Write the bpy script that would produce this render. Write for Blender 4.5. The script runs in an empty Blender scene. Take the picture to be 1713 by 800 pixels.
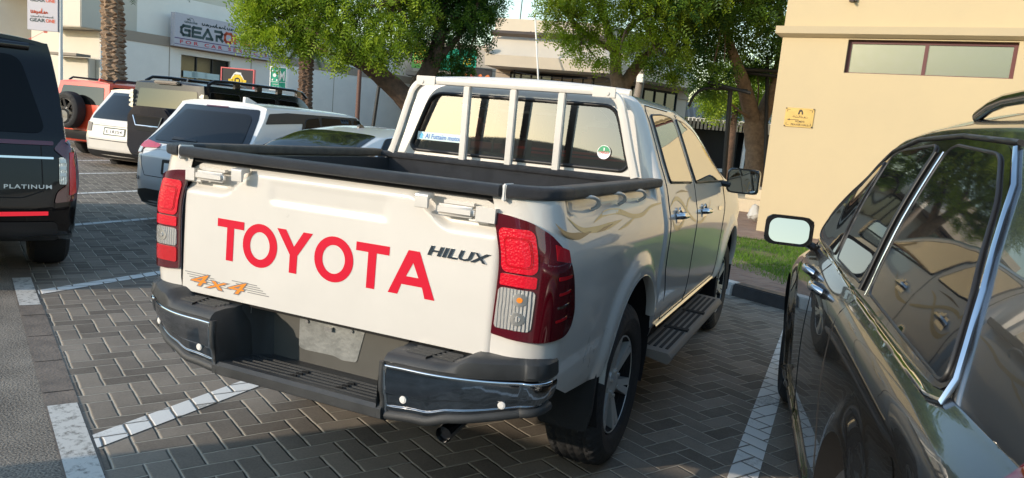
import bpy, bmesh, math, random
import numpy as np
from mathutils import Vector, Matrix
from mathutils.bvhtree import BVHTree
from mathutils.geometry import delaunay_2d_cdt
random.seed(7); rng = np.random.default_rng(7)
D = bpy.data; SC = bpy.context.scene
W_, H_ = 1713.0, 800.0
# ---------------- camera ----------------
CF, CX, CY = 1262.3, 849.2, 408.4
CR = Matrix(((0.9089816, 0.4072118, 0.0890557), (0.1409663, -0.0992442, -0.9850275), (-0.3922766, 0.9079257, -0.1476143)))
CC = Vector((1.66526, -2.19805, 1.49650))
cam = D.objects.new('camera', D.cameras.new('camera')); SC.collection.objects.link(cam); SC.camera = cam
X = Vector(CR[0]); Yd = Vector(CR[1]); Z = Vector(CR[2])
M = Matrix.Identity(4)
for r in range(3):
    M[r][0] = X[r]; M[r][1] = -Yd[r]; M[r][2] = -Z[r]; M[r][3] = CC[r]
cam.matrix_world = M
cam.data.sensor_fit = 'HORIZONTAL'; cam.data.sensor_width = 36; cam.data.lens = 36 * CF / W_
cam.data.shift_x = -(CX - W_ / 2) / W_; cam.data.shift_y = (CY - H_ / 2) / W_
cam.data.clip_start = 0.03; cam.data.clip_end = 1500
# ---------------- light ----------------
SUN_AZ = 32.0; SUN_EL = 16.5           # travel direction: azimuth from +y towards +x
w = D.worlds.new('World'); SC.world = w; w.use_nodes = True
nt = w.node_tree; nt.nodes.clear()
sky = nt.nodes.new('ShaderNodeTexSky'); sky.sky_type = 'NISHITA'; sky.sun_disc = False
sky.sun_elevation = math.radians(SUN_EL); sky.sun_rotation = math.radians(180 + SUN_AZ)
sky.air_density = 1.5; sky.dust_density = 0.7; sky.ozone_density = 2.5
bg = nt.nodes.new('ShaderNodeBackground'); bg.inputs[1].default_value = 0.15
wo = nt.nodes.new('ShaderNodeOutputWorld')
nt.links.new(sky.outputs[0], bg.inputs[0]); nt.links.new(bg.outputs[0], wo.inputs[0])
sl = D.lights.new('sun', 'SUN'); sl.energy = 2.0; sl.angle = math.radians(0.5); sl.color = (0.90, 0.77, 0.62)
sun = D.objects.new('sun', sl); SC.collection.objects.link(sun)
sd = Vector((math.sin(math.radians(SUN_AZ)) * math.cos(math.radians(SUN_EL)), math.cos(math.radians(SUN_AZ)) * math.cos(math.radians(SUN_EL)), -math.sin(math.radians(SUN_EL))))
sun.rotation_euler = sd.to_track_quat('-Z', 'Y').to_euler(); sun.location = (0, 0, 30)
SC.view_settings.view_transform = 'Standard'; SC.view_settings.look = 'None'
SC.view_settings.exposure = 1.09; SC.view_settings.gamma = 1; SC.view_settings.use_curve_mapping = False
try:
    SC.cycles.max_bounces = 8; SC.cycles.transparent_max_bounces = 12; SC.cycles.caustics_reflective = False; SC.cycles.caustics_refractive = False
except Exception: pass

def ray(u, v):
    return CR.transposed() @ Vector(((u - CX) / CF, (v - CY) / CF, 1.0))
def at(u, v, depth): return CC + ray(u, v) * depth
def gp(u, v, z=0.0):
    d = ray(u, v); return CC + d * ((z - CC.z) / d.z)
def onplane(u, v, p0, n):
    d = ray(u, v); return CC + d * ((p0 - CC).dot(n) / d.dot(n))

# ---------------- objects ----------------
def link(o, parent=None):
    SC.collection.objects.link(o)
    if parent is not None: o.parent = parent
    return o
def tag(o, label=None, cat=None, group=None, kind=None):
    if label: o['label'] = label
    if cat: o['category'] = cat
    if group: o['group'] = group
    if kind: o['kind'] = kind
    return o
def thing(name, label, cat, loc=(0, 0, 0), rz=0.0, group=None):
    o = D.objects.new(name, None); o.location = loc; o.rotation_euler = (0, 0, rz); o.empty_display_size = 0.2
    link(o); return tag(o, label, cat, group)
def mobj(name, verts, faces, mat, parent=None, smooth=True, normals=None, angle=None):
    me = D.meshes.new(name); me.from_pydata([tuple(v) for v in verts], [], faces); me.update()
    if mat is not None: me.materials.append(mat)
    if smooth: me.polygons.foreach_set('use_smooth', [True] * len(me.polygons))
    if normals is not None: me.normals_split_custom_set_from_vertices([tuple(n) for n in normals])
    elif smooth and angle: me.set_sharp_from_angle(angle=math.radians(angle))
    return link(D.objects.new(name, me), parent)
def bmobj(name, bm, mat, parent=None, smooth=True, angle=35, bevel=None, seg=2):
    if bevel:
        bmesh.ops.bevel(bm, geom=[e for e in bm.edges if e.is_manifold and e.calc_face_angle(0) > 0.5], offset=bevel, segments=seg, affect='EDGES', clamp_overlap=True)
    me = D.meshes.new(name); bm.to_mesh(me); bm.free()
    if mat is not None: me.materials.append(mat)
    if smooth:
        me.polygons.foreach_set('use_smooth', [True] * len(me.polygons)); me.set_sharp_from_angle(angle=math.radians(angle))
    return link(D.objects.new(name, me), parent)
def BM(): return bmesh.new()
def box(bm, c, s, m=None):
    r = bmesh.ops.create_cube(bm, size=1.0, matrix=(m or Matrix.Identity(4)) @ Matrix.Translation(c) @ Matrix.Diagonal((s[0], s[1], s[2], 1)))
    return r['verts']
def bx(bm, x0, x1, y0, y1, z0, z1, m=None): return box(bm, ((x0+x1)/2, (y0+y1)/2, (z0+z1)/2), (x1-x0, y1-y0, z1-z0), m)
def cyl(bm, p, q, r, r2=None, n=16, caps=True):
    p = Vector(p); q = Vector(q); d = q - p
    m = Matrix.Translation((p + q) / 2) @ d.to_track_quat('Z', 'Y').to_matrix().to_4x4()
    return bmesh.ops.create_cone(bm, cap_ends=caps, segments=n, radius1=r, radius2=r if r2 is None else r2, depth=d.length, matrix=m)['verts']
def tube(bm, pts, r, n=8, closed=False, rz=None, caps=True):
    """pts list of Vector, r scalar or list; rz optional flattening for the 2nd axis"""
    P = [Vector(p) for p in pts]; N = len(P); rings = []
    up = Vector((0, 0, 1)); prev = None
    for i, p in enumerate(P):
        a = P[i-1] if (i > 0 or closed) else P[i]; b = P[(i+1) % N] if (i < N-1 or closed) else P[i]
        t = (b - a).normalized()
        if prev is None:
            s = t.cross(up)
            if s.length < 0.05: s = t.cross(Vector((1, 0, 0)))
        else: s = prev - t * prev.dot(t)
        s.normalize(); prev = s; k = t.cross(s)
        rr = r[i] if isinstance(r, (list, tuple)) else r; r2 = rr if rz is None else rz
        rings.append([bm.verts.new(p + s * math.cos(2*math.pi*j/n) * rr + k * math.sin(2*math.pi*j/n) * r2) for j in range(n)])
    for i in range(N if closed else N-1):
        A = rings[i]; B = rings[(i+1) % N]
        for j in range(n): bm.faces.new((A[j], A[(j+1) % n], B[(j+1) % n], B[j]))
    if caps and not closed: bm.faces.new(rings[0][::-1]); bm.faces.new(rings[-1])
def prism(bm, poly, axis, a, b, m=None):
    """extrude a 2D polygon along axis 'x','y','z' from a to b"""
    def P(u, v, t):
        q = {'x': (t, u, v), 'y': (u, t, v), 'z': (u, v, t)}[axis]
        return (m @ Vector(q)) if m is not None else Vector(q)
    A = [bm.verts.new(P(u, v, a)) for u, v in poly]; B = [bm.verts.new(P(u, v, b)) for u, v in poly]
    n = len(poly); fs = [bm.faces.new(A[::-1]), bm.faces.new(B)]
    for i in range(n): fs.append(bm.faces.new((A[i], A[(i+1) % n], B[(i+1) % n], B[i])))
    bmesh.ops.recalc_face_normals(bm, faces=fs)
def lathe(bm, prof, axis_m, n=48):
    """prof: list of (r, h); revolve about local z of axis_m"""
    rings = []
    for r, h in prof: rings.append([bm.verts.new(axis_m @ Vector((r*math.cos(2*math.pi*j/n), r*math.sin(2*math.pi*j/n), h))) for j in range(n)])
    for A, B in zip(rings, rings[1:]):
        for j in range(n): bm.faces.new((A[j], A[(j+1) % n], B[(j+1) % n], B[j]))
    return rings
def rrect(x0, x1, z0, z1, r, n=5):
    r = min(r, (x1-x0)/2, (z1-z0)/2); P = []
    for cx, cz, a in ((x1-r, z1-r, 0), (x0+r, z1-r, 90), (x0+r, z0+r, 180), (x1-r, z0+r, 270)):
        for i in range(n+1):
            t = math.radians(a + 90*i/n); P.append((cx + r*math.cos(t), cz + r*math.sin(t)))
    return P
def rpoly(pts, r, n=4):
    """round the corners of a polygon"""
    out = []; N = len(pts)
    rr = r if isinstance(r, (list, tuple)) else [r]*N
    for i in range(N):
        a, b, c = Vector(pts[i-1]), Vector(pts[i]), Vector(pts[(i+1) % N]); q = rr[i]
        if q <= 0: out.append(tuple(b)); continue
        l = min(q, (a-b).length*0.45, (c-b).length*0.45); p0 = b+(a-b).normalized()*l; p1 = b+(c-b).normalized()*l
        for k in range(n+1):
            t = k/n; out.append(tuple(p0*(1-t)**2 + b*2*t*(1-t) + p1*t*t))
    return out
def spline(pts, n=8, closed=False):
    P = [Vector(p) for p in pts]; N = len(P); out = []
    for i in range(N if closed else N-1):
        p0 = P[i-1] if (closed or i > 0) else P[i]; p1 = P[i]; p2 = P[(i+1) % N]; p3 = P[(i+2) % N] if (closed or i < N-2) else P[i+1]
        for k in range(n):
            t = k/n; out.append(0.5*((2*p1) + (p2-p0)*t + (2*p0-5*p1+4*p2-p3)*t*t + (3*p1-p0-3*p2+p3)*t**3))
    if not closed: out.append(P[-1])
    return out
def inpoly(px, py, poly):
    c = np.zeros(len(px), bool); n = len(poly)
    for i in range(n):
        x0, y0 = poly[i]; x1, y1 = poly[(i+1) % n]
        if y0 == y1: continue
        k = ((y0 > py) != (y1 > py)) & (px < (x1-x0)*(py-y0)/(y1-y0) + x0)
        c ^= k
    return c
def densify(poly, h):
    out = []
    for i in range(len(poly)):
        a = Vector(poly[i]); b = Vector(poly[(i+1) % len(poly)]); L = (b-a).length
        if L < 1e-6: continue
        k = max(1, int(math.ceil(L/h)))
        for j in range(k): out.append(tuple(a + (b-a)*(j/k)))
    return out
def tri2d(outer, holes, h, hx=None):
    hx = hx or h
    loops = [densify(outer, h)] + [densify(q, h) for q in holes]
    pts = []; edges = []
    for L in loops:
        b = len(pts); pts += [Vector(p) for p in L]; edges += [(b+i, b+(i+1) % len(L)) for i in range(len(L))]
    O = np.array([tuple(p) for p in outer]); x0, y0 = O.min(0); x1, y1 = O.max(0)
    gx, gy = np.meshgrid(np.arange(x0+hx*.5, x1, hx), np.arange(y0+h*.5, y1, h)); gx = gx.ravel(); gy = gy.ravel()
    if len(gx):
        keep = inpoly(gx, gy, outer)
        for q in holes: keep &= ~inpoly(gx, gy, q)
        B = np.array([tuple(p) for p in pts])
        gx = gx[keep]; gy = gy[keep]
        if len(gx):
            dm = np.full(len(gx), 9.0)
            for i in range(0, len(B)): dm = np.minimum(dm, (gx-B[i, 0])**2 + (gy-B[i, 1])**2)
            k2 = dm > (0.35*h)**2; pts += [Vector((a, b)) for a, b in zip(gx[k2], gy[k2])]
    vs, es, fs, *_ = delaunay_2d_cdt(pts, edges, [], 0, 1e-6)
    V = np.array([tuple(v) for v in vs]); F = [list(f) for f in fs]
    if F:
        c = np.array([V[f].mean(0) for f in F]); keep = inpoly(c[:, 0], c[:, 1], outer)
        for q in holes: keep &= ~inpoly(c[:, 0], c[:, 1], q)
        F = [f for f, k in zip(F, keep) if k]
    return V, F
def surf(name, fn, outer, holes, h, mat, parent=None, off=0.0, flip=False, thick=0.0, hx=None):
    """map a triangulated 2D domain through fn(a,b)->Vector with analytic normals; off = offset along the normal"""
    V, F = tri2d(outer, holes, h, hx); e = 1e-3; P = []; Nn = []
    for a, b in V:
        p = fn(a, b); n = (fn(a+e, b)-fn(a-e, b)).cross(fn(a, b+e)-fn(a, b-e))
        if n.length < 1e-12: n = Vector((0, 0, 1))
        n.normalize()
        if flip: n = -n
        P.append(p + n*off); Nn.append(n)
    F2 = []
    for f in F:
        a, b, c = P[f[0]], P[f[1]], P[f[2]]
        g = (b-a).cross(c-a); F2.append(f if g.dot(Nn[f[0]]) > 0 else f[::-1])
    if thick:
        n0 = len(P); P += [p - n*thick for p, n in zip(P, Nn)]; Nn2 = Nn + [-n for n in Nn]
        from collections import Counter
        ec = Counter(); 
        for f in F2:
            for i in range(len(f)): ec[tuple(sorted((f[i], f[(i+1) % len(f)])))] += 1
        side = []
        for f in F2:
            for i in range(len(f)):
                a, b = f[i], f[(i+1) % len(f)]
                if ec[tuple(sorted((a, b)))] == 1: side.append((b, a, a+n0, b+n0))
        F3 = F2 + [[i+n0 for i in f[::-1]] for f in F2] + [list(s) for s in side]
        return mobj(name, P, F3, mat, parent, True, None, 40)
    return mobj(name, P, F2, mat, parent, True, Nn)
def merge(objs, name=None):
    """join mesh objects with identity-compatible parents into the first"""
    o = objs[0]; bm = BM(); mats = []
    for q in objs:
        for m in q.data.materials:
            if m not in mats: mats.append(m)
    for q in objs:
        n0 = len(bm.faces); bm.from_mesh(q.data); bm.faces.ensure_lookup_table()
        idx = [mats.index(m) for m in q.data.materials] or [0]
        for f in bm.faces[n0:]: f.material_index = idx[min(f.material_index, len(idx)-1)]
    me = D.meshes.new(o.name); bm.to_mesh(me); bm.free()
    for m in mats: me.materials.append(m)
    o.data = me
    me.set_sharp_from_angle(angle=math.radians(40))
    for q in objs[1:]: D.objects.remove(q)
    if name: o.name = name
    return o
# ---------------- text ----------------
def text_polys(s, size=1.0, shear=0.0, sx=1.0, bold=0.0, spacing=1.0):
    """returns (verts2d, faces) of filled text, left-bottom at 0,0"""
    cu = D.curves.new('txt', 'FONT'); cu.body = s; cu.size = size; cu.shear = shear; cu.offset = bold; cu.space_character = spacing; cu.resolution_u = 3
    ob = D.objects.new('txt', cu); SC.collection.objects.link(ob)
    dg = bpy.context.evaluated_depsgraph_get(); me = D.meshes.new_from_object(ob.evaluated_get(dg))
    V = np.array([v.co[:2] for v in me.vertices]).reshape(-1, 2); F = [list(p.vertices) for p in me.polygons]
    D.objects.remove(ob); D.curves.remove(cu); D.meshes.remove(me)
    if len(V): V[:, 0] *= sx
    return V, F
def put_text(name, s, fn, box2, mat, parent, shear=0, bold=0, spacing=1.0, thick=0.002, fit=True):
    """text fitted into the rectangle box2=(a0,a1,b0,b1) of the surface fn, raised by thick"""
    V, F = text_polys(s, 1.0, shear, 1.0, bold, spacing)
    if not len(V): return None
    mn, mx = V.min(0), V.max(0); a0, a1, b0, b1 = box2
    V = (V-mn)/(mx-mn); V = np.c_[a0+(a1-a0)*V[:, 0], b0+(b1-b0)*V[:, 1]]
    return flat_on(name, V, F, fn, mat, parent, thick)
def flat_on(name, V, F, fn, mat, parent, thick=0.002):
    e = 1e-3; P = []; N = []
    for a, b in V:
        p = fn(a, b); n = (fn(a+e, b)-fn(a-e, b)).cross(fn(a, b+e)-fn(a, b-e)).normalized(); P.append(p+n*thick); N.append(n)
    F2 = []
    for f in F:
        g = Vector((0, 0, 0)); 
        for i in range(1, len(f)-1): g += (P[f[i]]-P[f[0]]).cross(P[f[i+1]]-P[f[0]])
        F2.append(f if g.dot(N[f[0]]) > 0 else f[::-1])
    return mobj(name, P, F2, mat, parent, False)
# ---------------- materials ----------------
MT = {}
def mat(name): 
    m = D.materials.new(name); m.use_nodes = True; MT[name] = m; return m
def N(m, t, **k):
    n = m.node_tree.nodes.new(t)
    for a, b in k.items(): setattr(n, a, b)
    return n
def lk(m, a, b): m.node_tree.links.new(a, b)
def pbsdf(m): return m.node_tree.nodes['Principled BSDF']
def pm(name, col, rough=0.5, metal=0.0, coat=0.0, bump=0.0, bscale=60, var=0.0, vscale=8, spec=0.5, coatr=0.03, emit=0.0, det=4, dirt=None, ior=None):
    m = mat(name); p = pbsdf(m); c = (col[0], col[1], col[2], 1)
    p.inputs['Base Color'].default_value = c; p.inputs['Roughness'].default_value = rough; p.inputs['Metallic'].default_value = metal
    p.inputs['Coat Weight'].default_value = coat; p.inputs['Coat Roughness'].default_value = coatr; p.inputs['Specular IOR Level'].default_value = spec
    if ior: p.inputs['IOR'].default_value = ior
    tc = N(m, 'ShaderNodeTexCoord')
    if var:
        n = N(m, 'ShaderNodeTexNoise'); n.inputs['Scale'].default_value = vscale; n.inputs['Detail'].default_value = 6; n.inputs['Roughness'].default_value = .65
        lk(m, tc.outputs['Object'], n.inputs['Vector'])
        r = N(m, 'ShaderNodeMapRange'); r.inputs['From Min'].default_value = .3; r.inputs['From Max'].default_value = .7; r.inputs['To Min'].default_value = 1-var; r.inputs['To Max'].default_value = 1+var
        lk(m, n.outputs['Fac'], r.inputs['Value'])
        x = N(m, 'ShaderNodeVectorMath', operation='SCALE'); x.inputs[0].default_value = col[:3]; lk(m, r.outputs[0], x.inputs['Scale']); lk(m, x.outputs[0], p.inputs['Base Color'])
        r2 = N(m, 'ShaderNodeMapRange'); r2.inputs['From Min'].default_value = .3; r2.inputs['From Max'].default_value = .7; r2.inputs['To Min'].default_value = rough*.8; r2.inputs['To Max'].default_value = min(1, rough*1.2)
        lk(m, n.outputs['Fac'], r2.inputs['Value']); lk(m, r2.outputs[0], p.inputs['Roughness'])
    if bump:
        n = N(m, 'ShaderNodeTexNoise'); n.inputs['Scale'].default_value = bscale; n.inputs['Detail'].default_value = det; lk(m, tc.outputs['Object'], n.inputs['Vector'])
        b = N(m, 'ShaderNodeBump'); b.inputs['Strength'].default_value = bump; b.inputs['Distance'].default_value = .01; lk(m, n.outputs['Fac'], b.inputs['Height']); lk(m, b.outputs[0], p.inputs['Normal'])
    if emit: p.inputs['Emission Color'].default_value = c; p.inputs['Emission Strength'].default_value = emit
    return m
pm('white_paint', (.66, .63, .58), .32, coat=1.0, spec=.5, var=.03, vscale=2.5, coatr=.04)
pm('pearl_paint', (.66, .67, .66), .32, coat=.9, spec=.4)
pm('silver_blue_paint', (.50, .54, .58), .3, metal=.35, coat=.9)
pm('silver_paint', (.42, .43, .44), .3, metal=.7, coat=.9)
pm('black_paint', (.004, .004, .005), .18, coat=.45, spec=.25)
pm('navy_black_paint', (.010, .012, .020), .2, coat=.4, spec=.3)
pm('orange_red_paint', (.75, .075, .03), .3, coat=.9)
pm('bronze_grey_paint', (.021, .021, .021), .24, metal=.4, coat=1.0, coatr=.015)
pm('dark_glass', (.008, .009, .011), .03, spec=.6, ior=1.55)
pm('tint_glass', (.006, .007, .008), .05, spec=.18)
pm('smoked_glass', (.012, .013, .014), .04, spec=.4)
pm('black_trim', (.018, .018, .019), .45)
pm('gloss_black', (.008, .008, .009), .12, coat=.6)
pm('seam', (.006, .006, .006), .8)
pm('rubber', (.022, .022, .022), .85, bump=.3, bscale=200)
pm('tyre', (.020, .020, .021), .8, bump=.35, bscale=120, var=.3, vscale=10)
pm('well_black', (.006, .006, .007), .95)
pm('textured_black', (.034, .036, .042), .42, bump=.9, bscale=420, det=2, var=.25, vscale=18)
pm('dusty_black', (.13, .105, .08), .7, bump=.8, bscale=300, det=2, var=.45, vscale=14)
pm('bumper_plastic', (.040, .042, .043), .52, bump=.25, bscale=500, var=.22, vscale=9)
pm('plate_panel', (.085, .083, .073), .6, var=.10, vscale=9)
pm('chrome', (.78, .79, .80), .07, metal=1.0)
m = pm('dusty_chrome', (.36, .37, .39), .10, metal=1.0, var=.18, vscale=14)
pm('satin_metal', (.55, .55, .54), .35, metal=1.0)
pm('alloy', (.62, .60, .56), .32, metal=.45, coat=.3)
pm('alloy_dark', (.03, .03, .032), .4, metal=.4)
pm('red_decal', (.58, .002, .026), .5, spec=.2)
pm('gold_decal', (.66, .46, .20), .4, coat=.6)
pm('brown_decal', (.12, .085, .04), .4, coat=.6)
pm('orange_decal', (.80, .25, .02), .4)
pm('grey_decal', (.20, .20, .20), .4)
pm('red_lens', (.50, .005, .012), .06, coat=1.0, spec=.8)
pm('deep_red_lens', (.085, .003, .008), .05, coat=1.0, spec=.8)
pm('bright_red', (.66, .006, .022), .2, coat=1.0)
pm('amber', (.85, .25, .03), .2, coat=1.0)
pm('purple_lens', (.10, .012, .03), .1, coat=1.0)
pm('mirror_glass', (.50, .47, .42), .015, metal=1.0)
pm('worn_zinc', (.27, .28, .27), .5, metal=.35, var=.18, vscale=14, bump=.2, bscale=60)
pm('white_plastic', (.78, .76, .72), .4)
pm('seat_cloth', (.10, .085, .08), .9)
pm('seat_maroon', (.16, .045, .04), .7)
pm('streak_red', (.65, .05, .03), .5)
pm('light_trim', (.5, .47, .42), .8)
pm('sticker_blue', (.02, .16, .55), .5)
pm('sticker_cyan', (.05, .45, .75), .5)
pm('sticker_pale', (.55, .70, .70), .5)
pm('sticker_green', (.02, .30, .13), .5)
pm('sticker_white', (.85, .85, .85), .5)
pm('sticker_red', (.6, .1, .1), .5)
pm('reflector_red_glow', (.95, .03, .05), .3, emit=.25)  # faint emission painted in: the reflector glows though it is no lamp
pm('cream_wall', (.525, .425, .265), .9, var=.05, vscale=.7, bump=.12, bscale=90)
pm('cream_trim', (.47, .385, .25), .85, var=.05, vscale=2)
pm('white_wall', (.86, .83, .77), .85, var=.06, vscale=.6)
pm('bright_wall', (.60, .56, .48), .85, var=.05, vscale=.6)
pm('band_brown', (.36, .30, .24), .85, var=.06, vscale=1)
pm('fascia_cream', (.56, .50, .41), .85, var=.05, vscale=.8)
pm('shop_wall', (.48, .42, .35), .85, var=.06, vscale=.8)
pm('timber_dark', (.07, .055, .045), .7, var=.2, vscale=4)
pm('window_frame_red', (.10, .02, .022), .5)
m = pm('bronze_glass', (.23, .235, .20), .22, metal=.9, var=.03)
pm('tinted_mirror', (.10, .10, .09), .05, metal=.9)
pm('teal_glass', (.015, .05, .065), .12, spec=.8)
pm('teal_glass_light', (.06, .15, .18), .15, spec=.8)
pm('shop_glass', (.02, .03, .032), .1, spec=.7)
pm('brass_plate', (.42, .29, .09), .35, metal=.35, var=.06, vscale=10)
pm('ink', (.03, .02, .01), .6)
pm('sign_grey', (.50, .49, .55), .6, var=.03)
pm('sign_slate', (.04, .075, .08), .6)
pm('sign_orange', (.62, .10, .04), .6)
pm('sign_red', (.55, .05, .08), .6)
pm('sign_purple', (.12, .06, .18), .6)
pm('sign_green', (.0, .33, .20), .5)
pm('sign_white', (.85, .87, .85), .5)
pm('sign_yellow', (.85, .60, .03), .5)
pm('sign_black', (.03, .027, .03), .5)
pm('sign_coral', (.75, .16, .16), .5)
pm('sign_lime', (.16, .42, .08), .6)
pm('food_orange', (.8, .22, .05), .6)
pm('food_red', (.45, .06, .04), .6)
pm('steel_black', (.02, .02, .02), .6)
pm('pole_brown', (.12, .06, .045), .7)
pm('pole_grey', (.22, .19, .16), .7)
pm('pole_white', (.7, .7, .68), .6)
pm('rust_red', (.35, .05, .03), .7)
pm('tan_steel', (.52, .38, .25), .7, var=.08, vscale=3)
pm('roof_grey', (.28, .24, .21), .8)
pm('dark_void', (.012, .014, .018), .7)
pm('bark', (.10, .062, .042), .95, bump=1.0, bscale=9, var=.5, vscale=9, det=8)
pm('bark_light', (.20, .14, .095), .95, bump=1.0, bscale=14, var=.4, vscale=9, det=8)
pm('palm_bark', (.26, .18, .12), .95, bump=.6, bscale=30, var=.4, vscale=12)
pm('palm_bark_dark', (.12, .075, .05), .95, bump=.6, bscale=30, var=.4, vscale=12)
pm('kerb_white', (.66, .65, .62), .7, var=.12, vscale=9, bump=.2)
pm('kerb_black', (.045, .046, .05), .55, var=.3, vscale=9, bump=.2)
pm('step_cream', (.58, .50, .37), .85, var=.08)
pm('bag_white', (.5, .5, .48), .5)

def leaf_mat(name, c0, c1):
    m = mat(name); p = pbsdf(m); nt = m.node_tree
    at_ = N(m, 'ShaderNodeAttribute', attribute_name='tone')
    r = N(m, 'ShaderNodeValToRGB'); r.color_ramp.elements[0].color = (*c0, 1); r.color_ramp.elements[1].color = (*c1, 1)
    lk(m, at_.outputs['Fac'], r.inputs[0]); lk(m, r.outputs[0], p.inputs['Base Color']); p.inputs['Roughness'].default_value = .5; p.inputs['Specular IOR Level'].default_value = .35
    t = N(m, 'ShaderNodeBsdfTranslucent'); lk(m, r.outputs[0], t.inputs[0]); mx = N(m, 'ShaderNodeMixShader'); mx.inputs[0].default_value = .38
    o = nt.nodes['Material Output']; lk(m, p.outputs[0], mx.inputs[1]); lk(m, t.outputs[0], mx.inputs[2]); lk(m, mx.outputs[0], o.inputs[0]); return m
leaf_mat('leaf_bright', (.035, .10, .010), (.34, .46, .028))
leaf_mat('leaf_dark', (.020, .07, .014), (.20, .34, .03))
leaf_mat('leaf_palm', (.05, .08, .03), (.16, .19, .08))
leaf_mat('leaf_far', (.06, .10, .035), (.16, .20, .08))

def clear_glass(name, tint, fres=0.12):
    m = mat(name); nt = m.node_tree; nt.nodes.remove(pbsdf(m)); o = nt.nodes['Material Output']
    t = N(m, 'ShaderNodeBsdfTransparent'); t.inputs[0].default_value = (*tint, 1)
    g = N(m, 'ShaderNodeBsdfGlossy'); g.inputs['Roughness'].default_value = .02
    f = N(m, 'ShaderNodeLayerWeight'); f.inputs[0].default_value = .45
    r = N(m, 'ShaderNodeMapRange'); r.inputs['To Min'].default_value = fres; r.inputs['To Max'].default_value = .95
    lk(m, f.outputs['Fresnel'], r.inputs[0])
    mx = N(m, 'ShaderNodeMixShader'); lk(m, r.outputs[0], mx.inputs[0]); lk(m, t.outputs[0], mx.inputs[1]); lk(m, g.outputs[0], mx.inputs[2]); lk(m, mx.outputs[0], o.inputs[0]); return m
clear_glass('rear_glass', (.50, .50, .47), .13)
clear_glass('side_glass', (.10, .10, .10), .30)
def reeded_lens():
    m = pm('clear_lens', (.78, .76, .72), .18, metal=.55, coat=1.0, coatr=.03)
    tc = N(m, 'ShaderNodeTexCoord'); v = N(m, 'ShaderNodeTexWave', bands_direction='X'); v.inputs['Scale'].default_value = 26; v.inputs['Distortion'].default_value = 1.2; v.inputs['Detail'].default_value = 1; lk(m, tc.outputs['Object'], v.inputs['Vector'])
    b = N(m, 'ShaderNodeBump'); b.inputs['Strength'].default_value = .8; b.inputs['Distance'].default_value = .006; lk(m, v.outputs['Fac'], b.inputs['Height']); lk(m, b.outputs[0], pbsdf(m).inputs['Normal'])
    m = MT['red_lens']; v = N(m, 'ShaderNodeTexVoronoi'); v.inputs['Scale'].default_value = 60; tc = N(m, 'ShaderNodeTexCoord'); lk(m, tc.outputs['Object'], v.inputs['Vector'])
    b = N(m, 'ShaderNodeBump'); b.inputs['Strength'].default_value = .12; b.inputs['Distance'].default_value = .01; lk(m, v.outputs['Distance'], b.inputs['Height']); lk(m, b.outputs[0], pbsdf(m).inputs['Normal'])
reeded_lens()
m = MT['bright_red']; v = N(m, 'ShaderNodeTexVoronoi'); v.inputs['Scale'].default_value = 120; tc = N(m, 'ShaderNodeTexCoord'); lk(m, tc.outputs['Object'], v.inputs['Vector'])
b = N(m, 'ShaderNodeBump'); b.inputs['Strength'].default_value = .22; b.inputs['Distance'].default_value = .006; lk(m, v.outputs['Distance'], b.inputs['Height']); lk(m, b.outputs[0], pbsdf(m).inputs['Normal'])

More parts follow.
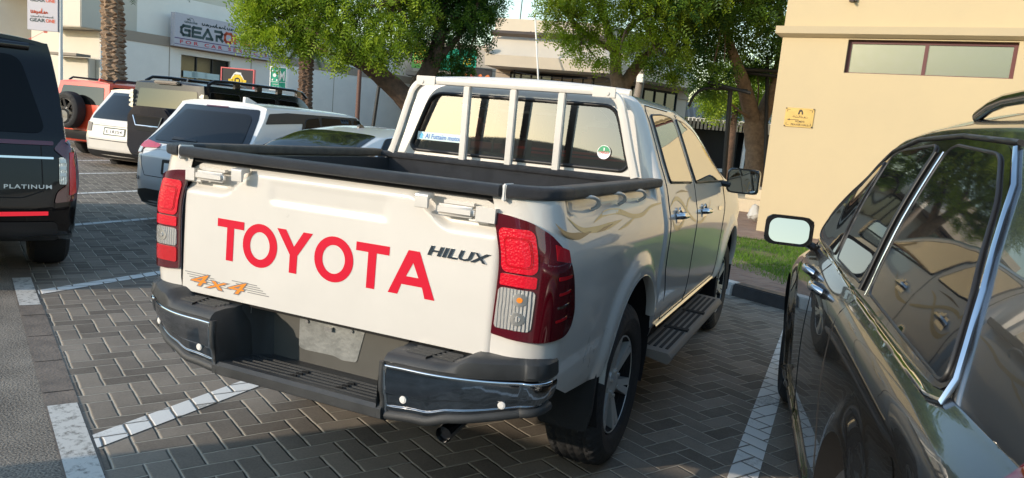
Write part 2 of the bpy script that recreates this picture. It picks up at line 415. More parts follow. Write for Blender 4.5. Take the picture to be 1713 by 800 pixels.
def math_n(m, op, a=None, b=None, c=None):
    n = N(m, 'ShaderNodeMath', operation=op)
    for i, q in enumerate((a, b, c)):
        if q is None: continue
        if isinstance(q, (int, float)): n.inputs[i].default_value = q
        else: lk(m, q, n.inputs[i])
    return n.outputs[0]
def paver(name, size, rot, c0, c1, joint, jw=0.045, bstr=.9):
    """90-degree herringbone of 2:1 blocks, object (=world) coordinates"""
    m = mat(name); p = pbsdf(m); tc = N(m, 'ShaderNodeTexCoord'); mp = N(m, 'ShaderNodeMapping')
    mp.inputs['Rotation'].default_value = (0, 0, -rot); mp.inputs['Scale'].default_value = (-1/size, 1/size, 1)
    lk(m, tc.outputs['Object'], mp.inputs['Vector'])
    # slight waviness
    wn = N(m, 'ShaderNodeTexNoise'); wn.inputs['Scale'].default_value = 1.3; lk(m, mp.outputs[0], wn.inputs['Vector'])
    wv = N(m, 'ShaderNodeVectorMath', operation='MULTIPLY_ADD'); lk(m, wn.outputs['Color'], wv.inputs[0]); wv.inputs[1].default_value = (.09, .09, 0); lk(m, mp.outputs[0], wv.inputs[2])
    s = N(m, 'ShaderNodeSeparateXYZ'); lk(m, wv.outputs[0], s.inputs[0])
    x, y = s.outputs[0], s.outputs[1]
    i = math_n(m, 'FLOOR', x); j = math_n(m, 'FLOOR', y); fx = math_n(m, 'SUBTRACT', x, i); fy = math_n(m, 'SUBTRACT', y, j)
    k = math_n(m, 'FLOORED_MODULO', math_n(m, 'SUBTRACT', i, j), 4.0)
    def eq(v): return math_n(m, 'COMPARE', k, float(v), .1)
    k0, k1, k2, k3 = eq(0), eq(1), eq(2), eq(3)
    ix = math_n(m, 'SUBTRACT', 1.0, fx); iy = math_n(m, 'SUBTRACT', 1.0, fy)
    # edge distances, 9 where the edge is inside the block
    L = math_n(m, 'ADD', fx, math_n(m, 'MULTIPLY', k1, 9.0)); Rr = math_n(m, 'ADD', ix, math_n(m, 'MULTIPLY', k0, 9.0))
    B = math_n(m, 'ADD', fy, math_n(m, 'MULTIPLY', k2, 9.0)); T = math_n(m, 'ADD', iy, math_n(m, 'MULTIPLY', k3, 9.0))
    d = math_n(m, 'MINIMUM', math_n(m, 'MINIMUM', L, Rr), math_n(m, 'MINIMUM', B, T))
    # block id: origin cell
    bi = math_n(m, 'SUBTRACT', i, k1); bj = math_n(m, 'SUBTRACT', j, k2)
    cb = N(m, 'ShaderNodeCombineXYZ'); lk(m, bi, cb.inputs[0]); lk(m, bj, cb.inputs[1]); wnz = N(m, 'ShaderNodeTexWhiteNoise', noise_dimensions='2D'); lk(m, cb.outputs[0], wnz.inputs['Vector'])
    n1 = N(m, 'ShaderNodeTexNoise'); n1.inputs['Scale'].default_value = 2.2; n1.inputs['Detail'].default_value = 8; n1.inputs['Roughness'].default_value = .7; lk(m, tc.outputs['Object'], n1.inputs['Vector'])
    n2 = N(m, 'ShaderNodeTexNoise'); n2.inputs['Scale'].default_value = 90; n2.inputs['Detail'].default_value = 3; lk(m, tc.outputs['Object'], n2.inputs['Vector'])
    t = math_n(m, 'ADD', math_n(m, 'MULTIPLY', wnz.outputs['Value'], .35), math_n(m, 'ADD', math_n(m, 'MULTIPLY', n1.outputs['Fac'], .70), math_n(m, 'MULTIPLY', n2.outputs['Fac'], .35)))
    r = N(m, 'ShaderNodeValToRGB'); r.color_ramp.elements[0].position = .42; r.color_ramp.elements[0].color = (*c0, 1); r.color_ramp.elements[1].position = 1.0; r.color_ramp.elements[1].color = (*c1, 1); lk(m, t, r.inputs[0])
    jj = N(m, 'ShaderNodeMapRange'); jj.interpolation_type = 'SMOOTHSTEP'; jj.inputs['From Min'].default_value = jw*.55; jj.inputs['From Max'].default_value = jw*1.5; lk(m, d, jj.inputs[0])
    mx = N(m, 'ShaderNodeMix', data_type='RGBA'); mx.inputs['A'].default_value = (*joint, 1); lk(m, r.outputs[0], mx.inputs['B']); lk(m, jj.outputs[0], mx.inputs['Factor']); lk(m, mx.outputs['Result'], p.inputs['Base Color'])
    hh = N(m, 'ShaderNodeMapRange'); hh.interpolation_type = 'SMOOTHSTEP'; hh.inputs['From Min'].default_value = jw*.3; hh.inputs['From Max'].default_value = jw*2.6; lk(m, d, hh.inputs[0])
    h = math_n(m, 'ADD', hh.outputs[0], math_n(m, 'ADD', math_n(m, 'MULTIPLY', n2.outputs['Fac'], .10), math_n(m, 'MULTIPLY', wnz.outputs['Value'], .15)))
    b = N(m, 'ShaderNodeBump'); b.inputs['Strength'].default_value = bstr; b.inputs['Distance'].default_value = .010; lk(m, h, b.inputs['Height']); lk(m, b.outputs[0], p.inputs['Normal'])
    p.inputs['Roughness'].default_value = .93; p.inputs['Specular IOR Level'].default_value = .25; return m
paver('pavers', .1125, math.radians(30), (.125, .105, .085), (.33, .28, .225), (.46, .41, .33), jw=.036, bstr=.75)
paver('walk_pavers', .1, math.radians(30), (.22, .14, .11), (.36, .25, .19), (.32, .27, .22), bstr=.4)
def asphalt():
    m = mat('asphalt'); p = pbsdf(m); tc = N(m, 'ShaderNodeTexCoord')
    v = N(m, 'ShaderNodeTexNoise'); v.inputs['Scale'].default_value = 110; v.inputs['Detail'].default_value = 3; lk(m, tc.outputs['Object'], v.inputs['Vector'])
    n = N(m, 'ShaderNodeTexNoise'); n.inputs['Scale'].default_value = 3; n.inputs['Detail'].default_value = 6; lk(m, tc.outputs['Object'], n.inputs['Vector'])
    t = math_n(m, 'ADD', math_n(m, 'MULTIPLY', v.outputs['Fac'], .8), math_n(m, 'MULTIPLY', n.outputs['Fac'], .3))
    r = N(m, 'ShaderNodeValToRGB'); r.color_ramp.elements[0].position = .42; r.color_ramp.elements[0].color = (.075, .064, .052, 1); r.color_ramp.elements[1].position = .68; r.color_ramp.elements[1].color = (.36, .31, .25, 1); lk(m, t, r.inputs[0]); lk(m, r.outputs[0], p.inputs['Base Color'])
    b = N(m, 'ShaderNodeBump'); b.inputs['Strength'].default_value = .7; b.inputs['Distance'].default_value = .008; lk(m, v.outputs['Fac'], b.inputs['Height']); lk(m, b.outputs[0], p.inputs['Normal']); p.inputs['Roughness'].default_value = .9
asphalt()
pm('road_far', (.13, .115, .10), .9, var=.15, vscale=1)
pm('sand', (.38, .33, .26), .95, var=.15, vscale=.8)
pm('soil', (.16, .10, .07), .95, var=.3, vscale=3)
pm('concrete_band', (.19, .155, .125), .85, var=.3, vscale=6, bump=.4, bscale=60)
def road_paint():
    m = mat('road_paint'); p = pbsdf(m); nt = m.node_tree; tc = N(m, 'ShaderNodeTexCoord')
    n = N(m, 'ShaderNodeTexNoise'); n.inputs['Scale'].default_value = 22; n.inputs['Detail'].default_value = 8; n.inputs['Roughness'].default_value = .75; lk(m, tc.outputs['Object'], n.inputs['Vector'])
    r = N(m, 'ShaderNodeValToRGB'); r.color_ramp.elements[0].position = .36; r.color_ramp.elements[0].color = (.16, .145, .12, 1); r.color_ramp.elements[1].position = .50; r.color_ramp.elements[1].color = (.62, .60, .55, 1); lk(m, n.outputs['Fac'], r.inputs[0]); lk(m, r.outputs[0], p.inputs['Base Color']); p.inputs['Roughness'].default_value = .75
    # reuse the paver bump so that the joints show through the paint
    src = MT['pavers']
road_paint()
def paint_over_pavers():
    """painted line worn over the herringbone: the pavers graph with a whitened block colour"""
    m = MT['pavers'].copy(); m.name = 'painted_pavers'; MT['painted_pavers'] = m
    for n in m.node_tree.nodes:
        if n.type == 'VALTORGB': n.color_ramp.elements[0].position = .42; n.color_ramp.elements[0].color = (.40, .38, .34, 1); n.color_ramp.elements[1].position = .60; n.color_ramp.elements[1].color = (.80, .78, .73, 1)
        if n.type == 'MIX': n.inputs['A'].default_value = (.20, .17, .14, 1)
        if n.type == 'MAP_RANGE' and abs(n.inputs['From Max'].default_value - .045*1.5) < 1e-4: n.inputs['From Min'].default_value = .01; n.inputs['From Max'].default_value = .04
paint_over_pavers()
def grass_mat():
    m = mat('turf_soil'); p = pbsdf(m); tc = N(m, 'ShaderNodeTexCoord'); n = N(m, 'ShaderNodeTexNoise'); n.inputs['Scale'].default_value = 1.3; n.inputs['Detail'].default_value = 5; lk(m, tc.outputs['Object'], n.inputs['Vector'])
    r = N(m, 'ShaderNodeValToRGB'); r.color_ramp.elements[0].position = .4; r.color_ramp.elements[0].color = (.05, .085, .02, 1); r.color_ramp.elements[1].position = .66; r.color_ramp.elements[1].color = (.24, .20, .09, 1); lk(m, n.outputs['Fac'], r.inputs[0]); lk(m, r.outputs[0], p.inputs['Base Color']); p.inputs['Roughness'].default_value = .95
    leaf_mat('grass_blade', (.07, .16, .015), (.20, .36, .03))
grass_mat()
# ---------------- setting: ground, lane, kerbs ----------------
LD = Vector((-.864, .504, 0)); LN = Vector((.504, .864, 0))     # lane direction / normal
def lp(t, n, z=0): return LD*t + LN*n + Vector((0, 0, z))
def sheet(name, pts, mat_, z, kind='structure', label=None):
    o = mobj(name, [(p[0], p[1], z) for p in pts], [list(range(len(pts)))], mat_, None, False)
    if o.data.polygons[0].normal.z < 0: o.data.flip_normals()
    return tag(o, label, None, None, kind)
sheet('ground', [(-400, -300), (400, -300), (400, 900), (-400, 900)], MT['sand'], -.02)
# paved parking court
PARK_FAR = 3.62+3.05
kn = LN.dot(Vector((1.49, 5.49, 0)))          # kerb front line, along LN
sheet('parking_pavement', [lp(-14, -.605), lp(40, -.605), lp(40, kn+.02), lp(-14, kn+.02)], MT['pavers'], .0)
sheet('lane', [lp(-40, -.742), lp(-40, -7.2), lp(60, -7.2), lp(60, -.742)], MT['asphalt'], .0)
sheet('lane_edge_strip', [lp(-40, -.744), lp(60, -.744), lp(60, -.603), lp(-40, -.603)], MT['concrete_band'], .003)
sheet('pavement_behind', [lp(-40, -7.2), lp(60, -7.2), lp(60, -20), lp(-40, -20)], MT['pavers'], .0)
# joints of the edge strip
bm = BM()
for k in range(-4, 40):
    t = k*.52+.1; a = lp(t, -.74, .0045); b = lp(t+.008, -.74, .0045); c = lp(t+.008, -.607, .0045); d = lp(t, -.607, .0045)
    bm.faces.new([bm.verts.new(q) for q in (a, b, c, d)])
tag(bmobj('strip_joints', bm, MT['seam'], None, False), None, None, None, 'structure')
# stall lines + lane dashes
for k, (x, x2) in enumerate([(-1.205, -1.075), (-3.72, -3.60), (-6.29, -6.17), (-8.78, -8.66), (-11.35, -11.23), (-13.9, -13.78), (1.37, 1.50)]):
    def yy(xx, n): return (n - .504*xx)/.864
    sheet('parking_line', [(x, yy(x, -.60)), (x2, yy(x2, -.60)), (x2, yy(x2, kn-.25)), (x, yy(x, kn-.25))], MT['painted_pavers'], .004)
for k in range(-1, 6):
    a = .55 + 2.95*k
    sheet('edge_dash', [lp(a, -.738), lp(a+.92, -.738), lp(a+.92, -.612), lp(a, -.612)], MT['road_paint'], .0055)
# kerb, grass, walk
GT = .13
bmW = BM(); bmB = BM()
for k in range(-6, 14):
    t0 = 2.33 + (k-2)*1.25; bm_ = bmB if k % 2 else bmW
    vs = [lp(t0+.004, kn, -.02), lp(t0+1.246, kn, -.02), lp(t0+1.246, kn+.17, -.02), lp(t0+.004, kn+.17, -.02)]
    tops = [lp(t0+.004, kn+.015, GT), lp(t0+1.246, kn+.015, GT), lp(t0+1.246, kn+.17, GT), lp(t0+.004, kn+.17, GT)]
    A = [bm_.verts.new(v) for v in vs]; B = [bm_.verts.new(v) for v in tops]
    for i in range(4): bm_.faces.new((A[i], A[(i+1) % 4], B[(i+1) % 4], B[i]))
    bm_.faces.new(B)
for b_, m_ in ((bmW, 'kerb_white'), (bmB, 'kerb_black')):
    bmesh.ops.recalc_face_normals(b_, faces=b_.faces[:]); tag(bmobj('kerb', b_, MT[m_], None, True, 30, .012, 2), None, None, None, 'structure')
gl, gr_ = -12, 4.0
G0 = [lp(-10, kn+.17), lp(.9, kn+.17)]
grass_poly = [(G0[0].x, G0[0].y), (G0[1].x, G0[1].y), (-2.2, 10.75), (16, 10.1)]
sheet('lawn_soil', grass_poly, MT['turf_soil'], GT-.02)
sheet('plaza', [lp(.9, kn+.17), lp(45, kn+.17), (-60, 60), (-1.0, 24), (-3.5, 15)], MT['walk_pavers'], GT-.012)
sheet('footpath', [(-4.0, 10.7), (17, 10.05), (17, 12.2), (.36, 13.5), (-.3, 19.5), (-3.0, 19.5)], MT['walk_pavers'], GT-.004)
sheet('planting_soil', [(-3.0, 19.5), (1.2, 19.5), (2.5, 27), (-4.0, 27)], MT['soil'], GT)
sheet('far_road', [(-14, 27), (14, 27), (22, 60), (-22, 60)], MT['road_far'], GT+.004)
def blades():
    n = 62000; P = np.zeros((n, 2)); 
    x = rng.uniform(-2.6, 8.5, n*2); y = rng.uniform(5.2, 11.0, n*2)
    k = inpoly(x, y, [tuple(p) for p in grass_poly]); x = x[k][:n]; y = y[k][:n]
    # thin patches
    pt = np.sin(x*1.7+1)*np.sin(y*2.3)+.5*np.sin(x*4.1+y*3.3); keep = rng.random(len(x)) > np.clip((pt-.55)*1.3, 0, .92); x = x[keep]; y = y[keep]; n = len(x)
    a = rng.uniform(0, 6.28, n); h = rng.uniform(.02, .062, n); wd = rng.uniform(.003, .006, n); l = rng.uniform(-.03, .03, (n, 2))
    V = np.zeros((n, 3, 3)); V[:, 0] = np.c_[x-np.cos(a)*wd, y-np.sin(a)*wd, np.full(n, GT-.02)]; V[:, 1] = np.c_[x+np.cos(a)*wd, y+np.sin(a)*wd, np.full(n, GT-.02)]; V[:, 2] = np.c_[x+l[:, 0], y+l[:, 1], GT-.02+h]
    tone = np.clip(rng.normal(.45, .2, n) + .2*np.sin(x*2.1+y), 0, 1)
    return big_mesh('grass', V.reshape(-1, 3), np.arange(3*n).reshape(-1, 3), MT['grass_blade'], tone)
def big_mesh(name, V, F, mat_, tone=None, parent=None):
    me = D.meshes.new(name); k = F.shape[1]; me.vertices.add(len(V)); me.vertices.foreach_set('co', V.astype('f').ravel())
    me.loops.add(F.size); me.loops.foreach_set('vertex_index', F.astype('i').ravel()); me.polygons.add(len(F)); me.polygons.foreach_set('loop_start', np.arange(0, F.size, k, dtype='i'))
    me.update(calc_edges=True)
    if tone is not None:
        at_ = me.attributes.new('tone', 'FLOAT', 'FACE'); at_.data.foreach_set('value', np.asarray(tone, 'f'))
    me.materials.append(mat_); return link(D.objects.new(name, me), parent)
tag(blades(), None, None, None, 'stuff')

# ---------------- right building (prayer hall) ----------------
B0 = Vector((.36, 12.04, 0)); BW = Vector((.9936, -.1126, 0)); BN = Vector((-.1126, -.9936, 0))   # wall direction, outward normal
def bm_frame(origin, xd, nd):
    """local frame: x along the wall, y INTO the building, z up"""
    m = Matrix.Identity(4)
    for r in range(3): m[r][0] = xd[r]; m[r][1] = -nd[r]; m[r][2] = (0, 0, 1)[r]; m[r][3] = origin[r]
    return m
def wallpt(u, v, p0, n, fr):
    q = fr.inverted() @ onplane(u, v, p0, n); return q.x, q.z
bld = thing('prayer_hall', 'cream rendered hall with a moulded ledge and a long high window beside the lawn', 'building', B0)
fr = bm_frame(Vector((0, 0, 0)), BW, BN)       # local to the empty (no rotation)
frw = bm_frame(B0, BW, BN)
x0, z0 = wallpt(1411, 123, B0, BN, frw); x1, z1 = wallpt(1695, 131, B0, BN, frw); xa, zt = wallpt(1418, 66, B0, BN, frw); xb, zt2 = wallpt(1700, 68, B0, BN, frw)
_, zc = wallpt(1308, 45, B0, BN, frw); _, zc2 = wallpt(1311, 57, B0, BN, frw)
WZ0 = (z0+z1)/2; WZ1 = zt; 
LW = 17.0; HW = 7.4; TH = .25
bm = BM()   # wall front with window opening, butt-jointed boxes
bx(bm, 0, x0, 0, TH, 0, HW, fr); bx(bm, x1, LW, 0, TH, 0, HW, fr); bx(bm, x0, x1, 0, TH, 0, WZ0, fr); bx(bm, x0, x1, 0, TH, WZ1, HW, fr)
bx(bm, 0, TH, TH, 12, 0, HW, fr); bx(bm, LW-TH, LW, TH, 12, 0, HW, fr); bx(bm, 0, LW, 12, 12+TH, 0, HW, fr); bx(bm, TH, LW-TH, TH, 12, HW-.3, HW-.05, fr)
bmobj('wall', bm, MT['cream_wall'], bld, False)
bm = BM()
prof = [(-.115, zc), (0.004, zc+.01), (0.004, zc2-.06), (-.03, zc2-.05), (-.115, zc2)]
# ledge: profile extruded along the wall, returning round the left corner
P0 = [bm.verts.new(fr @ Vector((y, y, z))) for y, z in prof]; P1 = [bm.verts.new(fr @ Vector((LW+.1, y, z))) for y, z in prof]; P2 = [bm.verts.new(fr @ Vector((y, 12.2, z))) for y, z in prof]
for A, B in ((P0, P1), (P2, P0)):
    for i in range(5): bm.faces.new((A[i], A[(i+1) % 5], B[(i+1) % 5], B[i]))
bm.faces.new(P1); bm.faces.new(P2[::-1]); bmesh.ops.recalc_face_normals(bm, faces=bm.faces[:])
bmobj('ledge', bm, MT['cream_trim'], bld, False)
bm = BM(); fw = .055; xm = x0 + (wallpt(1548, 95, B0, BN, frw)[0]-x0)
for a, b, c, d in ((x0, x0+fw, WZ0, WZ1), (x1-fw, x1, WZ0, WZ1), (x0+fw, x1-fw, WZ1-fw, WZ1), (x0+fw, x1-fw, WZ0, WZ0+.02), (xm-fw/2, xm+fw/2, WZ0+.02, WZ1-fw)): bx(bm, a, b, .10, .17, c, d, fr)
win = bmobj('window', bm, MT['window_frame_red'], bld, False)
bm = BM(); bx(bm, x0+fw, x1-fw, .13, .14, WZ0+.02, WZ1-fw, fr); bmobj('pane', bm, MT['bronze_glass'], win, False)
bm = BM(); q = fr.inverted() @ (onplane(1428, 0, B0, BN)-B0); bx(bm, q.x-.06, q.x+.06, -.06, 0, q.z-.03, q.z+.1, fr); cyl(bm, fr @ Vector((q.x, -.06, q.z-.02)), fr @ Vector((q.x, -.14, q.z-.04)), .022)
bmobj('wall_spout', bm, MT['timber_dark'], bld, True)
# brass wall sign
sgn_p = onplane(1337, 197, B0, BN); q = frw.inverted() @ sgn_p
SW, SH = .475, .325
sg = thing('wall_sign', 'brass plaque reading WOMENS PRAYER HALL with an arrow on the cream wall', 'sign', sgn_p)
fs = bm_frame(Vector((0, 0, 0)), BW, BN)
bm = BM(); bx(bm, -SW/2, SW/2, -.018, -.004, -SH/2, SH/2, fs); bmobj('plate', bm, MT['brass_plate'], sg, True, bevel=.002)
def fnw(y0): return lambda a, b: fs @ Vector((a, y0, b))
def ink(name, V, F): flat_on(name, V, F, fnw(-.019), MT['ink'], sg, .0008)
put_text('lettering', 'WOMENS', fnw(-.019), (-.06, .10, -.085, -.05), MT['ink'], sg, bold=.01, thick=.0008)
put_text('lettering', 'PRAYER HALL', fnw(-.019), (-.12, .17, -.14, -.105), MT['ink'], sg, bold=.01, thick=.0008)
bm = BM()
def flatp(bm, pts, y=-.0198): bm.faces.new([bm.verts.new(fs @ Vector((a, y, b))) for a, b in pts])
flatp(bm, [(-.20, -.04), (-.15, -.024), (-.15, -.036), (0, -.036), (0, -.044), (-.15, -.044), (-.15, -.056)])      # arrow
flatp(bm, rpoly([(-.03, .055), (-.01, .135), (.03, .14), (.055, .10), (.06, .055), (.035, .05), (.03, .10), (.005, .10), (0, .05)], .02))   # veiled head
for sx in (-1, 1):
    for sz in (-1, 1):
        a, b = sx*(SW/2-.03), sz*(SH/2-.03)
        flatp(bm, [(a, b), (a-sx*.05, b), (a-sx*.05, b-sz*.006), (a-sx*.008, b-sz*.006), (a-sx*.008, b-sz*.04), (a, b-sz*.04)])
# arabic line, strokes
def stroke2(bm, pts, wd, y=-.0198):
    P = spline([Vector((a, b)) for a, b in pts], 5)
    for i in range(len(P)-1):
        d = (P[i+1]-P[i]); 
        if d.length < 1e-7: continue
        d.normalize(); n = Vector((-d.y, d.x))*wd/2
        flatp(bm, [tuple(P[i]+n), tuple(P[i]-n), tuple(P[i+1]-n), tuple(P[i+1]+n)], y)
ARW = [[(.17, .0), (.165, -.012), (.13, -.012), (.11, -.01), (.10, .004), (.115, .006), (.11, -.012), (.07, -.012), (.065, .0)], [(.05, .022), (.05, -.012), (.03, -.012)], [(.02, .022), (.02, -.010)], [(.0, .022), (0, -.012), (-.03, -.012), (-.035, -.002), (-.045, -.012), (-.06, -.012), (-.07, -.002), (-.08, -.012), (-.09, .005)], [(-.105, .022), (-.105, -.012)], [(-.12, -.005), (-.125, .002), (-.117, .004)]]
for s in ARW: stroke2(bm, [(a*.85, b+.012) for a, b in s], .007)
for a in ((.12, .03), (.10, -.012), (-.04, .028), (-.05, .028)): flatp(bm, [(a[0]-.004, a[1]), (a[0], a[1]-.004), (a[0]+.004, a[1]), (a[0], a[1]+.004)])
bmobj('emblem', bm, MT['ink'], sg, False)
bm = BM()
for sx in (-1, 1):
    for sz in (-1, 1): cyl(bm, fs @ Vector((sx*(SW/2-.012), -.03, sz*(SH/2-.012))), fs @ Vector((sx*(SW/2-.012), 0, sz*(SH/2-.012))), .012, n=10)
bmobj('standoff', bm, MT['timber_dark'], sg, True)
# steps by the tree
st = thing('entrance_steps', 'low cream stepped plinth at the corner of the cream hall', 'steps', (-.35, 16.2, 0))
bm = BM(); bx(bm, -.65, .9, 0, 2.2, 0, .42); bx(bm, -.05, .9, -.001+.3, 2.0, .42, .66); bmobj('step', bm, MT['step_cream'], st, True, bevel=.02)
bm = BM(); bmesh.ops.create_icosphere(bm, subdivisions=3, radius=.12)
for v in bm.verts: v.co = Vector((v.co.x*(1.1+random.uniform(-.2, .2)), v.co.y*(1+random.uniform(-.2, .2)), v.co.z*(.9+random.uniform(-.2, .2)) + (.10 if v.co.z > .09 else 0)))
o = bmobj('carrier_bag', bm, MT['bag_white'], None, True, 60); o.location = gp(1257, 372, .16) + Vector((0, .3, .12)); tag(o, 'crumpled white bag lying at the foot of the cream hall corner', 'bag')

# ---------------- left long white workshop building ----------------
S0 = Vector((-26.9, 19.0, 0)); SWd = Vector((.158, .987, 0)).normalized(); SN = Vector((.987, -.158, 0)).normalized()
frs = Matrix.Identity(4)
for r in range(3): frs[r][0] = SWd[r]; frs[r][1] = -SN[r]; frs[r][2] = (0, 0, 1)[r]; frs[r][3] = S0[r]
def sp(u, v): q = frs.inverted() @ onplane(u, v, S0, SN); return q.x, q.z
ws = thing('workshop_building', 'long white vehicle workshop with a brown band and a dark shopfront', 'building', S0)
fl = frs.copy(); fl.translation = (0, 0, 0)
s_c = sp(168, 90)[0]; s_end = sp(812, 150)[0]
zb0 = sp(430, 101)[1]; zb1 = zb0+.42
sd0, _ = sp(303, 100); sd1, _ = sp(385, 120); zdt = sp(303, 91)[1]
H2 = sp(378, 17)[1]+.15
print('workshop', s_c, s_end, 'band', zb0, 'door', sd0, sd1, zdt, 'H', H2)
bm = BM()
bx(bm, s_c, sd0, 0, .3, 0, zb0, fl); bx(bm, sd1, s_end, 0, .3, 0, zb0, fl); bx(bm, sd0, sd1, 0, .3, zdt, zb0, fl)
bx(bm, s_c, s_end, .25, .55, zb1, H2, fl); bx(bm, s_c, s_end, .55, 9, H2-.35, H2-.2, fl); bx(bm, s_c, s_end, 9, 9.3, 0, H2, fl); bx(bm, s_end-.3, s_end, .56, 9, 0, H2-.36, fl)
# joint pilasters
bmobj('wall', bm, MT['white_wall'], ws, False)
bm = BM(); bx(bm, s_c, s_end+.02, -.03, .5, zb0+.002, zb1-.002, fl); bmobj('band', bm, MT['band_brown'], ws, False)
bm = BM()
for u in (283, 420, 560, 690):
    s = sp(u, 110)[0]; bx(bm, s-.02, s+.02, -.006, .0, 0, zb0-.01, fl)
bmobj('wall_joints', bm, MT['band_brown'], ws, False)
bm = BM(); bx(bm, sd0+.01, sd1-.01, .2, .24, 0, zdt-.01, fl); gl_ = bmobj('shop_window', bm, MT['shop_glass'], ws, False)
bm = BM()
for s in np.linspace(sd0+.03, sd1-.03, 4): bx(bm, s-.03, s+.03, .14, .199, 0, zdt-.012, fl)
bx(bm, sd0+.06, sd1-.06, .15, .198, 1.05, 1.12, fl); bx(bm, sd0+.06, sd1-.06, .15, .198, 2.35, 2.41, fl)
bmobj('frame', bm, MT['black_trim'], gl_, False)
bm = BM()
for u, v in ((322, 125), (336, 126), (358, 129)):
    s, z = sp(u, v); bx(bm, s-.38, s+.38, .12, .135, z-.14, z+.14, fl)
bmobj('notice', bm, MT['sticker_pale'], gl_, False)
# end block facing the lane, sunlit
eb = thing('end_block', 'tall sunlit cream end block of the workshop with a small hooded door', 'building', S0)
def epl(u, depth): return at(u, 150, depth)
EBY = (S0 + SWd*s_c)
bm = BM()
xe = -26.0
# faces -y: built as boxes around EBY
ex = EBY.x - S0.x; ey = EBY.y - S0.y
bx(bm, ex-2.6, ex-.02, ey-.0, ey+9, 0, 4.05); bx(bm, ex-2.6, ex+.02, ey-.9, ey+9, 4.052, H2+1.6); bx(bm, ex-1.9, ex-.25, ey-.35, ey-.002, 0, 2.9)
bx(bm, ex-4.9, ex-2.602, ey+.4, ey+9, 0, H2+2.2)
bmobj('wall', bm, MT['bright_wall'], eb, True, bevel=.03)
bm = BM(); bx(bm, ex-1.95, ex-.1, ey-1.0, ey-.36, 2.92, 3.02); bx(bm, ex-2.3, ex-1.95, ey-.04, ey-.003, 0, 2.3); bmobj('door', bm, MT['pole_grey'], eb, False)
bm = BM(); bx(bm, ex-2.2, ex-1.0, ey-1.5, ey-.91, 6.6, 6.7, Matrix.Identity(4)); bmobj('flood_light', bm, MT['black_trim'], eb, False)

def signboard(name, label, cat, c, xd, wdt, hgt, mat_, thick=.12, frame=None):
    """flat board facing the camera side; returns (empty, fn(a,b))"""
    xd = Vector(xd).normalized(); n = Vector((xd.y, -xd.x, 0)); 
    t = thing(name, label, cat, c); f = bm_frame(Vector((0, 0, 0)), xd, n)
    bm = BM(); bx(bm, -wdt/2, wdt/2, 0, thick, -hgt/2, hgt/2, f); bmobj('board', bm, MT[mat_], t, False)
    if frame:
        bm = BM(); e = .035
        for a, b, c_, d in ((-wdt/2-e, -wdt/2, -hgt/2-e, hgt/2+e), (wdt/2, wdt/2+e, -hgt/2-e, hgt/2+e), (-wdt/2, wdt/2, hgt/2, hgt/2+e), (-wdt/2, wdt/2, -hgt/2-e, -hgt/2)): bx(bm, a, b, -.02, thick+.01, c_, d, f)
        bmobj('frame', bm, MT[frame], t, False)
    return t, (lambda a, b: f @ Vector((a, -.004, b))), f
def shapes(name, polys, fn, mat_, parent, thick=.003):
    bm = BM()
    for p in polys: bm.faces.new([bm.verts.new(fn(a, b)) for a, b in p])
    n = (fn(1, 0)-fn(0, 0)).cross(fn(0, 1)-fn(0, 0)).normalized()
    for v in bm.verts: v.co += n*thick
    bmesh.ops.recalc_face_normals(bm, faces=bm.faces[:])
    return bmobj(name, bm, MT[mat_], parent, False)
def strokes(lines, wd):
    out = []
    for pts in lines:
        P = spline([Vector(p) for p in pts], 4)
        for i in range(len(P)-1):
            d = P[i+1]-P[i]
            if d.length < 1e-6: continue
            d.normalize(); n = Vector((-d.y, d.x))*wd/2; e = d*wd*.25
            out.append([tuple(P[i]+n-e), tuple(P[i]-n-e), tuple(P[i+1]-n+e), tuple(P[i+1]+n+e)])
    return out
def ring(cx, cy, r, wd, n=20, a0=0, a1=360):
    out = []
    for i in range(n):
        a = math.radians(a0+(a1-a0)*i/n); b = math.radians(a0+(a1-a0)*(i+1)/n)
        out.append([(cx+math.cos(a)*r, cy+math.sin(a)*r), (cx+math.cos(b)*r, cy+math.sin(b)*r), (cx+math.cos(b)*(r-wd), cy+math.sin(b)*(r-wd)), (cx+math.cos(a)*(r-wd), cy+math.sin(a)*(r-wd))])
    return out
# geometric letters for the service signs, unit cell 1x1
GEAR = {'G': [[(1, 1), (.25, 1), (0, .75), (0, .25), (.25, 0), (1, 0), (1, .55), (.5, .55)]], 'E': [[(1, 1), (.12, 1), (.0, .9), (0, 0), (1, 0)], [(0, .5), (.9, .5)]], 'A': [[(-.1, 0), (.5, 1), (1.1, 0), (.4, 0)]], 'R': [[(.1, 1), (.85, 1), (1, .8), (.9, .5), (.3, .45)], [(.3, .0), (.3, .45)], [(.6, .45), (1.05, 0)]],
        'O': [[(.2, 1), (.8, 1), (1, .8), (1, .2), (.8, 0), (.2, 0), (0, .2), (0, .8), (.2, 1)]], 'N': [[(0, 0), (0, 1), (1, 0), (1, 1)]]}
def gear_word(word, x, z, cw, ch, gap, wd):
    L = []
    for c in word:
        for s in GEAR[c]: L.append([(x+a*cw, z+b*ch) for a, b in s])
        x += cw+gap
    out = []
    for pts in L:
        for (a, b) in zip(pts, pts[1:]):
            A = Vector(a); B = Vector(b); d = (B-A)
            if d.length < 1e-6: continue
            d.normalize(); n = Vector((-d.y, d.x))*wd/2; e = d*wd/2; out.append([tuple(A+n-e), tuple(A-n-e), tuple(B-n+e), tuple(B+n+e)])
    return out, x
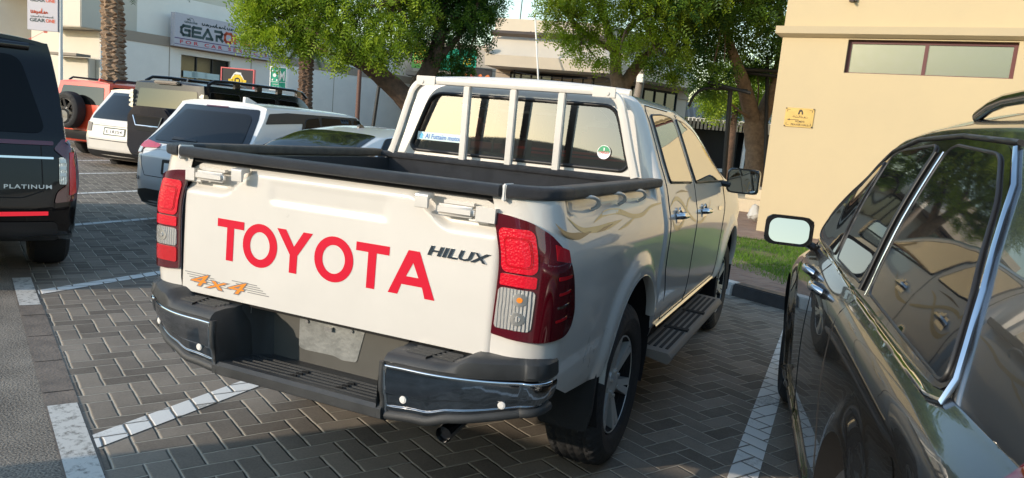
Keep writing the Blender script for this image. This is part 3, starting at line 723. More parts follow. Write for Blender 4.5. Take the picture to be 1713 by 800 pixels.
ARAB = [[(0, .55), (.03, .1), (.15, .0), (.28, .1), (.3, .5)], [(.42, .1), (.55, .05), (.6, .5), (.68, .1), (.8, .08), (.83, .4)], [(.95, -.25), (1.05, .0), (1.05, .35)], [(1.15, .08), (1.35, .08), (1.4, .35), (1.5, .08), (1.62, .08), (1.68, .55)], [(1.8, 1.0), (1.8, .08), (1.95, .08)], [(2.1, .1), (2.25, .05), (2.3, .35), (2.2, .38), (2.18, .1), (2.45, .08), (2.6, .35), (2.75, .1)], [(2.9, 1.0), (2.85, .1), (3.0, .05)]]
ARAB_SERV = ARAB + [[(a+3.2, b) for a, b in s] for s in ARAB[:5]]
# main shop sign
sA, zA0 = sp(283, 76); _, zA1 = sp(283, 20); sB, _ = sp(448, 108)
wS = sB-sA; hS = (zA1-zA0)
c = S0 + SWd*((sA+sB)/2) + SN*.38 + Vector((0, 0, (zA0+zA1)/2))
t, fn, ff = signboard('shop_sign', 'long lilac grey shop sign reading GEARONE over the workshop front', 'sign', c, SWd, wS, hS, 'sign_grey', .3, None)
def U(a): return -wS/2 + a*wS
def Vv(b): return -hS/2 + b*hS
cw = wS*.074; ch = hS*.27; gp_ = wS*.030
pl, xx = gear_word('GEAR', U(.06), Vv(.37), cw, ch, gp_, hS*.085); shapes('lettering', pl, fn, 'sign_slate', t)
pl, xx = gear_word('ONE', xx, Vv(.37), cw, ch, gp_, hS*.085); shapes('lettering', pl, fn, 'sign_orange', t, .004)
shapes('rule', [[(U(0), Vv(.235)), (U(1), Vv(.235)), (U(1), Vv(.26)), (U(0), Vv(.26))], [(U(0), Vv(.06)), (U(1), Vv(.06)), (U(1), Vv(.075)), (U(0), Vv(.075))]], fn, 'sign_purple', t)
put_text('lettering', 'FOR CAR SERVICES', fn, (U(.05), U(.93), Vv(.10), Vv(.21)), MT['sign_red'], t, bold=.02, spacing=1.6, thick=.004)
sc_ = wS*.40/5.2
shapes('arabic_lettering', strokes([[(U(.25)+a*sc_, Vv(.76)+b*hS*.11) for a, b in s] for s in ARAB_SERV], hS*.03), fn, 'sign_slate', t, .004)
shapes('arabic_lettering', strokes([[(U(.68)+a*wS*.16, Vv(.74)+b*hS*.15) for a, b in s] for s in [[(0, .9), (.0, .2), (.2, 0), (.42, .2), (.42, .9)], [(.6, .9), (.6, 0)], [(.75, -.3), (.9, 0), (.9, .5)], [(1.1, .0), (1.5, .0), (1.6, .6)]]], hS*.045), fn, 'sign_orange', t, .004)
shapes('emblem', ring(U(.145), Vv(.80), hS*.115, hS*.012, 14, 0, 180) + strokes([[(U(.11), Vv(.86)), (U(.14), Vv(.84))]], hS*.03), fn, 'sign_slate', t)
put_text('lettering', 'GEARONE', fn, (U(.085), U(.205), Vv(.74), Vv(.80)), MT['sign_slate'], t, bold=.02, thick=.005)
# hanging banner sign at the far left
c = at(71, 8, 27.0); wB = 52/CF*27; hB = 84/CF*27
t, fn, ff = signboard('banner_sign', 'tall pale lilac sign lettered GEARONE twice, hung above the far left cars', 'sign', c, (.93, .37, 0), wB, hB, 'sign_grey', .18)
for k, zz in enumerate((.50, .02)):
    z_ = -hB/2+hB*zz+ (.06*hB if k else 0)
    z_ = (-hB/2 + hB*.16) if k else (-hB/2 + hB*.55)
    put_text('lettering', 'GEAR', fn, (-wB*.42, wB*.10, z_, z_+hB*.07), MT['sign_slate'], t, bold=.03, thick=.004)
    put_text('lettering', 'ONE', fn, (wB*.11, wB*.42, z_, z_+hB*.07), MT['sign_orange'], t, bold=.03, thick=.004)
    shapes('arabic_lettering', strokes([[(-wB*.38+a*wB*.20, z_+hB*.17+b*hB*.09) for a, b in s] for s in ARAB[:6]], hB*.020), fn, 'sign_orange', t, .005)
    shapes('arabic_lettering', strokes([[(-wB*.38+a*wB*.145, z_+hB*.095+b*hB*.035) for a, b in s] for s in ARAB_SERV], hB*.009), fn, 'sign_slate', t, .005)
bm = BM(); cyl(bm, ff @ Vector((wB*.55, .1, -hB/2-.6)), ff @ Vector((wB*.55, .1, hB/2)), .06); cyl(bm, ff @ Vector((wB*.55, .1, -c.z+.1)), ff @ Vector((wB*.55, .1, -hB/2-.6)), .07)
bmobj('post', bm, MT['pole_white'], t, True)

# dark board with yellow emblem
dep = 25.0; c = at(397, 138, dep); wB = 53/CF*dep; hB = .85
t, fn, ff = signboard('emblem_board', 'dark board with a coral frame and a yellow gear emblem behind the parked cars', 'sign', c, (.93, .37, 0), wB, hB, 'sign_black', .1, 'sign_coral')
shapes('emblem', ring(0, .09, .235, .045, 6), fn, 'sign_white', t); shapes('emblem', ring(0, .06, .20, .10, 12) + [[(-.05, .0), (.05, .0), (.05, .1), (-.05, .1)], [(-.30, .02), (-.14, .0), (-.14, .11), (-.30, .09)], [(.30, .02), (.14, .0), (.14, .11), (.30, .09)]], fn, 'sign_yellow', t, .006)
shapes('emblem', [[(-.13, .27), (.12, .25), (.13, .32), (-.05, .34)]], fn, 'sign_white', t, .008)
for s in (-wB*.4, wB*.4):
    bm = BM(); cyl(bm, ff @ Vector((s, .05, -c.z+.1)), ff @ Vector((s, .05, -hB/2)), .03); bmobj('post', bm, MT['steel_black'], t, True)
# green municipal sign
dep = 27.0; c = at(465.5, 132, dep); wB = 26/CF*dep; hB = 36/CF*dep
t, fn, ff = signboard('parking_sign', 'green and white municipal sign with a big M on a post', 'sign', c, (.95, .3, 0), wB, hB, 'sign_green', .16, 'sign_white')
put_text('lettering', 'M', fn, (wB*.08, wB*.42, -hB*.08, hB*.36), MT['sign_white'], t, bold=.01, thick=.004)
shapes('rule', [[(-wB/2, -hB*.16), (wB/2, -hB*.16), (wB/2, -hB*.14), (-wB/2, -hB*.14)], [(-wB*.01, -hB*.14), (wB*.015, -hB*.14), (wB*.015, hB*.5), (-wB*.01, hB*.5)]], fn, 'sign_white', t)
shapes('emblem', ring(-wB*.25, hB*.15, wB*.12, wB*.12, 10) + [[(x-wB*.05, z-hB*.04), (x+wB*.05, z-hB*.04), (x+wB*.05, z+hB*.04), (x-wB*.02, z+hB*.04)] for x, z in ((-wB*.40, hB*.36), (-wB*.10, hB*.36), (-wB*.40, -hB*.06), (-wB*.10, -hB*.06))], fn, 'sign_white', t, .004)
shapes('lettering', strokes([[(-wB*.34+a*wB*.20, -hB*.28+b*hB*.08) for a, b in s] for s in ARAB[:5]], hB*.018), fn, 'sign_white', t, .004)
shapes('lettering', strokes([[(-wB*.34+a*wB*.1, -hB*.42+b*hB*.06) for a, b in s] for s in [[(0, 0), (0, 1), (.5, 1), (.5, 0)], [(1, 0), (1.3, 1), (1.6, 0)], [(2, 1), (2, 0), (2.5, 0)], [(3, 1), (3, 0)], [(3.5, 0), (3.5, 1), (4, 0), (4, 1)], [(4.6, 0), (5, 1), (5.4, 0)], [(5.9, 1), (5.9, 0), (6.4, 0)]]], hB*.014), fn, 'sign_white', t, .004)
bm = BM(); cyl(bm, ff @ Vector((0, .08, -c.z+.1)), ff @ Vector((0, .08, -hB/2)), .05); bmobj('post', bm, MT['pole_grey'], t, True)

# ---------------- shop block with the green sign ----------------
sb = at(755, 130, 45.5); 
sbd = Vector((.93, .37, 0)).normalized()
shop = thing('snack_shop', 'small beige snack shop with a flat canopy between the white wall and the round fascia', 'building', (sb.x, sb.y, 0))
fb = bm_frame(Vector((0, 0, 0)), sbd, Vector((sbd.y, -sbd.x, 0)))
bm = BM(); bx(bm, -2.4, 4.2, .2, 6, 0, 6.4, fb); bmobj('wall', bm, MT['shop_wall'], shop, False)
bm = BM(); bx(bm, -2.6, 4.3, -1.0, .19, 4.25, 4.5, fb); bmobj('canopy', bm, MT['roof_grey'], shop, False)
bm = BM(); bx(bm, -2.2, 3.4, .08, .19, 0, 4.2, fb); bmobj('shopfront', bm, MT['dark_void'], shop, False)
dep = 43.8; c = at(743, 99, dep); wB = 108/CF*dep; hB = 37/CF*dep
t, fn, ff = signboard('snack_sign', 'green sign with yellow HOT lettering half hidden by the tree', 'sign', c, sbd, wB, hB, 'sign_green', .2)
shapes('panel', [[(-wB*.5, -hB*.5), (-wB*.18, -hB*.5), (-wB*.18, hB*.5), (-wB*.5, hB*.5)]], fn, 'sign_lime', t, .003)
put_text('lettering', 'HOT', fn, (-wB*.47, -wB*.21, -hB*.05, hB*.38), MT['sign_yellow'], t, bold=.05, shear=.1, thick=.006)
put_text('lettering', 'CAFETERIA', fn, (-wB*.46, -wB*.22, -hB*.32, -hB*.14), MT['food_red'], t, bold=.03, thick=.006)
put_text('lettering', 'HOT', fn, (wB*.30, wB*.43, -hB*.2, hB*.15), MT['sign_yellow'], t, bold=.05, thick=.006)
dep = 43.0; c = at(797, 127, dep); wB = 50/CF*dep; hB = 24/CF*dep
t, fn, ff = signboard('menu_board', 'dark menu board with a row of red and orange food pictures', 'sign', c, sbd, wB, hB, 'sign_black', .1, 'steel_black')
for k in range(4):
    x = -wB*.38+k*wB*.25
    shapes('food_picture', ring(x, -hB*.08, wB*.09, wB*.09, 9), fn, 'food_orange' if k == 3 else 'food_red', t, .004); shapes('food_picture', ring(x+wB*.015, hB*.05, wB*.045, wB*.045, 7), fn, 'food_orange', t, .007)

# ---------------- corner building with the deep fascia ----------------
def cpt(u, dep, v=150): p = at(u, v, dep); return Vector((p.x, p.y, 0))
A = cpt(806, 35.5); Bc = cpt(1019, 34); Cc = cpt(1166, 38.8)
def zat(u, v, dep): return at(u, v, dep).z
z_soff = zat(1019, 123, 34); z_mid = zat(1019, 104, 34); z_par = zat(1000, 33, 34); z_beam = zat(1000, 66, 34)
cb_ = thing('corner_building', 'low beige corner building with a wide sloping fascia and blue tinted strip windows', 'building', (Bc.x, Bc.y, 0))
def off(path, d): return off_p(path, d)
def off_p(path, d):
    """offset an open plan path to its left (away from camera)"""
    out = []
    for i, p in enumerate(path):
        t1 = (p-path[i-1]).normalized() if i > 0 else (path[1]-p).normalized(); t2 = (path[i+1]-p).normalized() if i < len(path)-1 else t1
        n1 = Vector((-t1.y, t1.x, 0)); n2 = Vector((-t2.y, t2.x, 0)); m_ = (n1+n2); out.append(p + m_*(2*d/m_.length_squared))
    return out
path = [A, A.lerp(Bc, .3), A.lerp(Bc, .6), A.lerp(Bc, .9)]
for k in range(1, 6):
    t_ = k/6; path.append(A.lerp(Bc, .9)*(1-t_)**2 + Bc*2*t_*(1-t_) + Bc.lerp(Cc, .1)*t_*t_)
path += [Bc.lerp(Cc, .1), Bc.lerp(Cc, .4), Bc.lerp(Cc, .7), Cc, Cc+Vector((Cc.x-CC.x-2.5, Cc.y-CC.y, 0)).normalized()*9]
path = [p - Vector((Bc.x, Bc.y, 0)) for p in path]
def band(bm, prof, path=None):
    path = path or globals()['path']
    """prof list of (offset, z) closed loop swept along path"""
    rows = [[bm.verts.new(q+Vector((0, 0, z))) for q in off_p(path, d)] for d, z in prof]; n = len(prof)
    for i in range(n):
        R0, R1 = rows[i], rows[(i+1) % n]
        for k in range(len(path)-1): bm.faces.new((R0[k], R0[k+1], R1[k+1], R1[k]))
    bm.faces.new([r[0] for r in rows]); bm.faces.new([r[-1] for r in rows][::-1]); bmesh.ops.recalc_face_normals(bm, faces=bm.faces[:])
bm = BM(); band(bm, [(1.3, z_beam+.05), (1.3, z_par), (1.6, z_par), (1.6, z_beam+.05)]); bmobj('parapet', bm, MT['fascia_cream'], cb_, True, 25)
bm = BM(); band(bm, [(.0, z_mid), (.12, z_soff), (2.45, z_soff+.02), (2.45, z_beam+.3), (1.25, z_beam+.3), (1.25, z_beam-.05), (1.1, z_beam-.05)]); bmobj('fascia', bm, MT['fascia_cream'], cb_, True, 25)
wE = at(1151, 150, 40.8) - Bc; wE.z = 0; wA = Vector((at(1151, 150, 40.8).x-CC.x-.8, at(1151, 150, 40.8).y-CC.y, 0)).normalized()
wpath = off([A-Bc, Vector((0, 0, 0)), Cc-Bc], 2.2)[:2] + [wE, wE+wA*8]
bm = BM(); band(bm, [(0, 0), (0, z_soff), (.3, z_soff), (.3, 0)], wpath); bmobj('wall', bm, MT['shop_wall'], cb_, True, 25)
bm = BM(); band(bm, [(-.09, z_soff-.001), (-.09, z_soff-.45), (-.01, z_soff-.45), (-.01, z_soff-.001)], wpath); bmobj('wall_band', bm, MT['band_brown'], cb_, True, 25)
bm = BM(); band(bm, [(1.6, z_par-.4), (1.6, z_par-.3), (9, z_par-.3), (9, z_par-.4)]); bmobj('roof', bm, MT['roof_grey'], cb_, True, 25)
bm = BM(); pb = off([A-Bc, Vector((0, 0, 0)), Cc-Bc], .75); P_ = [p+Vector((0, 0, z_beam+.1)) for p in pb]; tube(bm, P_, .14, 4); bmobj('timber_beam', bm, MT['timber_dark'], cb_, False)
bm = BM()
for k in (1, 2, 6, 10, 11):
    if k < len(path): tube(bm, [off(path, .7)[k]+Vector((0, 0, z_beam+.1)), off(path, 1.45)[k]+Vector((0, 0, z_beam+.35))], .04, 6)
bmobj('bracket', bm, MT['timber_dark'], cb_, False)
# strip windows on the recessed wall
pw = off(wpath, -.10)
def strip(u0, u1, k0):
    """find segment param by projecting to plan"""
    wpts = [p + Vector((Bc.x, Bc.y, 0)) for p in pw]
    def hit(u):
        d = ray(u, 150); d = Vector((d.x, d.y)); o = Vector((CC.x, CC.y)); 
        for i in range(len(wpts)-1):
            a = wpts[i].xy; b = wpts[i+1].xy; e = b-a; den = d.x*e.y-d.y*e.x
            if abs(den) < 1e-9: continue
            t = ((a.x-o.x)*e.y-(a.y-o.y)*e.x)/den; s = ((a.x-o.x)*d.y-(a.y-o.y)*d.x)/den
            if t > 0 and -.001 <= s <= 1.001: return Vector((a.x+e.x*s, a.y+e.y*s, 0))
        return wpts[-1]
    return hit(u0), hit(u1)
for (u0, u1, v0, v1) in ((853, 992, 122, 150), (1056, 1131, 146, 196)):
    a, b = strip(u0, u1, 0); dz = (b-a); Lw = dz.length; dz.normalize(); o3 = Vector((Bc.x, Bc.y, 0))
    d0 = (CR @ (a-CC)).z; z1_ = zat(u0, v0, d0); z0_ = z1_-1.25 if u0 < 1000 else z1_-1.9
    fw_ = bm_frame(a-o3, dz, Vector((dz.y, -dz.x, 0)))
    bm = BM(); bx(bm, 0, Lw, -.06, .0, z0_, z1_, fw_); wn_ = bmobj('window', bm, MT['teal_glass'], cb_, False)
    n_ = 8 if u0 < 1000 else 4; bm = BM(); bm2 = BM()
    for k in range(n_+1): bx(bm, Lw*k/n_-.035, Lw*k/n_+.035, -.12, -.061, z0_, z1_, fw_)
    bx(bm, 0, Lw, -.121, -.0615, z1_-.09, z1_+.02, fw_)
    for k in range(n_):
        if u0 < 1000: bx(bm2, Lw*k/n_+.09, Lw*(k+1)/n_-.25, -.08, -.0605, z0_, z1_-.3, fw_)
    bmobj('mullion', bm, MT['seam'], wn_, False)
    if len(bm2.verts): bmobj('pane', bm2, MT['teal_glass_light'], wn_, False)
    else: bm2.free()
# AC unit / lamps on the fascia
bm = BM(); p = at(1043, 98, 35) - Vector((Bc.x, Bc.y, 0)); bmesh.ops.create_uvsphere(bm, u_segments=12, v_segments=8, radius=.22, matrix=Matrix.Translation(p)); bmobj('wall_lamp', bm, MT['fascia_cream'], cb_, True); bm = BM(); p = at(815, 80, 35) - Vector((Bc.x, Bc.y, 0)); bmesh.ops.create_uvsphere(bm, u_segments=12, v_segments=8, radius=.2, matrix=Matrix.Translation(p)); bmobj('wall_lamp', bm, MT['fascia_cream'], cb_, True)

def pole(name, label, u0, v0, u1, v1, dep, r, mat_, cat='pole', zbase=.1):
    """straight pole through two photo points, standing at its own distance"""
    a = at(u0, v0, dep); b = at(u1, v1, dep); d = (b-a); base = a + d*((zbase-a.z)/d.z); top = a
    t = thing(name, label, cat, base); bm = BM(); cyl(bm, (0, 0, 0), top-base, r, r*.8, 12); bmobj('shaft', bm, MT[mat_], t, True)
    return t, base, top
t, b_, tp = pole('lamp_post', 'slim black lamp post with a cross arm between the leaning trunks', 643, 82, 625, 205, 19, .05, 'steel_black', 'lamp post')
bm = BM(); q = at(620, 91, 19)-b_; q2 = at(662, 91, 19)-b_; cyl(bm, q, q2, .03); box(bm, at(632, 88, 19)-b_, (.3, .12, .06)); box(bm, at(655, 88, 19)-b_, (.3, .12, .06)); bmobj('cross_arm', bm, MT['steel_black'], t, True)
bm = BM(); box(bm, at(642, 120, 18.9)-b_, (.09, .07, .13)); bmobj('junction_box', bm, MT['sticker_pale'], t, False)
pole('sign_pole', 'rusty brown pole in front of the white workshop wall', 602, 118, 598, 190, 22, .075, 'pole_brown')
t, b_, tp = pole('timber_pole', 'weathered grey pole with a small white box beside the forked tree', 1078, 100, 1066, 165, 25, .16, 'pole_grey')
bm = BM(); box(bm, at(1071, 131, 24.7)-b_, (.2, .15, .26)); bmobj('junction_box', bm, MT['white_plastic'], t, False)
pole('conduit_pole', 'thin white pipe running up the corner building fascia', 895, 25, 901, 145, 33.6, .045, 'pole_white', 'pipe')
pole('aerial_mast', 'very thin aerial mast above the corner building roof', 875, -12, 871, 24, 37, .03, 'steel_black', 'mast')
# wires
bm = BM()
for (u0, v0, d0, u1, v1, d1, sag) in ((812, 117, 34.5, 1060, 136, 34, .25), (1080, 100, 25, 1010, 138, 33, .0), (860, 120, 33.8, 1000, 130, 33, .15)):
    a = at(u0, v0, d0); b = at(u1, v1, d1); tube(bm, [a.lerp(b, k/12)-Vector((0, 0, sag*math.sin(math.pi*k/12))) for k in range(13)], .012, 4)
o = bmobj('overhead_cable', bm, MT['steel_black'], None, False); tag(o, 'thin black cables strung along the corner building wall', 'cable')
# lattice mast far left
t = thing('lattice_mast', 'red and white lattice mast far behind the white signs', 'mast', (0, 0, 0)); dep = 70; b_ = at(24, 140, dep); t.location = (b_.x, b_.y, 0)
bmr = BM(); bmw = BM(); s = .28; Hm = 22
for k in range(22):
    b2 = bmr if (k//3) % 2 else bmw; z0_, z1_ = k, k+1
    C4 = [(-s, -s), (s, -s), (s, s), (-s, s)]
    for i in range(4):
        cyl(b2, (*C4[i], z0_), (*C4[i], z1_), .055, n=5, caps=False); cyl(b2, (*C4[i], z0_), (*C4[(i+1) % 4], z1_), .03, n=4, caps=False); cyl(b2, (*C4[i], z0_), (*C4[(i+1) % 4], z0_), .03, n=4, caps=False)
bmobj('mast_section', bmr, MT['sign_red'], t, False); bmobj('mast_section', bmw, MT['pole_white'], t, False)
# far left odds: pale blocks, fuel kiosk, red shutter frame
t = thing('far_block', 'pale warehouse block behind the banner sign', 'building', (0, 0, 0)); b_ = at(60, 100, 48); t.location = (b_.x, b_.y, 0)
bm = BM(); bx(bm, -3.0, 3.2, 0, 9, 0, 4.7); bx(bm, -1.0, .3, -.5, -.002, 0, 3.2); bmobj('wall', bm, MT['bright_wall'], t, False)
t = thing('red_gate', 'red steel door frame and arm beside the pale block', 'gate', (0, 0, 0)); b_ = at(80, 100, 33); t.location = (b_.x, b_.y, 0)
bm = BM(); cyl(bm, (0, 0, 0), (0, 0, 3.9), .06); cyl(bm, (-1.3, 0, 3.5), (0, 0, 4.0), .10); bx(bm, -.12, .12, -.1, .1, 3.9, 4.1); bmobj('frame', bm, MT['rust_red'], t, False)
t = thing('fuel_pylon', 'rounded cream pylon with an orange and red panel at the far left', 'sign', (0, 0, 0)); b_ = at(40, 100, 40); t.location = (b_.x, b_.y, 0)
bm = BM(); cyl(bm, (0, 0, 0), (0, 0, 4.9), .42, n=20); bmobj('column', bm, MT['fascia_cream'], t, True); bm = BM(); bx(bm, -.3, .3, -.5, -.35, 3.4, 4.1, Matrix.Rotation(math.radians(40), 4, 'Z')); bmobj('panel', bm, MT['sign_orange'], t, False)

# ---------------- background right: sheds, frame canopy ----------------
def blk(t, name, c0, xd, boxes, mat_, **k):
    f = bm_frame(Vector((0, 0, 0)), Vector(xd).normalized(), Vector((Vector(xd).normalized().y, -Vector(xd).normalized().x, 0))); bm = BM()
    for b in boxes: bx(bm, *b, f)
    return bmobj(name, bm, MT[mat_], t, False)
p = at(1205, 230, 44); sh = thing('tin_shed', 'low tan corrugated shed with dark open bays and white posts across the road', 'shed', (p.x, p.y, 0)); xd = (.97, .25, 0)
xl = -3.2; xr = 7
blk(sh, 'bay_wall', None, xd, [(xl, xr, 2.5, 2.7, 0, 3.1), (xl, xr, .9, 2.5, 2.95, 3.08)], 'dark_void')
f = bm_frame(Vector((0, 0, 0)), Vector(xd).normalized(), Vector((Vector(xd).normalized().y, -Vector(xd).normalized().x, 0))); bm = BM()
N_ = 46
for k in range(N_):
    x = xl+(xr-xl)*k/N_; x2 = xl+(xr-xl)*(k+.62)/N_; bx(bm, x, x2, .0+.06*(k % 2), .3, 2.62, 3.2, f)
bmobj('cladding', bm, MT['tan_steel'], sh, False)
bm = BM()
for k in range(30):
    x = xl+(xr-xl)*k/30; q = [(x, 0, 3.22), (x+.2, 0, 3.27), (x+.2, 3.4, 4.32), (x, 3.4, 4.27)]; bm.faces.new([bm.verts.new(f @ Vector(v)) for v in q]); q = [(x+.2, 0, 3.27), (x+.345, 0, 3.22), (x+.345, 3.4, 4.27), (x+.2, 3.4, 4.32)]; bm.faces.new([bm.verts.new(f @ Vector(v)) for v in q])
bmobj('roof', bm, MT['roof_grey'], sh, False)
blk(sh, 'door_panel', None, xd, [(-1.45, 1.2, 1.6, 1.7, .1, 2.7), (1.7, 4.0, 1.6, 1.7, .1, 2.7)], 'navy_black_paint')
for x in (-1.75, 1.45, 4.4):
    bm = BM(); cyl(bm, f @ Vector((x, .4, 0)), f @ Vector((x+.05, .4, 2.7)), .11); bmobj('post', bm, MT['pole_white'], sh, True)
blk(sh, 'rail', None, xd, [(xl, xr, .3, .45, .22, .42)], 'pole_white')
p = at(1200, 200, 58); t = thing('far_house', 'pale concrete house far behind the tin shed', 'building', (p.x, p.y, 0)); blk(t, 'wall', None, xd, [(-2, 9, 0, 6, 0, 3.9)], 'bright_wall')
p = at(1170, 200, 60); t = thing('utility_pole', 'pale utility pole beyond the tin shed', 'pole', (p.x, p.y, 0)); bm = BM(); cyl(bm, (0, 0, 0), (.4, 0, 6.2), .13, .09); bmobj('shaft', bm, MT['pole_grey'], t, True)
# black steel canopy frame
p = gp(1225, 330); d0 = 19.5; cf = thing('canopy_frame', 'black steel canopy frame with curved arms under the big tree', 'canopy', (0, 0, 0)); b_ = at(1220, 250, d0); cf.location = (b_.x, b_.y, .1)
o3 = Vector((b_.x, b_.y, .1)); bm = BM()
tube(bm, [Vector((0, 0, 0)), at(1222, 150, d0)-o3], .06, 8); tube(bm, [Vector((.9, 1.8, 0)), at(1284, 95, 21.5)-o3], .055, 8)
tube(bm, spline([at(1152, 178, d0)-o3, at(1163, 158, d0)-o3, at(1185, 148, d0)-o3, at(1250, 152, d0)-o3], 5), .04, 8)
tube(bm, [at(1185, 138, d0)-o3, at(1256, 156, 19.0)-o3], .045, 8); tube(bm, [at(1178, 112, 21.5)-o3, at(1300, 128, 21)-o3], .05, 8); tube(bm, [at(1240, 116, 21)-o3, at(1300, 119, 21)-o3], .05, 8); tube(bm, [at(1180, 150, d0)-o3, at(1240, 116, 21.3)-o3], .04, 8)
bmobj('frame', bm, MT['steel_black'], cf, True, 60)

# low arcade behind the photographer (reflected in the glass)
t = thing('market_arcade', 'long low beige arcade building behind the camera', 'building', (0, -31, 0))
bm = BM(); bx(bm, -60, 60, -8, 0, 3.6, 6.4)
for k in range(31): bx(bm, -60+k*4-.3*0, -60+k*4+.6, -.6, -.002, 0, 3.6)
bx(bm, -60, 60, -8, -3, 0, 3.598); bmobj('wall', bm, MT['shop_wall'], t, False)
# ---------------- wheels ----------------
def wheel_parts(parent, c, R, wd, side, spokes=7, rim='alloy', rr=.6, twin=True, detail=2, tread=True):
    """wheel at c (centre), axis along local x; side=+1: outer face towards +x"""
    t = D.objects.new('wheel', None); t.location = c; t.empty_display_size = .1; link(t, parent)
    m = Matrix.Rotation(math.radians(90), 4, 'Y') if side > 0 else Matrix.Rotation(math.radians(-90), 4, 'Y')
    Rr = R*rr; h = wd/2
    prof = [(Rr-.005, -h+.03), (Rr+.01, -h+.008), ((R+Rr)/2, -h-.004), (R-.035, -h+.008), (R-.012, -h+.03), (R-.003, -h*.5), (R, 0), (R-.003, h*.5), (R-.012, h-.03), (R-.035, h-.008), ((R+Rr)/2+.012, h+.002), ((R+Rr)/2, h+.006), ((R+Rr)/2-.012, h+.003), (Rr+.01, h-.008), (Rr-.005, h-.03), (Rr-.03, h-.05)]
    n = 192 if detail > 1 else 40
    bm = BM()
    P = []
    if detail > 1:
        # dense profile with tread grooves
        q = [Vector((a, b, 0)) for a, b in prof]; q = spline(q, 4); prof2 = []
        for v in q:
            prof2.append((v.x, v.y))
        rings = lathe(bm, prof2, m, n)
        for ri, (r_, h_) in enumerate(prof2):
            if r_ > R-.05:
                for j, v in enumerate(rings[ri]):
                    blk_ = ((j + (2 if abs(h_) < .05 else 0) + int(abs(h_)*50)) % 4) < 1
                    g = blk_ and tread
                    circ = any(abs(abs(h_)-gx) < .007 for gx in (.022, .065))
                    if g or circ:
                        d_ = v.co - m.to_3x3() @ Vector((0, 0, h_)); v.co -= d_.normalized()*.008
    else: lathe(bm, prof, m, n)
    bmesh.ops.recalc_face_normals(bm, faces=bm.faces[:])
    bmobj('tyre', bm, MT['tyre'], t, True, 30)
    # rim barrel + dish
    bm = BM(); lathe(bm, [(Rr-.004, h-.025), (Rr-.018, h-.02), (Rr-.028, h-.05), (Rr-.035, 0), (Rr-.05, -h+.05), (.06, -h+.06)], m, 48)
    bmesh.ops.recalc_face_normals(bm, faces=bm.faces[:]); rm = bmobj('rim', bm, MT['well_black' if rim == 'alloy' else rim], t, True, 30)
    bm = BM(); lathe(bm, [(Rr-.010, h-.030), (Rr-.011, h-.018), (Rr-.016, h-.018), (Rr-.020, h-.03)], m, 64)
    zf = h-.022
    for k in range(spokes):
        a = 2*math.pi*k/spokes+.2
        for da in ((-.115, .115) if twin else (0,)):
            w0, w1 = (.015, .017) if twin else (.045, .03)
            r0, r1 = .05, Rr-.015
            A = a+da*.35; Bq = a+da*(1.0 if twin else 0)
            def pt(r, ang, off_, z): 
                x = r*math.cos(ang)-off_*math.sin(ang); y = r*math.sin(ang)+off_*math.cos(ang); return m @ Vector((x, y, z))
            vs = [pt(r0, A, -w0, zf-.022), pt(r0, A, w0, zf-.022), pt(r1, Bq, w1, zf+.004), pt(r1, Bq, -w1, zf+.004)]
            vb = [pt(r0, A, -w0, zf-.06), pt(r0, A, w0, zf-.06), pt(r1, Bq, w1, zf-.05), pt(r1, Bq, -w1, zf-.05)]
            Av = [bm.verts.new(v) for v in vs]; Bv = [bm.verts.new(v) for v in vb]
            fs = [bm.faces.new(Av), bm.faces.new(Bv[::-1])]+[bm.faces.new((Av[i], Bv[i], Bv[(i+1) % 4], Av[(i+1) % 4])) for i in range(4)]
    lathe(bm, [(.0, zf-.005), (.03, zf-.006), (.045, zf-.012), (.07, zf-.02), (.078, zf-.05)], m, 32)
    for k in range(6):
        a = 2*math.pi*k/6; p0 = m @ Vector((.058*math.cos(a), .058*math.sin(a), zf-.035)); p1 = m @ Vector((.058*math.cos(a), .058*math.sin(a), zf-.006)); cyl(bm, p0, p1, .009, n=6)
    bmesh.ops.recalc_face_normals(bm, faces=bm.faces[:]); bmobj('spokes', bm, MT['alloy' if rim == 'alloy' else rim], rm, True, 30)
    bm = BM(); lathe(bm, [(.0, -h+.07), (.15, -h+.07), (.155, -h+.05)], m, 32); bmobj('brake_disc', bm, MT['alloy_dark'], rm, True)
    return t

# ---------------- white pickup ----------------
TK = thing('pickup_truck', 'white double cab pickup with red TOYOTA lettering on its tailgate and a black bed rail', 'pickup truck', (0, 0, 0))
PZ = [.48, .52, .60, .70, .82, .92, 1.00, 1.07, 1.115, 1.16, 1.22, 1.262, 1.30, 1.40, 1.52, 1.62, 1.675, 1.71, 1.735, 1.752, 1.762, 1.768]
PX = [.800, .842, .866, .877, .882, .886, .889, .889, .884, .873, .858, .848, .836, .795, .748, .706, .676, .645, .60, .50, .30, .0]
_s = [0.0]
for i in range(1, len(PZ)): _s.append(_s[-1]+math.hypot(PZ[i]-PZ[i-1], PX[i]-PX[i-1]))
PS = np.array(_s)
def smooth_tab(tab):
    """cubic (monotone-ish) interpolation of a table over PS"""
    T = np.array(tab); m_ = np.gradient(T, PS)
    def f(s):
        s = min(max(s, 0), PS[-1]-1e-9); i = min(np.searchsorted(PS, s, side='right')-1, len(PS)-2); h = PS[i+1]-PS[i]; t = (s-PS[i])/h
        return (2*t**3-3*t**2+1)*T[i]+(t**3-2*t**2+t)*h*m_[i]+(-2*t**3+3*t**2)*T[i+1]+(t**3-t**2)*h*m_[i+1]
    return f
FX = smooth_tab(PX); FZ = smooth_tab(PZ)
def s_of_z(z): return float(np.interp(z, PZ, PS))
def XS(z): return FX(s_of_z(z))
def sstep(a, b, x): t = min(1, max(0, (x-a)/(b-a))); return t*t*(3-2*t)
AR = (1.125, .505, .405); AF = (4.205, .50, .40)      # wheel arches y,z,r
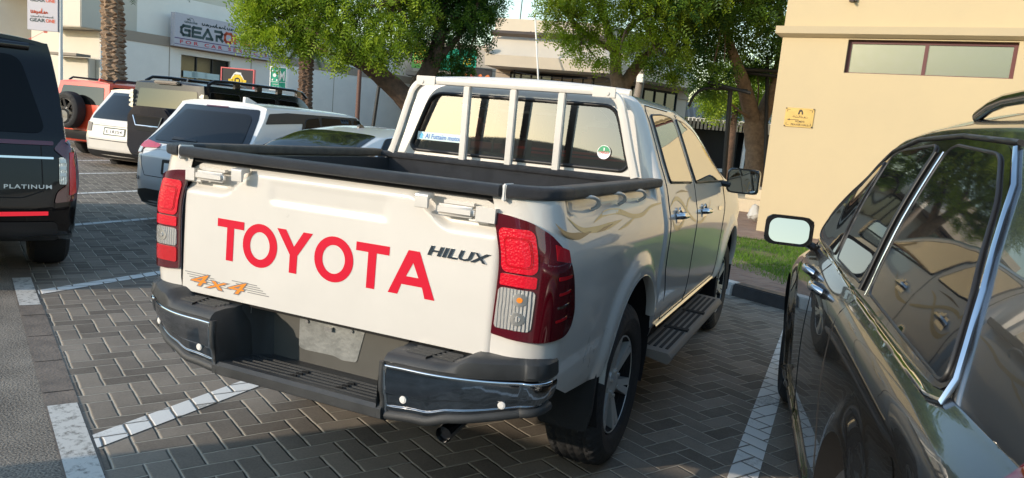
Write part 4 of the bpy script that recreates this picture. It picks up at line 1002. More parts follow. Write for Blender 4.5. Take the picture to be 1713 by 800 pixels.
def flare(y, z):
    d = 0
    for (cy, cz, r) in (AR, AF):
        q = math.hypot(y-cy, z-cz); d = max(d, .022*sstep(r+.115, r+.03, q)) if q < r+.2 else d
    return d
KY = [0, 2.55, 2.85, 3.15, 3.5, 3.8, 4.05, 4.3, 6]; KV = [1, 1, .965, .88, .70, .47, .22, .0, .0]
def bedx(y, z):
    x = XS(z) + flare(y, z)
    # pocket with rope hooks below the rail
    pk = sstep(.14, .26, y)*sstep(1.47, 1.43, y)*sstep(1.222, 1.246, z)
    x -= .034*pk
    return x
# --- bed side: horizontal path round the rear corner ---
RC = .125
def bedfn(sx):
    def f(t, z):
        # t<0 : rear face towards centre ; 0..L arc ; beyond: along the side
        L = RC*math.pi/2
        if t < 0: x = XS(z)-RC+t; y = 0.0
        elif t < L: a = t/RC; x = XS(z)-RC+RC*math.sin(a); y = RC-RC*math.cos(a)
        else: y = RC+(t-L); x = bedx(y, z)
        y += .018*(z-1.0)*max(0, 1-y/1.0) if z > .8 else 0
        return Vector((sx*x, y, z))
    return f
LRC = RC*math.pi/2
def ty(y): return y-RC+LRC          # path parameter of a side point at y
def zb_rear(y): return .60
def bedside(sx):
    fn = bedfn(sx)
    t0 = -(XS(1.0)-RC-.694); t1 = ty(1.545)
    outer = [(t0, .762), (t0+.02, .735), (-.02, .722), (LRC*.5, .70), (LRC, .66), (ty(.30), .585), (ty(.62), .545)]
    a0 = math.asin((.545-AR[1])/AR[2]); 
    for k in range(0, 25):
        a = math.pi - a0 - (math.pi-a0 - math.acos(min(1, (1.50-AR[0])/AR[2])))*k/24
        outer.append((ty(AR[0]+AR[2]*math.cos(a)), AR[1]+AR[2]*math.sin(a)))
    outer += [(ty(1.515), .66), (ty(1.53), .53), (t1, .53), (t1, 1.292), (t0, 1.292)]
    o = surf('bed_side', fn, outer, [], .022, MT['white_paint'], TK, flip=(sx < 0))
    return fn, t0
def archlip(sx, A, fx, parent, zmin=.54, ys=None, amin=None, amax=None):
    bm = BM(); pts = []; n = 40; a0 = math.pi+.15 if amax is None else amax; a1 = -.12 if amin is None else amin
    rows = []
    for k in range(n+1):
        a = a0+(a1-a0)*k/n; y = A[0]+A[2]*math.cos(a); z = A[1]+A[2]*math.sin(a); x = fx(y, z)
        if z < .5: continue
        rows.append([(x+.002, y, z), (x+.003, y-.0*math.cos(a)-.004*math.cos(a), z-.004*math.sin(a)), (x-.02, y-.012*math.cos(a), z-.012*math.sin(a)), (x-.04, y-.006*math.cos(a), z-.006*math.sin(a))])
    R_ = [[bm.verts.new((sx*p[0], p[1], p[2])) for p in r] for r in rows]
    for r, q in zip(R_, R_[1:]):
        for i in range(3): bm.faces.new((r[i], r[i+1], q[i+1], q[i]))
    bmesh.ops.recalc_face_normals(bm, faces=bm.faces[:]); bmobj('arch_lip', bm, MT['white_paint'], parent, True, 60)
def wheelwell(sx, A, parent, y0, y1):
    bm = BM(); n = 30; w0, w1 = .52, .872; rows = []
    for k in range(n+1):
        a = math.pi+.5-(math.pi+1.0)*k/n; rows.append([(x, A[0]+(A[2]+.02)*math.cos(a), A[1]+(A[2]+.02)*math.sin(a)) for x in (w0, w1)])
    R_ = [[bm.verts.new((sx*p[0], p[1], p[2])) for p in r] for r in rows]
    for r, q in zip(R_, R_[1:]): bm.faces.new((r[0], r[1], q[1], q[0]))
    c_ = bm.verts.new((sx*w0, A[0], A[1]))
    for r, q in zip(R_, R_[1:]): bm.faces.new((r[0], q[0], c_))
    bmesh.ops.recalc_face_normals(bm, faces=bm.faces[:]); bmobj('wheel_well', bm, MT['well_black'], parent, True, 60)
for sx in (1, -1):
    BFN, BT0 = bedside(sx); archlip(sx, AR, lambda y, z: XS(max(z, .6))+.022, TK, amin=math.acos((1.50-AR[0])/AR[2])-.02); wheelwell(sx, AR, TK, 0, 0)
    # bed inner wall + seam filler
    bm = BM(); bx(bm, sx*.735, sx*.75, .03, 1.55, .78, 1.286) if sx > 0 else bx(bm, -.75, -.735, .03, 1.55, .78, 1.286); bmobj('bed_liner', bm, MT['textured_black'], TK, False)
    # rope hooks in the pocket
    if sx > 0:
        for y in (.42, .78, 1.12):
            bm = BM(); X0 = .856
            tube(bm, spline([(X0-.012, y-.075, 1.292), (X0+.004, y-.02, 1.289), (X0+.008, y+.03, 1.276), (X0+.004, y+.05, 1.256), (X0-.02, y+.055, 1.238)], 4), .0075, 8)
            bmobj('rope_hook', bm, MT['white_paint'], TK, True, 60)
FR = bedfn(1); FL = bedfn(-1)
# bed floor, front wall, frame below
bm = BM(); bx(bm, -.735, .735, .03, 1.55, .76, .79); bx(bm, -.735, .735, 1.52, 1.55, .79, 1.286)
for k in range(11): bx(bm, -.66+k*.125, -.60+k*.125, .04, 1.5, .7901, .802)
bmobj('bed_floor', bm, MT['textured_black'], TK, False)
bm = BM(); bx(bm, -.60, .60, .18, 1.5, .50, .755); bx(bm, -.56, -.46, .30, 5.0, .44, .56); bx(bm, .40, .46, .30, 5.0, .44, .56); cyl(bm, (-.6, 1.125, .375), (.6, 1.125, .375), .045); cyl(bm, (0, 1.0, .375), (0, 1.27, .375), .14); bx(bm, -.78, .78, 1.70, 4.0, .40, .50); bmobj('chassis', bm, MT['well_black'], TK, True, bevel=.01)
# --- rail caps ---
def railcap(name, pts, parent, mat_, w=.074, h=.042, zc=1.309):
    """rounded-square section swept along a plan path"""
    P = [Vector(p) for p in pts]; bm = BM(); rows = []
    sec = rrect(-w/2, w/2, -h/2, h/2, .013, 4)
    for i, p in enumerate(P):
        a = P[max(0, i-1)]; b = P[min(len(P)-1, i+1)]; t = (b-a); t.z = 0; t.normalize(); n = Vector((t.y, -t.x, 0))
        rows.append([bm.verts.new((p.x+n.x*u, p.y+n.y*u, p.z+zc+v)) for u, v in sec])
    for r, q in zip(rows, rows[1:]):
        for i in range(len(sec)): bm.faces.new((r[i], r[(i+1) % len(sec)], q[(i+1) % len(sec)], q[i]))
    bm.faces.new(rows[0][::-1]); bm.faces.new(rows[-1]); bmesh.ops.recalc_face_normals(bm, faces=bm.faces[:])
    return bmobj(name, bm, MT[mat_], parent, True, 50)
for sx in (1, -1):
    xo = .820; pts = [(sx*.704, .012, 0)]
    for k in range(10): a = math.radians(90*k/9); pts.append((sx*(xo-.11+.11*math.sin(a)), .012+.14-.14*math.cos(a), 0))
    pts += [(sx*xo, .2+1.33*k/10, 0) for k in range(11)]
    railcap('bed_rail', pts[:12], TK, 'textured_black'); railcap('bed_rail', pts[11:], TK, 'dusty_black')
bm = BM()
railcap('bulkhead_rail', [(-.78, 1.545, -.005), (.78, 1.545, -.005)], TK, 'textured_black', w=.075, h=.035)
# --- tailgate ---
TG = D.objects.new('tailgate', None); link(TG, TK); TG.location = (0, 0, 0)
def tgy(x, z):
    ax = abs(x)
    zc = 1.168 + .096*sstep(.50, .33, ax)
    y = .024*sstep(zc-.014, zc+.014, z)
    # shallow pressed pocket in the centre
    pk = sstep(.27, .235, ax)*sstep(1.152, 1.166, z)*sstep(1.236, 1.222, z); y += .0065*pk*(1-.55*sstep(1.16, 1.225, z))
    y += .018*(z-1.0) - .004*math.cos(x*2.2)
    y += .0
    y += .012*sstep(.80, .745, z)*0 + .010*sstep(.676, .690, ax)
    return y
def TF(x, z): return Vector((x, tgy(x, z), z))
surf('panel', TF, rpoly([(-.688, .757), (.688, .757), (.688, 1.292), (-.688, 1.292)], .012), [], .0105, MT['white_paint'], TG, thick=.02)
bm = BM(); bx(bm, -.68, .68, .028, .06, .77, 1.286); bmobj('inner_panel', bm, MT['textured_black'], TG, False)
railcap('top_rail', [(x, .004, 0) for x in np.linspace(-.682, .682, 30)], TG, 'textured_black', w=.078, h=.038, zc=1.307)
bm = BM(); bx(bm, -.685, .685, .012, .03, 1.272, 1.288); bmobj('rail_lip', bm, MT['seam'], TG, False)
# light end pieces of the rail
for sx in (-1, 1):
    bm = BM(); bx(bm, sx*.695-.0065, sx*.695+.0065, -.022, .05, 1.275, 1.331); bmobj('rail_joint', bm, MT['white_plastic'], TK, True, bevel=.004)
# dark shut lines
def tline(name, fn, pts, wd, mat_, parent, off_=.0012):
    V = []; F = []
    for i, p in enumerate(pts):
        a = Vector(pts[max(0, i-1)]); b = Vector(pts[min(len(pts)-1, i+1)]); d = (b-a).normalized(); n = Vector((-d.y, d.x))*wd/2; p = Vector(p); V += [tuple(p+n), tuple(p-n)]
    for i in range(len(pts)-1): F.append([2*i, 2*i+1, 2*i+3, 2*i+2])
    return flat_on(name, V, F, fn, mat_, parent, off_)
bm = BM(); bx(bm, -.70, -.689, .03, .05, .74, 1.285); bx(bm, .689, .70, .03, .05, .74, 1.285); bx(bm, -.70, .70, .03, .05, .735, .756); bmobj('shut_gap', bm, MT['seam'], TK, False)
bm = BM(); bx(bm, -.68, -.36, .0305, .15, .70, .745); bx(bm, .38, .68, .0305, .15, .70, .745); bmobj('rear_sill', bm, MT['white_paint'], TK, True, bevel=.008)
# latches
def latch(sx):
    x0, x1 = (.455, .672) if sx > 0 else (-.66, -.465)
    xc0, xc1 = (x0, x1-.075) if sx > 0 else (x0+.05, x1)
    bm = BM(); bx(bm, xc0, xc1, -.028, .0, 1.206, 1.243); bmesh.ops.bevel(bm, geom=bm.edges[:], offset=.010, segments=3, affect='EDGES')
    a = (x1-.070, x1) if sx > 0 else (x0, x0+.045)
    b2 = bx(bm, a[0], a[1], -.020, .010, 1.200, 1.248); 
    o = bmobj('latch', bm, MT['white_paint'], TG, True, 50)
    b = BM(); cyl(b, ((xc0+xc1)/2+(.05*sx), -.006, 1.200), ((xc0+xc1)/2+(.05*sx)+.07*sx, -.006, 1.200), .006); bx(b, xc0+.02, xc1-.01, -.004, .012, 1.244, 1.255); bmobj('latch_rod', b, MT['white_paint'], o, True)
    b = BM(); xh = .415 if sx > 0 else -.375
    prism(b, rpoly([(-.008, 1.274), (-.052, 1.268), (-.050, 1.222), (-.041, 1.222), (-.036, 1.254), (-.004, 1.258)], .006), 'x', xh-.024, xh+.024); bmobj('rope_hook', b, MT['white_paint'], TG, True, 40)
latch(1); latch(-1)
# lettering
zt, zb_ = 1.067, .909; st = .035
def TOY():
    P = []
    def bar(pts): P.append(pts)
    def T(x0, x1): 
        bar([(x0, zt), (x0, zt-.031), ((x0+x1)/2-st/2, zt-.031), ((x0+x1)/2-st/2, zb_), ((x0+x1)/2+st/2, zb_), ((x0+x1)/2+st/2, zt-.031), (x1, zt-.031), (x1, zt)])
    T(-.505, -.372); T(.140, .278)
    xl, xr = -.214, -.050; xm = (xl+xr)/2; h = (zt+zb_)/2-.012
    bar([(xl, zt), (xl+.042, zt), (xm, h+.032), (xr-.042, zt), (xr, zt), (xm+st/2, h), (xm+st/2, zb_), (xm-st/2, zb_), (xm-st/2, h)])
    return P
def fill(P, hole=None): 
    V, F = tri2d(P, [hole] if hole else [], .03); return V, F
VV = []; FF = []
def addp(P, hole=None):
    V, F = fill(P, hole); b = len(VV); VV.extend([tuple(v) for v in V]); FF.extend([[i+b for i in f] for f in F])
for P in TOY(): addp(P)
for (xc, rx) in ((-.292, .083), (.047, .085)):
    zc = (zt+zb_)/2; rz_ = (zt-zb_)/2+.004; n = 40
    addp([(xc+rx*math.cos(2*math.pi*k/n), zc+rz_*math.sin(2*math.pi*k/n)) for k in range(n)], [(xc+(rx-.036)*math.cos(2*math.pi*k/n), zc+(rz_-.031)*math.sin(2*math.pi*k/n)) for k in range(n)])
xl, xr = .282, .468; xm = (xl+xr)/2
hole = [(xm, zt-.042), (xm-.0245, zb_+.067), (xm+.0245, zb_+.067)]
addp([(xl, zb_), (xm-.022, zt), (xm+.022, zt), (xr, zb_), (xr-.039, zb_), (xr-.052, zb_+.037), (xl+.052, zb_+.037), (xl+.039, zb_)], hole)
for i in range(0, 1):
    flat_on('lettering', VV, FF, TF, MT['red_decal'], TG, .0012)
# chrome badge
V, F = text_polys('HILUX', 1, .25, 1, .02, 1.02); mn, mx = V.min(0), V.max(0); V = (V-mn)/(mx-mn)
b0 = flat_on('badge', np.c_[.428+.232*V[:, 0], 1.062+.034*V[:, 1]], F, TF, MT['chrome'], TG, .006)
md = b0.modifiers.new('s', 'SOLIDIFY'); md.thickness = .006; md.offset = -1
# 4x4 sticker
shapes_fn = TF
def sh_on(name, polys, fn, mat_, parent, thick): 
    V = []; F = []
    for p in polys: b = len(V); V += [tuple(q) for q in p]; F.append(list(range(b, b+len(p))))
    return flat_on(name, V, F, fn, MT[mat_], parent, thick)
sh_on('sticker', [[(-.665+k*.012, .836-k*.009), (-.54+k*.03, .836-k*.009), (-.54+k*.03, .833-k*.009), (-.665+k*.012, .833-k*.009)] for k in range(5)] + [[(-.42+k*.02, .836-k*.008), (-.295+k*.015, .836-k*.008), (-.295+k*.015, .833-k*.008), (-.42+k*.02, .833-k*.008)] for k in range(5)], TF, 'grey_decal', TG, .0010)
put_text('sticker', '4x4', TF, (-.637, -.338, .783, .838), MT['grey_decal'], TG, shear=.35, bold=.03, spacing=1.13, thick=.0014)
put_text('sticker', '4x4', TF, (-.630, -.345, .787, .834), MT['orange_decal'], TG, shear=.35, bold=.0, spacing=1.16, thick=.0022)
# --- tail lamps (wrap the corner) ---
def lamp(sx):
    fn = bedfn(sx); L = LRC; t0 = -(XS(1.0)-RC-.694)
    T = lambda x: -(XS(1.0)-RC-x)
    top = 1.236; bot = .842
    outline = [(t0+.002, bot), (t0+.002, top), (-.01, top-.004), (L*.25, top-.018), (L*.55, top-.055), (L*.85, top-.12), (L+.03, top-.21), (L+.065, top-.29), (L+.078, bot+.07), (L+.066, bot+.024), (L+.03, bot+.002), (L*.5, bot-.012), (0, bot-.008)]
    o = surf('tail_lamp', fn, rpoly(outline, [.006, .006, .02, .02, .02, .02, .02, .02, .03, .02, .02, .02, .02]), [], .011, MT['deep_red_lens'], TK, off=.013, flip=(sx < 0), thick=.016)
    tin = L*.30   # inner clusters lie on the rear face
    def ring_patch(name, x0, x1, z0, z1, r, mat_, off_): return surf(name, fn, rrect(x0, x1, z0, z1, r), [], .010, MT[mat_], o, off=off_, flip=(sx < 0), thick=.003)
    ring_patch('brake_lens', t0+.012, tin, 1.052, 1.192, .022, 'bright_red', .0165)
    ring_patch('brake_frame', t0+.026, tin-.014, 1.068, 1.166, .020, 'red_lens', .0178)
    ring_patch('brake_core', t0+.032, tin-.020, 1.074, 1.158, .016, 'bright_red', .0190)
    ring_patch('reflector_strip', t0+.012, tin, 1.008, 1.046, .006, 'bright_red', .0165)
    ring_patch('clear_lens', t0+.010, tin, .866 if sx > 0 else .930, 1.000, .014, 'clear_lens', .0165)
    if sx < 0: ring_patch('reflector_strip', t0+.010, tin, .866, .925, .010, 'red_lens', .0165)
    for zc, mm in ((.968, 'amber'), (.905, 'clear_lens')) if sx > 0 else ((.966, 'clear_lens'),):
        xc = tin-.042
        surf('bulb', fn, [(xc+.022*math.cos(a), zc+.022*math.sin(a)) for a in np.linspace(0, 6.1, 16)], [], .01, MT['satin_metal'], o, off=.0185, flip=(sx < 0), thick=.003)
        surf('bulb', fn, [(xc+.009*math.cos(a), zc+.009*math.sin(a)) for a in np.linspace(0, 6.1, 14)], [], .01, MT[mm], o, off=.0205, flip=(sx < 0), thick=.003)
    # louvres on the side
    for k, z in enumerate((.985, .94, .895)): surf('side_fin', fn, rpoly([(L*.70, z), (L*1.0, z+.008), (L*1.0, z+.018), (L*.70, z+.009)], .003), [], .012, MT['red_lens' if k != 1 else 'chrome'], o, off=.0138, flip=(sx < 0), thick=.001)
    surf('side_fin', fn, rpoly([(L*.66, 1.035), (L*1.0, 1.042), (L*1.0, 1.052), (L*.66, 1.048)], .003), [], .012, MT['red_lens'], o, off=.0138, flip=(sx < 0), thick=.001)
    surf('side_fin', fn, rpoly([(L*.60, 1.10), (L*.92, 1.09), (L*.88, 1.13), (L*.60, 1.15)], .003), [], .012, MT['red_lens'], o, off=.0138, flip=(sx < 0), thick=.001)
lamp(1); lamp(-1)
# --- bumper ---
BPm = D.objects.new('rear_bumper', None); link(BPm, TK)
def bump_y(x):
    a = abs(x); return -.135 + .02*(a/.4)**2 if a < .45 else -.135+.0253 + .235*max(0, (a-.45)/.46)**2.3
def pad(sx):
    # plan path from inner end to outer wrap
    xs = np.linspace(.375, .80, 14); pts = [(x, bump_y(x)) for x in xs]
    x_, y_ = pts[-1]; 
    for k in range(1, 9):
        a = math.radians(90*k/8); pts.append((x_+.055*math.sin(a), y_+.07*(1-math.cos(a))))
    ex_ = pts[-1]; pts.append((ex_[0]+.002, ex_[1]+.035))
    # chrome section: z from zl(x) to .722 with slight barrel; inner end vertical wrap
    def fch(t, s):
        i = min(max(t, 0), 1)*(len(pts)-1); k = min(int(i), len(pts)-2); f = i-k; x = pts[k][0]*(1-f)+pts[k+1][0]*f; y = pts[k][1]*(1-f)+pts[k+1][1]*f
        zlow = .535 + .045*sstep(.55, .90, x) - .008*sstep(.50, .38, x)+ .022*sstep(.52, .60, x); zhi = .702-.006*sstep(.6, .9, x)
        z = zlow+(zhi-zlow)*s; bul = .012*math.sin(math.pi*min(1, max(0, s)))**.6 + .030*s
        step_ = .006*sstep(.42, .45, s) - .006*sstep(.16, .19, s)
        a = pts[max(0, k-1)]; b = pts[min(len(pts)-1, k+2)]; n = Vector((b[1]-a[1], -(b[0]-a[0]))).normalized()
        q = -1 if n.y > 0 and n.x < 0 else 1
        return Vector((sx*(x+q*n.x*(bul-step_*0)), y+q*n.y*(bul+step_)-.0, z))
    dom = rpoly([(0.012, .0), (1, .10), (1, 1), (0.0, 1)], [.03, .02, .02, .02])
    surf('chrome_corner', fch, [(0.01, 0.02), (1, .06), (1, .995), (.03, .995), (.008, .94)], [], .035, MT['dusty_chrome'], BPm, flip=(sx < 0), hx=.02)
    bm = BM(); tube(bm, [fch(t, 1.0)+Vector((0, -.001, -.002)) for t in np.linspace(.005, .93, 40)], .0062, 8); bmobj('chrome_bead', bm, MT['chrome'], BPm, True, 60)
    bm = BM(); tube(bm, [fch(.006, s_)+Vector((0, -.001, 0)) for s_ in np.linspace(.03, 1.0, 12)], .006, 8); bmobj('chrome_bead', bm, MT['chrome'], BPm, True, 60)
    bm = BM(); tube(bm, [fch(.0, s_)+Vector((-sx*.007, .004, 0)) for s_ in np.linspace(.0, 1.06, 14)], .0125, 10); bmobj('end_trim', bm, MT['bumper_plastic'], BPm, True, 60)
    # lower plastic lip
    bm = BM(); tube(bm, [fch(t, 0.04)+Vector((0, .006, -.012)) for t in np.linspace(.0, 1, 40)], .018, 8); bmobj('lower_lip', bm, MT['bumper_plastic'], BPm, True, 60)
    # plastic top pad: lofted strip above chrome going in to the body
    rows = []; bm = BM()
    for k in range(41):
        t = k/40; p = fch(t, 1.0); x = abs(p.x); y = p.y
        up = sstep(.60, .66, x)           # outer half is higher
        lift = .026+.030*up
        iny = .035 + .12*sstep(.84, .93, x)
        inx = x if x < .8 else max(.80, x-.09)
        prof = [(0, .0, .004), (0, -.006, .016), (.0, .0, lift), (.0, .016, lift+.012), (.3, None, lift+.016), (.6, None, lift+.019-.006), (1.0, None, lift+.018)]
        row = []
        for (q, dy, dz) in prof:
            if dy is not None:
                row.append((sx*(x-(0 if x < .8 else dy*.8)), y+(dy if x < .86 else dy*.2), .702+dz))
            else:
                tx = x+(inx-x)*q; tyy = y+.016+(iny-y-.016)*q
                row.append((sx*tx, tyy, .702+dz+ (.0 if up > .5 else .0)))
        rows.append([bm.verts.new(r) for r in row])
    for r, q in zip(rows, rows[1:]):
        for i in range(len(r)-1): bm.faces.new((r[i], r[i+1], q[i+1], q[i]))
    # inner end cap: S-shaped side wall down to the step
    r0 = [v.co.copy() for v in rows[0]]
    low = [bm.verts.new((sx*(.352-.0), c.y+.01, .51)) for c in r0]
    mid = [bm.verts.new((sx*(.358), c.y+.004, .66)) for c in r0]
    for i in range(len(r0)-1): bm.faces.new((rows[0][i], rows[0][i+1], mid[i+1], mid[i])); bm.faces.new((mid[i], mid[i+1], low[i+1], low[i]))
    bmesh.ops.recalc_face_normals(bm, faces=bm.faces[:]); bmobj('top_pad', bm, MT['bumper_plastic'], BPm, True, 40)
    bm = BM()   # ribs on the tread pad
    for y in (-.085, -.062, -.039, -.016): bx(bm, min(sx*.42, sx*.60), max(sx*.42, sx*.60), y, y+.007, .730, .7485)
    bmobj('tread_rib', bm, MT['bumper_plastic'], BPm, True, bevel=.002)
    bm = BM(); prism(bm, [(sx*.51, -.112), (sx*.5125, -.112), (sx*.5425, .03), (sx*.54, .03)], 'z', .70, .7485); bmobj('pad_seam', bm, MT['seam'], BPm, False)
    # parking sensors
    for t, s_ in ((.10, .36), (.52, .30)):
        p = fch(t, s_); n = Vector((0, -1, 0)) if t < .3 else Vector((sx*.25, -.97, 0)); bm = BM(); cyl(bm, p-n*.01, p+n*.007, .0125, n=20); cyl(bm, p+n*.007, p+n*.009, .010, .009, n=20); bmobj('parking_sensor', bm, MT['white_plastic'], BPm, True)
pad(1); pad(-1)
# centre step, side pockets, plate panel
bm = BM()
prof = [(-.118, .500), (-.142, .512), (-.145, .545), (-.132, .557), (-.11, .554), (.13, .530), (.13, .50), (-.11, .495)]
prism(bm, prof, 'x', -.372, .372); bmobj('step', bm, MT['bumper_plastic'], BPm, True, 35)
bm = BM()
for y in (-.095, -.062, -.029, .004, .037): bx(bm, -.32, .32, y, y+.007, .520, .5575-.079*(y+.11))
bmobj('tread_rib', bm, MT['bumper_plastic'], BPm, True, bevel=.002)
for x in (-.06, .145):
    bm = BM()
    for y in (-.085, -.05, -.015): prism(bm, [(x, y), (x+.022, y+.010), (x+.022, y+.016), (x, y+.006)], 'z', .540, .5592-.079*(y+.11))
    bmobj('drain_slot', bm, MT['seam'], BPm, False)
# recessed back wall: concave pockets at both sides of the flat plate panel
PF = lambda a, b: Vector((a, .125 - .03*(b-.57), b))
bm = BM(); rows = []
for k in range(0, 25):
    x = -.375+.75*k/24; a = abs(x); y = .135 if a < .30 else .135-.13*((a-.30)/.075)**1.5
    rows.append([bm.verts.new((x, y, z)) for z in (.515, .60, .70, .752)])
for r, q in zip(rows, rows[1:]):
    for i in range(3): bm.faces.new((r[i], q[i], q[i+1], r[i+1]))
bmesh.ops.recalc_face_normals(bm, faces=bm.faces[:]); bmobj('back_wall', bm, MT['bumper_plastic'], BPm, True, 60)
surf('plate_panel', PF, rpoly([(-.335, .545), (-.315, .752), (.325, .752), (.325, .60), (.25, .525), (-.30, .525)], [.02, .004, .004, .01, .03, .03]), [], .03, MT['plate_panel'], BPm, thick=.012)
surf('plate_blank', lambda a, b: PF(a, b)-Vector((0, .003, 0)), rpoly([(-.188, .588), (-.187, .712), (.118, .712), (.085, .58), (.02, .575), (-.02, .585), (-.16, .582)], .012), [], .02, MT['worn_zinc'], BPm, thick=.004)
bm = BM(); [cyl(bm, PF(x, z)-Vector((0, .003, 0)), PF(x, z)-Vector((0, .010, 0)), .007, n=10) for x, z in ((-.148, .70), (.06, .70))]; bx(bm, -.06, -.025, .105, .117, .682, .698); bmobj('plate_bolt', bm, MT['satin_metal'], BPm, True)
# exhaust
bm = BM(); cyl(bm, (.52, .04, .430), (.50, .55, .47), .030, .030, 20, False); cyl(bm, (.519, .06, .4315), (.50, .55, .47), .027, .027, 20, True); bmobj('exhaust_pipe', bm, MT['gloss_black'], TK, True)
# mud flaps
for sx in (1, -1):
    bm = BM(); prism(bm, rpoly([(.60, .62), (.872, .60), (.868, .40), (.85, .31), (.64, .31)], .02), 'y', .655, .675, Matrix.Scale(-1, 4, (1, 0, 0)) if sx < 0 else None); bmobj('mud_flap', bm, MT['rubber'], TK, True)
    wheel_parts(TK, (sx*(.866-.125), 1.125, .385), .385, .25, sx, 6, 'alloy', .62, True, 2)
    wheel_parts(TK, (sx*(.866-.125), 4.205, .385), .385, .25, sx, 6, 'alloy', .62, True, 2)
# --- cab ---
CAB = D.objects.new('cab', None); link(CAB, TK)
ZB = 1.262
def kz(y): return float(np.interp(y, KY, KV))
def kzs(y): return sum(kz(y+d) for d in (-.12, -.06, 0, .06, .12))/5
def cabfn(sx):
    def f(y, s):
        x = FX(s); z = FZ(s)
        if z > ZB: z = ZB+(z-ZB)*kzs(y) if s < PS[-1]-1e-6 or True else z
        dz = 0
        if y > 3.7: dz = -.14*sstep(3.7, 5.3, y)*sstep(.9, 1.2, z)
        xf = 1-.10*sstep(4.3, 5.25, y)**1.5
        x = x*xf + (flare(y, z) if z < 1.05 else 0)
        # sill tucks in
        return Vector((sx*x, y, z+dz))
    return f
CF_R = cabfn(1); CF_L = cabfn(-1)
def s_at(y, z):
    if z <= ZB: return s_of_z(z)
    return s_of_z(min(1.768, ZB+(z-ZB)/max(.05, kzs(y))))
def yr(z): return 1.61 if z < ZB else 1.61+.040*(z-ZB)/.5
RCR = .05
